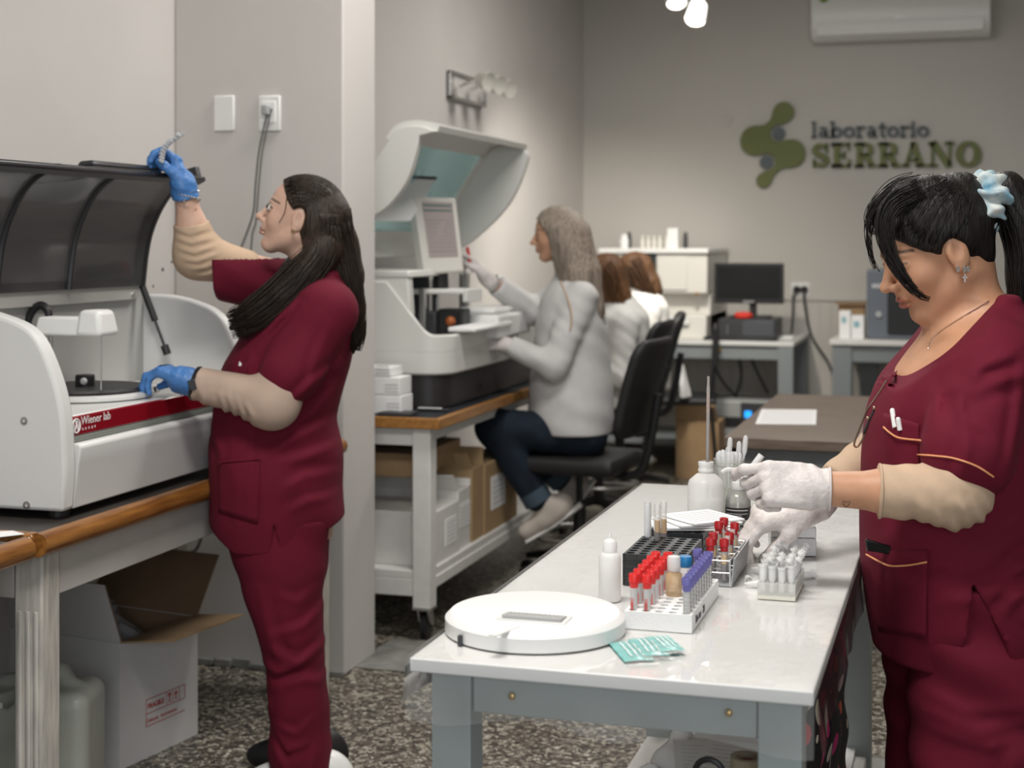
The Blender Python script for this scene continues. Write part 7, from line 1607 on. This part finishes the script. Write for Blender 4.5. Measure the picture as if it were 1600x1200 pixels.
for sgn in (1,):                                                             # the eye that looks up at the strip
    ec = h2.pt(.318, .018, .150); er = .058*h2.h
    b = MB(); b.sphere(ec+h2.f*.004, er*.88, 16); G2.child(b, 'eye', m_eye, True)
    gz = (h2.f*.88+h2.u*.18+h2.s*.45).normalized(); b = MB(); b.sphere(ec+h2.f*.004+gz*er*.52, er*.52, 12); G2.child(b, 'iris', m_iris, True)
    b = MB(); b.tube(bez([h2.pt(.325, .022, .072), h2.pt(.378, .055, .125), h2.pt(.365, .056, .165), h2.pt(.305, .020, .222)], 14), .0013, 6); b.tube(bez([h2.pt(.325, .010, .075), h2.pt(.372, -.028, .13), h2.pt(.355, -.026, .175), h2.pt(.305, .010, .215)], 14), .0006, 6); G2.child(b, 'eyelashes', m_hairB, True)
# blue gloves
hR2, tR2 = hand(wF, (-.30, .10, .95), (-.90, -.30, -.10), 1.0, ((35, 62, 45), (48, 66, 45), (58, 66, 45), (62, 66, 45)), thumb=((.058, .034, .020), (.082, .030, .036), (.098, .018, .046)), fat=1.08, side=1)
if tR2[0].y > tR2[3].y: hR2, tR2 = hand(wF, (-.30, .10, .95), (-.90, -.30, -.10), 1.0, ((35, 62, 45), (48, 66, 45), (58, 66, 45), (62, 66, 45)), thumb=((.058, .034, .020), (.082, .030, .036), (.098, .018, .046)), fat=1.08, side=-1)
def gl1(p): return smax(smin(hR2(p), cap(tuple(wF.lerp(eF, .1)), tuple(wF+Vector((-.005, 0, .03))), .034, .033)(p), .014), half(wF.lerp(eF, .06), eF-wF)(p), .003)+wrinkles(p, (.4, 0, 1), 260, .0009, 3)
blob('glove', gl1, [(*bbox([wF.lerp(eF, .1), *tR2, wF], .036), .0028)], m_glb, G2.t)
hL2, tL2 = hand(wN, (-.88, .12, .34), (-.38, .05, -.92), .98, ((44, 42, 25), (46, 44, 25), (48, 46, 28), (50, 48, 30)), thumb=((.050, .040, .016), (.076, .048, .034), (.092, .046, .052)), fat=1.08, side=1)
if tL2[0].y < tL2[3].y: hL2, tL2 = hand(wN, (-.88, .12, .34), (-.38, .05, -.92), .98, ((44, 42, 25), (46, 44, 25), (48, 46, 28), (50, 48, 30)), thumb=((.050, .040, .016), (.076, .048, .034), (.092, .046, .052)), fat=1.08, side=-1)
def gl2(p): return smax(smin(hL2(p), cap(tuple(wN.lerp(eN, .05)), tuple(wN+Vector((-.03, 0, .006))), .034, .034)(p), .014), half(wN.lerp(eN, .03), eN-wN)(p), .003)+wrinkles(p, (1, 0, -.3), 240, .0009, 6)
blob('glove', gl2, [(*bbox([wN.lerp(eN, .1), *tL2, wN], .036), .0028)], m_glb, G2.t)
# smart watch
ax_ = (eN-wN).normalized(); c_ = wN.lerp(eN, .035); A_ = ax_.cross(Vector((0, 1, 0))).normalized(); B_ = ax_.cross(A_)
b = MB(); b.tube([c_+(A_*math.cos(2*math.pi*k/30)+B_*math.sin(2*math.pi*k/30))*.0375 for k in range(30)], .006, 6, True); wt = G2.child(b, 'watch_strap', m_black, True)
b = MB(); cw_ = c_-Vector((0, .040, 0)); b.obox(cw_, .009, .004, .013, Matrix.Rotation(R(-18), 3, 'Y')); G2.child(b, 'watch_case', m_dark, False, bevel=.002)
# sleeves of the undershirt
sl = union([cap(tuple(sN), tuple(eN), .058, .058), cap(tuple(eN), tuple(eN.lerp(wN, .97)), .057, .041), ell(tuple(eN+Vector((.004, 0, -.004))), (.062, .055, .058))], .03)
fS2 = creases(J, [([(383, 600), (392, 625), (388, 648)], .006, .008), ([(372, 598), (378, 622), (370, 646)], .005, .008), ([(396, 605), (405, 630), (402, 652)], .005, .008), ([(340, 588), (345, 610), (338, 632)], .004, .009), ([(312, 590), (325, 605), (322, 622)], .003, .008), ([(410, 612), (420, 632), (418, 650)], .004, .008)], 0)
blob('under_sleeve', lambda p: smax(sl(p), half(eN.lerp(wN, .955), wN-eN)(p), .004)+fS2(p), [(*bbox([sN, eN, wN], .08), .0045)], m_pink, G2.t)
slf = union([cap(tuple(sF.lerp(eF, .5)), tuple(eF), .052, .057), cap(tuple(eF), tuple(eF.lerp(wF, .62)), .056, .045)], .04)
fF2 = creases(J, [([(276, 372), (300, 380), (330, 372)], .004, .007), ([(280, 388), (305, 395), (333, 385)], .004, .007), ([(288, 405), (310, 408), (336, 398)], .004, .007), ([(300, 420), (320, 418), (338, 410)], .004, .007), ([(274, 358), (298, 366), (326, 356)], .003, .006), ([(312, 432), (328, 428), (340, 420)], .003, .006)], .3)
blob('under_sleeve', lambda p: smax(slf(p), half(J(299, 349, .03), (wF-eF)+Vector((.01, 0, 0)))(p), .004)+fF2(p), [(*bbox([sF, eF, wF], .075), .0042)], m_beige, G2.t)
# scrub top
s2N = union([cap(tuple(sN+Vector((-.004, .02, -.005))), tuple(sN.lerp(eN, .70)+Vector((.004, 0, 0))), .070, .076), cap(tuple(sN+Vector((-.01, .08, .025))), tuple(sN), .05, .064)], .05)
s2F = cap(tuple(sF+Vector((0, 0, -.01))), tuple(J(345, 425, .075)), .078, .076)
cutF = J(339, 430, .07)
hz = J(440, 846).z; st2 = J(447, 800, -.17)
fold2 = creases(J, [([(478, 470), (455, 490), (420, 525)], .006, .010), ([(492, 475), (462, 510), (425, 545)], .006, .011), ([(530, 500), (512, 550), (500, 600)], .005, .012), ([(410, 545), (400, 570), (392, 590)], .004, .009), ([(540, 560), (500, 590), (465, 625)], .006, .012), ([(520, 655), (480, 668), (440, 690)], .007, .013), ([(527, 690), (490, 700), (455, 705)], .006, .013), ([(525, 730), (490, 728), (462, 745)], .005, .013), ([(340, 660), (360, 690), (365, 720)], .005, .012), ([(528, 600), (500, 635), (470, 655)], .006, .013), ([(350, 600), (345, 640), (350, 680)], .004, .01), ([(527, 765), (495, 765), (465, 780)], .004, .012), ([(430, 650), (425, 700), (428, 790)], .003, .008), ([(380, 700), (390, 740), (385, 790)], .003, .014)])
def top2(p):
    t = tor2(p)-.012+.005*np.sin(p[:, 2]*30+2*vn(p, 6, 4)+p[:, 0]*14)*np.clip((1.0-p[:, 2])/.15, 0, 1)*(.4+.6*vn(p, 5, 2))
    s1 = smax(s2N(p), half(J(418, 614, -.2), J(424, 628, -.2)-J(506, 492, -.2)+Vector((.0, 0, -.015)))(p), .004)
    d = smin(t, s1, .014)+fold2(p)
    d = smin(d, smax(s2F(p), half(cutF, Vector((-1, 0, -.06)))(p), .004)+wrinkles(p, (.5, 0, .9), 90, .003, 9), .03)
    d = smax(d, -cap(tuple(nA), tuple(nB+Vector((0, 0, .01))), .058, .066)(p), .006)
    d = smax(d, hz-p[:, 2]+.055*np.clip((-.065-p[:, 0])/.1, 0, 1)**1.3*-1+.09*np.clip((p[:, 0]-.02)/.13, 0, 1)*-0+.0*p[:, 0], .003)
    d = smax(d, (J(527, 812).z-J(462, 846).z)*np.clip((p[:, 0]-J(462, 846).x)/(J(527, 812).x-J(462, 846).x), 0, 1.2)+hz-p[:, 2], .003)
    d = smax(d, (J(338, 806).z-J(385, 838).z)*np.clip((J(385, 838).x-p[:, 0])/(J(385, 838).x-J(338, 806).x), 0, 1.2)+hz-p[:, 2], .003)
    sz = J(440, 796).z; wd_ = np.clip((sz-p[:, 2])*.13, 0, .02); slt = np.maximum(np.maximum(np.abs(p[:, 0]-J(447, 820).x)-wd_, p[:, 1]+.05), p[:, 2]-sz)
    return smax(d, -slt, .003)
top2_o = blob('scrub_top', top2, [((-.27, -.32, hz-.02), (.24, .28, 1.34), .0055)], m_burg, G2.t)
foldL = creases(J, [([(500, 900), (480, 915), (455, 905)], .004, .012), ([(512, 930), (490, 950), (440, 965)], .005, .012), ([(514, 985), (480, 1005), (440, 985)], .006, .012), ([(420, 1010), (450, 1020), (500, 1000)], .005, .012), ([(460, 1010), (440, 970), (425, 900)], .005, .014), ([(516, 1040), (490, 1030), (450, 1040)], .004, .012), ([(445, 1110), (465, 1135), (495, 1125)], .005, .010), ([(500, 1090), (480, 1110), (450, 1100)], .004, .010), ([(465, 1170), (450, 1140), (440, 1120)], .004, .010), ([(420, 1040), (435, 1070), (430, 1100)], .004, .010), ([(505, 1130), (500, 1160), (490, 1190)], .004, .010)], .0)
blob('trousers', lambda p: smin(lgN(p), lgF(p), .012)+foldL(p)+wrinkles(p, (.3, 0, 1), 42, .003, 12), [((-.2, -.22, .0), (.2, .22, J(440, 790).z), .0065)], m_burg, G2.t)
G_ = G; surf_J = J
def surf2(f, px, py):
    d0 = np.linspace(-.36, .26, 420); P_ = np.array([tuple(G2.J(px, py, d)) for d in d0], dtype=np.float32); v = f(P_); k = np.argmax(v < 0); return Vector(P_[max(k-1, 0)]) if (v < 0).any() else Vector(P_[210])
surf = surf2
pk = patch(((340, 720), (407, 716), (403, 818), (342, 800)), top2, 'pocket', m_burg, .004, 10, fig=G2, parent=top2_o); pc2 = patch(((362, 562), (388, 568), (380, 600), (356, 592)), top2, 'chest_pocket', m_burg, .003, 8, fig=G2, parent=top2_o)
piping([(340, 722), (372, 720), (407, 717)], lambda p: top2(p)-.005, name='pocket_hem', m=m_burgL, r=.0016, parent=pk, fig=G2)
b = MB(); q = surf2(top2, 377, 569)+Vector((0, -.005, 0)); b.prism([(-.006, -.004), (.006, -.004), (-.004, .008)], lambda u, v, d: (q.x+u, q.y+d, q.z+v), 0, .002); G2.child(b, 'pocket_tissue', m_paper)
for sy, px, mm in ((-1, 500, m_plastic), (1, 493, m_black)):
    c_ = J(px, 1205, sy*.088); c_.z = 0
    blob('shoe', lambda p: smax(smin(ell((c_.x-.05, c_.y, .035), (.135, .046, .05))(p), ell((c_.x+.01, c_.y, .05), (.07, .042, .06))(p), .03), -p[:, 2]+.002, .006), [((c_.x-.22, c_.y-.07, -.005), (c_.x+.11, c_.y+.07, .13), .007)], mm, G2.t)
# hair
m_hairD = hair_mat('hair_dark_brown', (.008, .0055, .004), (.045, .028, .018))
lockA = chain([tuple(J(505, 385, -.075)), tuple(J(478, 428, -.10)), tuple(J(442, 462, -.125)), tuple(J(398, 492, -.135)), tuple(J(362, 512, -.13))], [.040, .037, .036, .026, .008], .03)
lockB = chain([tuple(J(528, 385, .0)), tuple(J(540, 430, -.02)), tuple(J(550, 480, -.03)), tuple(J(556, 520, -.03)), tuple(J(552, 552, -.03))], [.052, .042, .030, .020, .004], .03)
lockC = chain([tuple(J(486, 392, .06)), tuple(J(462, 430, .085)), tuple(J(425, 470, .03)), tuple(J(395, 500, -.03))], [.04, .04, .04, .03], .03)
HL2 = ([-.35, -.05, .05, .15, .27, .36, .46], [-.16, -.14, .02, .14, .23, .29, .42])
def hair2(p):
    q = h2.loc(p)
    d = ell((-.085, .145, 0), (.475, .405, .378))(q)
    line = q[:, 0]-np.interp(q[:, 1], *HL2).astype(np.float32)
    d = smax(d, line, .02); d = smax(d, -ell((-.045, -.04, .37), (.125, .175, .14))(q), .02)*h2.h
    d = smin(d, chain([tuple(h2.pt(-.30, .0, .10)), tuple(J(508, 392, -.06))], [.055, .05], .02)(p), .03); d = smin(d, cap(tuple(h2.pt(-.32, .0)), tuple(J(522, 395, 0)), .075, .062)(p), .03)
    d = smin(d, lockA(p), .025); d = smin(d, lockB(p), .025); d = smin(d, lockC(p), .02)
    d = smax(d, -(cap(tuple(nA+Vector((-.035, 0, 0))), tuple(nB+Vector((-.075, 0, 0))), .038, .04)(p)), .01) if False else d
    return d
hs = MB()
def padd(paths, n_, r, spr, seed, wav=.004): s_ = strands(paths, n_, r, spr, seed, 9, wav); hs.add(s_.v, s_.f)
pA = [J(512, 335, -.075), J(506, 388, -.085), J(474, 428, -.115), J(438, 464, -.14), J(396, 494, -.15), J(352, 515, -.14)]
padd([(pA, (.046, .034))], 420, .0010, lambda t: .62+.5*math.sin(min(1, t*1.05)*2.7), 21, .003)
pC = [J(480, 380, .03), J(462, 430, .02), J(425, 470, -.06), J(385, 500, -.10), J(350, 512, -.12)]
padd([(pC, (.036, .03))], 160, .0010, lambda t: .8+.2*t, 25, .003)
pB = [J(520, 330, -.05), J(532, 385, -.04), J(545, 435, -.05), J(553, 485, -.05), J(557, 525, -.04), J(550, 556, -.04)]
padd([(pB, (.046, .040))], 260, .0010, lambda t: 1.1-.75*t, 22, .003)
def on_cap2(a, b_, c, k=1.0): v = Vector(((a+.085)/.475, (b_-.145)/.405, c/.378)).normalized()*k; return h2.pt(v.x*.475-.085, v.y*.405+.145, v.z*.378)
rng = random.Random(11)
for _ in range(420):
    s_ = rng.uniform(-1, 1); u0 = rng.uniform(.05, .5); a0 = float(np.interp(u0, [-.05, .05, .15, .27, .36, .5], [-.22, -.06, .05, .14, .20, .26])); pts = []
    for k in range(9): t = k/8; pts.append(on_cap2(a0*(1-t)-.50*t, u0*(1-t)+(-.05)*t+.22*math.sin(t*3.1)*(1-abs(s_)*.5), s_*.36*(1-t*.5), 1.004+.008*rng.random()))
    pts = trim(pts, h2, HL2)
    if len(pts) > 3: hs.tube(pts, .0008, 3)
hs.tube(bez([h2.pt(.22, .36, .22), h2.pt(.17, .2, .31), h2.pt(.14, .02, .32), h2.pt(.17, -.12, .30)], 12), .0010, 4)
blob('hair', hair2, [((-.16, -.24, J(440, 565).z), (.26, .20, hh2[2]+.02), .0042)], m_hairD, G2.t, extra=hs)
b = MB(); cl_ = J(546, 400, -.02)
for k in range(4): b.tube(bez([cl_+Vector((-.012, -.012+.008*k, .016)), cl_+Vector((.014, -.012+.008*k, .012)), cl_+Vector((.016, -.012+.008*k, -.008)), cl_+Vector((-.006, -.012+.008*k, -.016))], 10), .0035, 6)
b.box(cl_.x+.0, cl_.x+.012, cl_.y-.018, cl_.y+.018, cl_.z-.004, cl_.z+.006); G2.child(b, 'hair_claw', m_black, True)
er_ = h2.pt(-.02, -.155, .35); b = MB(); b.tube([er_+Vector((.0035*math.sin(a), -.003, -.004+.0065*math.cos(a))) for a in [2*math.pi*k/16 for k in range(16)]], .0014, 6, True); G2.child(b, 'earring', mat('gold', (.75, .55, .25), .25, metal=1), True)
# beaded bracelet
b = MB(); bc = J(291, 306, .02)
for k in range(26): a = 2*math.pi*k/26; b.sphere(bc+Vector((.034*math.cos(a), .034*math.sin(a), -.006*math.cos(a)-.004*math.sin(a)-.004)), .0038, 8)
b.tube([bc+Vector((.034*math.cos(a), .034*math.sin(a), .012*math.cos(a)+.002)) for a in [2*math.pi*k/24 for k in range(24)]], .0010, 5, True); b.cyl(bc+Vector((.002, -.036, -.008)), bc+Vector((.002, -.037, -.022)), .0026, n=8); G2.child(b, 'bracelet', m_silver, True)
# strip of sample wells in her raised hand
st = thing('tube_strip', 'clear strip of small sample wells held up in the blue glove', 'tube strip', G2.t.location, YAW)
sp_ = bez([J(254, 253, -.035), J(256, 240, -.035), J(262, 228, -.035), J(272, 219, -.035), J(288, 208, -.035)], 20)
b = MB(); b.tube(sp_, .0045, 6); o_ = b.build('strip', thin('strip_plastic', (.62, .64, .68), .6, .15, .6), None, smooth=True); o_.parent = st
for k in range(0, len(sp_)-1, 2):
    b = MB(); b.lathe(sp_[k]+Vector((.002, -.004, -.002)), [(.0030, 0), (.0042, .004), (.0048, .013), (.0036, .013)], 10, (-.55, -.35, .5)); o_ = b.build('well', thin('well_plastic', (.75, .77, .80), .6, .15, .6), None, smooth=True); o_.parent = st
# ------------------------------------------------------------------ seated women
def seated(label, px, Y0, head_px, rows_px, armN_, armF_, legN, legF, skin, hairspec, sleeve_m, trouser_m, res=.008, gloves=True, shoes=True, headres=.0045):
    g = Fig(label, px, Y0); J = g.J; hd = Head(J(*head_px), R(-4), R(0), 0, .214)
    rows = []
    for py, a, c, hy in rows_px: p, q = J(a, py), J(c, py); rows.append((p.z, (p.x+q.x)/2, 0, (q.x-p.x)/2, hy))
    rows.sort(); tor = loft(rows, 2.2); nA_, nB_ = hd.pt(-.14, -.25), J((rows_px[-1][1]+rows_px[-1][2])/2, rows_px[-1][0])
    pts = {}
    arms = []; slv = []; gl = []
    for (s_, e_, w_) in (armN_, armF_):
        s_, e_, w_ = J(*s_), J(*e_), J(*w_); arms.append(chain([tuple(s_), tuple(e_), tuple(w_)], [.045, .037, .027], .03)); slv.append((s_, e_, w_))
    lgs = []
    for lg in (legN, legF):
        q = [J(*p) for p in lg]; lgs.append(q)
    legf = union([chain([tuple(v) for v in q], [.075, .058, .042][:len(q)], .03) for q in lgs], .02)
    def body(p):
        d = smin(hd.sdf(p), cap(tuple(nA_), tuple(nB_), .05, .055)(p), .03); d = smin(d, tor(p)+.02, .05); d = smin(d, legf(p)+.008, .03)
        for a in arms: d = smin(d, a(p), .02)
        return d
    allp = [hd.c]+[v for t_ in slv for v in t_]+[v for q in lgs for v in q]+[J(r[1], r[0]) for r in rows_px]+[J(r[2], r[0]) for r in rows_px]
    lo, hi = bbox(allp, .16); hlo, hhi = bbox([hd.c], .165); lo[2] = max(lo[2], .0)
    blob('body', body, [(hlo, hhi, headres), (lo, np.array([hi[0], hi[1], hlo[2]+.008]), res)], m_skin, g.t, lambda V: hd.color(V, skin, (.36, .10, .09), (.05, .03, .02)))
    fl = union([union([cap(tuple(s_), tuple(e_), .068, .056), cap(tuple(e_), tuple(e_.lerp(w_, .96)), .055, .044)], .03) for s_, e_, w_ in slv], .02)
    cuts = [half(e_.lerp(w_, .94), w_-e_) for s_, e_, w_ in slv]
    arms_each = [(union([cap(tuple(s_), tuple(e_), .068, .056), cap(tuple(e_), tuple(e_.lerp(w_, .96)), .055, .044)], .03), half(e_.lerp(w_, .94), w_-e_)) for s_, e_, w_ in slv]
    zb_ = rows[0][0]
    def coat(p):
        d = tor(p)-.014
        for f, c in arms_each: d = smin(d, smax(f(p), c(p), .004)+wrinkles(p, (.6, 0, .8), 120, .0028, 3), .02)
        d = smax(d, -cap(tuple(nA_), tuple(nB_+Vector((0, 0, .03))), .055, .06)(p), .006)
        return smax(d+wrinkles(p, (.45, .1, .9), 55, .003, 5), zb_-p[:, 2]+.006, .005)
    clo, chi = lo.copy(), hi.copy(); clo[2] = zb_-.02; co = blob('lab_coat', coat, [(clo, np.array([hi[0], hi[1], nB_.z+.06]), res)], sleeve_m, g.t)
    def tro(p): return union([chain([tuple(v) for v in (q[0], q[1], q[1].lerp(q[2], .90))], [.092, .072, .056], .03) for q in lgs], .02)(p)+wrinkles(p, (.8, 0, .6), 70, .003, 2)
    tlo, thi = bbox([v for q in lgs for v in q], .11); blob('trousers', tro, [(tlo, thi, res)], trouser_m, g.t)
    return g, hd, slv, lgs, coat
m_coat = cloth_mat('lab_coat_white', (.62, .61, .60), var=.06, weave=600); m_jeans = cloth_mat('denim_dark', (.012, .020, .032), var=.35)
g3, hd3, sl3, lg3, coat3 = seated('seated blonde woman in pale lab jacket using the touch screen', 895, 6.2, (868, 367, 0),
    ((676, 838, 952, .19), (640, 830, 954, .19), (600, 832, 952, .175), (560, 838, 948, .16), (510, 842, 944, .165), (470, 850, 936, .17), (445, 862, 928, .13), (428, 872, 915, .07)),
    ((908, 465, -.15), (866, 572, -.20), (792, 540, -.18)), ((880, 462, .15), (832, 486, .14), (772, 443, .0)),
    ((915, 680, -.09), (772, 668, -.11), (846, 790, -.10)), ((915, 680, .09), (800, 670, .10), (884, 755, .10)), (.50, .27, .17), None, m_coat, m_jeans, .0075, headres=.0036)
J = g3.J
hN3, t3 = hand(sl3[0][2], (-.9, .1, .28), (-.3, .1, -.9), 1., ((40, 45, 30),)*4, thumb=((.05, .040, .016), (.076, .044, .034), (.09, .04, .05)), fat=1.1, side=1)
blob('glove', lambda p: smin(hN3(p), cap(tuple(sl3[0][2]), tuple(sl3[0][2].lerp(sl3[0][1], .12)), .032)(p), .012), [(*bbox([sl3[0][2], *t3], .04), .0055)], m_glw, g3.t)
hF3, t4 = hand(sl3[1][2].lerp(sl3[1][1], -.18), (-.62, .05, .78), (-.7, -.2, -.5), 1., ((20, 25, 15), (50, 60, 40), (60, 60, 40), (60, 60, 40)), thumb=((.058, .034, .020), (.082, .034, .030), (.10, .026, .036)), fat=1.1, side=1)
blob('glove', lambda p: smin(hF3(p), cap(tuple(sl3[1][2].lerp(sl3[1][1], -.18)), tuple(sl3[1][2].lerp(sl3[1][1], -.08)), .032, .03)(p), .012), [(*bbox([sl3[1][2], *t4], .04), .0055)], m_glw, g3.t)
b = MB(); w_ = sl3[1][2].lerp(sl3[1][1], -.02); a_ = (sl3[1][1]-sl3[1][2]).normalized(); A_ = a_.cross(Vector((0, 1, 0))).normalized(); B_ = a_.cross(A_); b.tube([w_+(A_*math.cos(2*math.pi*k/20)+B_*math.sin(2*math.pi*k/20))*.034 for k in range(20)], .005, 6, True); g3.child(b, 'bracelet_watch', m_steel, True)
b = MB(); c_ = J(769, 521, -.235); b.lathe(c_, [(.020, 0), (.020, .006), (.016, .008), (0, .008)], 18, (-.2, -1, .2)); g3.child(b, 'watch', m_dark, True)
rp = thing('red_pen', 'red pen held upright in the white glove by the touch screen', 'pen', g3.t.location, YAW); a_, c_ = J(730, 386, -.05), J(738, 428, -.05); b = MB(); b.cyl(a_, a_.lerp(c_, .6), .007, n=10); o_ = b.build('barrel', mat('red_plastic', (.55, .02, .02), .4), None, smooth=True); o_.parent = rp
b = MB(); b.cyl(a_.lerp(c_, .6), c_, .006, .003, n=10); o_ = b.build('pen_tip', m_plastic, None, smooth=True); o_.parent = rp
m_shoe = mat('sneaker_cream', (.52, .46, .41), .7, var=.1, vscale=20)
for k, (ak, heel, toe) in enumerate((((848, 782, -.10), (892, 782, -.10), (822, 832, -.10)), ((886, 752, .10), (912, 748, .10), (872, 800, .10)))):
    ak, heel, toe = J(*ak), J(*heel), J(*toe)
    f = union([cap(tuple(heel.lerp(toe, .12)+Vector((-.012, 0, .005))), tuple(heel.lerp(toe, .55)), .043, .042), cap(tuple(heel.lerp(toe, .55)), tuple(toe+Vector((0, 0, .004))), .042, .033), cap(tuple(ak), tuple(heel.lerp(toe, .3)), .04, .045)], .03)
    d_ = (toe-heel).normalized(); n_ = Vector((d_.z, 0, -d_.x)); n_ = n_ if n_.z < 0 else -n_
    sh_o = blob('sneaker', lambda p: smax(f(p), half(heel.lerp(toe, .5)+n_*.036, n_)(p), .008), [(*bbox([ak, heel, toe], .07), .0055)], m_shoe, g3.t)
    b = MB(); q = heel+n_*.036-d_*.025; e_ = toe+n_*.036+d_*.022; b.tube([q, q.lerp(e_, .5)+n_*.004, e_-n_*.006], [.012, .012, .009], 8)
    for i in range(len(b.v)): v = Vector(b.v[i]); c0_ = v.y-heel.y; b.v[i] = (v.x, heel.y+c0_*3.1, v.z)
    o_ = b.build('sole', m_plastic, None, smooth=True); o_.parent = sh_o
    c_ = ak.lerp(heel.lerp(toe, .3), -.35); a2 = (lg3[k][1]-lg3[k][2]).normalized(); A_ = a2.cross(Vector((0, 1, 0))).normalized(); B_ = a2.cross(A_); cu = lg3[k][2].lerp(lg3[k][1], .13)
    b = MB(); b.lathe(cu-a2*.03, [(.056, 0), (.060, .002), (.060, .055), (.056, .057)], 24, a2); g3.child(b, 'turned_cuff', mat('denim_cuff', (.055, .085, .115), .9), True)
m_hairA = hair_mat('hair_ash_blonde', (.14, .11, .085), (.42, .35, .285), (50, 50, 2.5), .5)
def hair_long(hd, J, path, rad, lineoff=0):
    ch = chain([tuple(J(*p)) for p in path], rad, .03)
    def f(p):
        q = hd.loc(p); d = ell((-.07, .145, 0), (.475, .415, .395))(q)
        line = q[:, 0]-np.interp(q[:, 1], [-.5, -.05, .1, .3, .45], [.10, .12, .20, .33, .46]).astype(np.float32)-lineoff
        d = smax(d, line, .03)*hd.h
        side = smax(cap(tuple(hd.pt(-.10, .05, .20)), tuple(hd.pt(-.22, -.75, .16)), .052, .058)(p), (line*hd.h).astype(np.float32), .01)
        d = smin(d, side, .03); side2 = cap(tuple(hd.pt(-.2, .0, -.15)), tuple(hd.pt(-.3, -.7, -.12)), .06, .06)(p)
        return smin(smin(d, side2, .03), ch(p), .03)+.0012*np.sin(p[:, 0]*170+2*vn(p, 6, 2))
    return f
hs3 = strands([([J(866, 350, -.06), J(872, 390, -.09), J(885, 440, -.10), J(900, 500, -.10)], (.03, .02)), ([J(892, 352, -.05), J(905, 395, -.08), J(920, 450, -.10), J(934, 525, -.09)], (.05, .03))], 110, .0016, lambda t: .55+.4*math.sin(t*2.6), 31, 8)
blob('hair', hair_long(hd3, J, [(893, 370, -.02), (908, 430, -.06), (922, 480, -.08), (936, 532, -.08)], [.085, .078, .055, .02]), [(*bbox([J(828, 320), J(965, 545), J(900, 400, -.2), J(900, 400, .2)], .02), .0058)], m_hairA, g3.t, extra=hs3)
b = MB(); er_ = hd3.pt(.03, -.2, .34); b.tube([er_+Vector((.004*math.sin(a), -.003, .012*math.cos(a))) for a in [2*math.pi*k/14 for k in range(14)]], .0022, 6, True); g3.child(b, 'earring', m_silver, True)
# strap over the shoulder
piping_pts = [(876, 440), (888, 470), (893, 495), (891, 515)]
def surf3(f, px, py): d0 = np.linspace(-.42, .30, 200); P_ = np.array([tuple(g3.J(px, py, d)) for d in d0], dtype=np.float32); v = f(P_); k = np.argmax(v < 0); return Vector(P_[max(k-1, 0)])
b = MB(); b.tube(bez([surf3(coat3, *p)+Vector((0, -.004, 0)) for p in piping_pts], 14), .004, 6); g3.child(b, 'thin_strap', m_beige, True)
m_coat2 = cloth_mat('lab_coat_bright', (.70, .69, .66), var=.06, weave=600); m_hairC = hair_mat('hair_chestnut', (.05, .024, .012), (.22, .105, .045), (40, 40, 2.5), .5); m_hairE = hair_mat('hair_deep_brown', (.03, .015, .009), (.15, .075, .035), (40, 40, 2.5), .5)
for (lab, px, Y0, hp, dx, hm, tail) in (('seated woman with chestnut hair in white coat behind the blonde woman', 950, 7.5, (944, 433, 0), 0, m_hairC, [(955, 440, 0), (965, 470, -.03), (974, 490, -.05), (980, 506, -.05)]), ('farthest seated woman with deep brown hair in white coat', 985, 8.3, (989, 427, 0), 0, m_hairE, [(1000, 430, 0), (1012, 445, -.02), (1020, 458, -.03), (1024, 468, -.03)])):
    f3 = 316/285 if Y0 > 8 else 1.; cx = px+18; k = 316*7.5/Y0/316
    rp_ = [(y0, cx-w_*k, cx+w_*k, hy) for y0, w_, hy in ((635, 44, .18), (600, 46, .18), (560, 43, .165), (520, 44, .165), (492, 41, .165), (476, 30, .12), (466, 20, .07))]
    if Y0 > 8: rp_ = [(HOR+(y-HOR)*.93-8, a, c, hy) for y, a, c, hy in rp_]
    o = cx-968; S_ = lambda x, y, d: (x+o, y if Y0 < 8 else HOR+(y-HOR)*.93-8, d)
    gg, hh3, sl_, lg_, ct_ = seated(lab, px, Y0, hp, rp_, (S_(978, 505, -.16), S_(968, 590, -.22), S_(915, 580, -.18)), (S_(960, 505, .16), S_(935, 590, .2), S_(890, 580, .15)), (S_(968, 632, -.09), S_(850, 630, -.1), S_(862, 740, -.1)), (S_(968, 632, .09), S_(850, 630, .1), S_(862, 740, .1)), (.5, .28, .18), None, m_coat2, m_jeans, .011, headres=.006)
    J = gg.J; e0, e1 = tail[0], tail[-1]
    xs = strands([([J(e0[0]-12, e0[1]-30, -.09), J(e0[0]+2, e0[1]+5, -.11), J(e1[0]-4, e1[1], -.10)], (.05, .02))], 60, .0026, lambda t: 1-.3*t, 41, 8)
    blob('hair', hair_long(hh3, J, tail, [.085, .07, .05, .022]), [(*bbox([J(hp[0]-40, hp[1]-45), J(hp[0]+60, hp[1]+90), J(hp[0], hp[1], -.2), J(hp[0], hp[1], .2)], .02), .007)], hm, gg.t, extra=xs)
    for w_ in (sl_[0][2], sl_[1][2]):
        hf, tt_ = hand(w_, (-.95, 0, -.1), (-.1, 0, -1), 1., ((25, 30, 20),)*4, thumb=((.05, .040, .016), (.076, .044, .02)), side=1); blob('glove', hf, [(*bbox([w_, *tt_], .04), .009)], m_glw, gg.t)
    for q in lg_:
        a_ = q[2]; blob('sneaker', lambda p: smax(union([cap((a_.x+.03, a_.y, a_.z-.03), (a_.x-.14, a_.y, a_.z-.04), .045, .035), cap(tuple(a_), (a_.x, a_.y, a_.z-.04), .045)], .02)(p), (a_.z-.075)-p[:, 2], .005), [(*bbox([a_, (a_.x-.15, a_.y, a_.z-.04)], .06), .010)], m_shoe, gg.t)
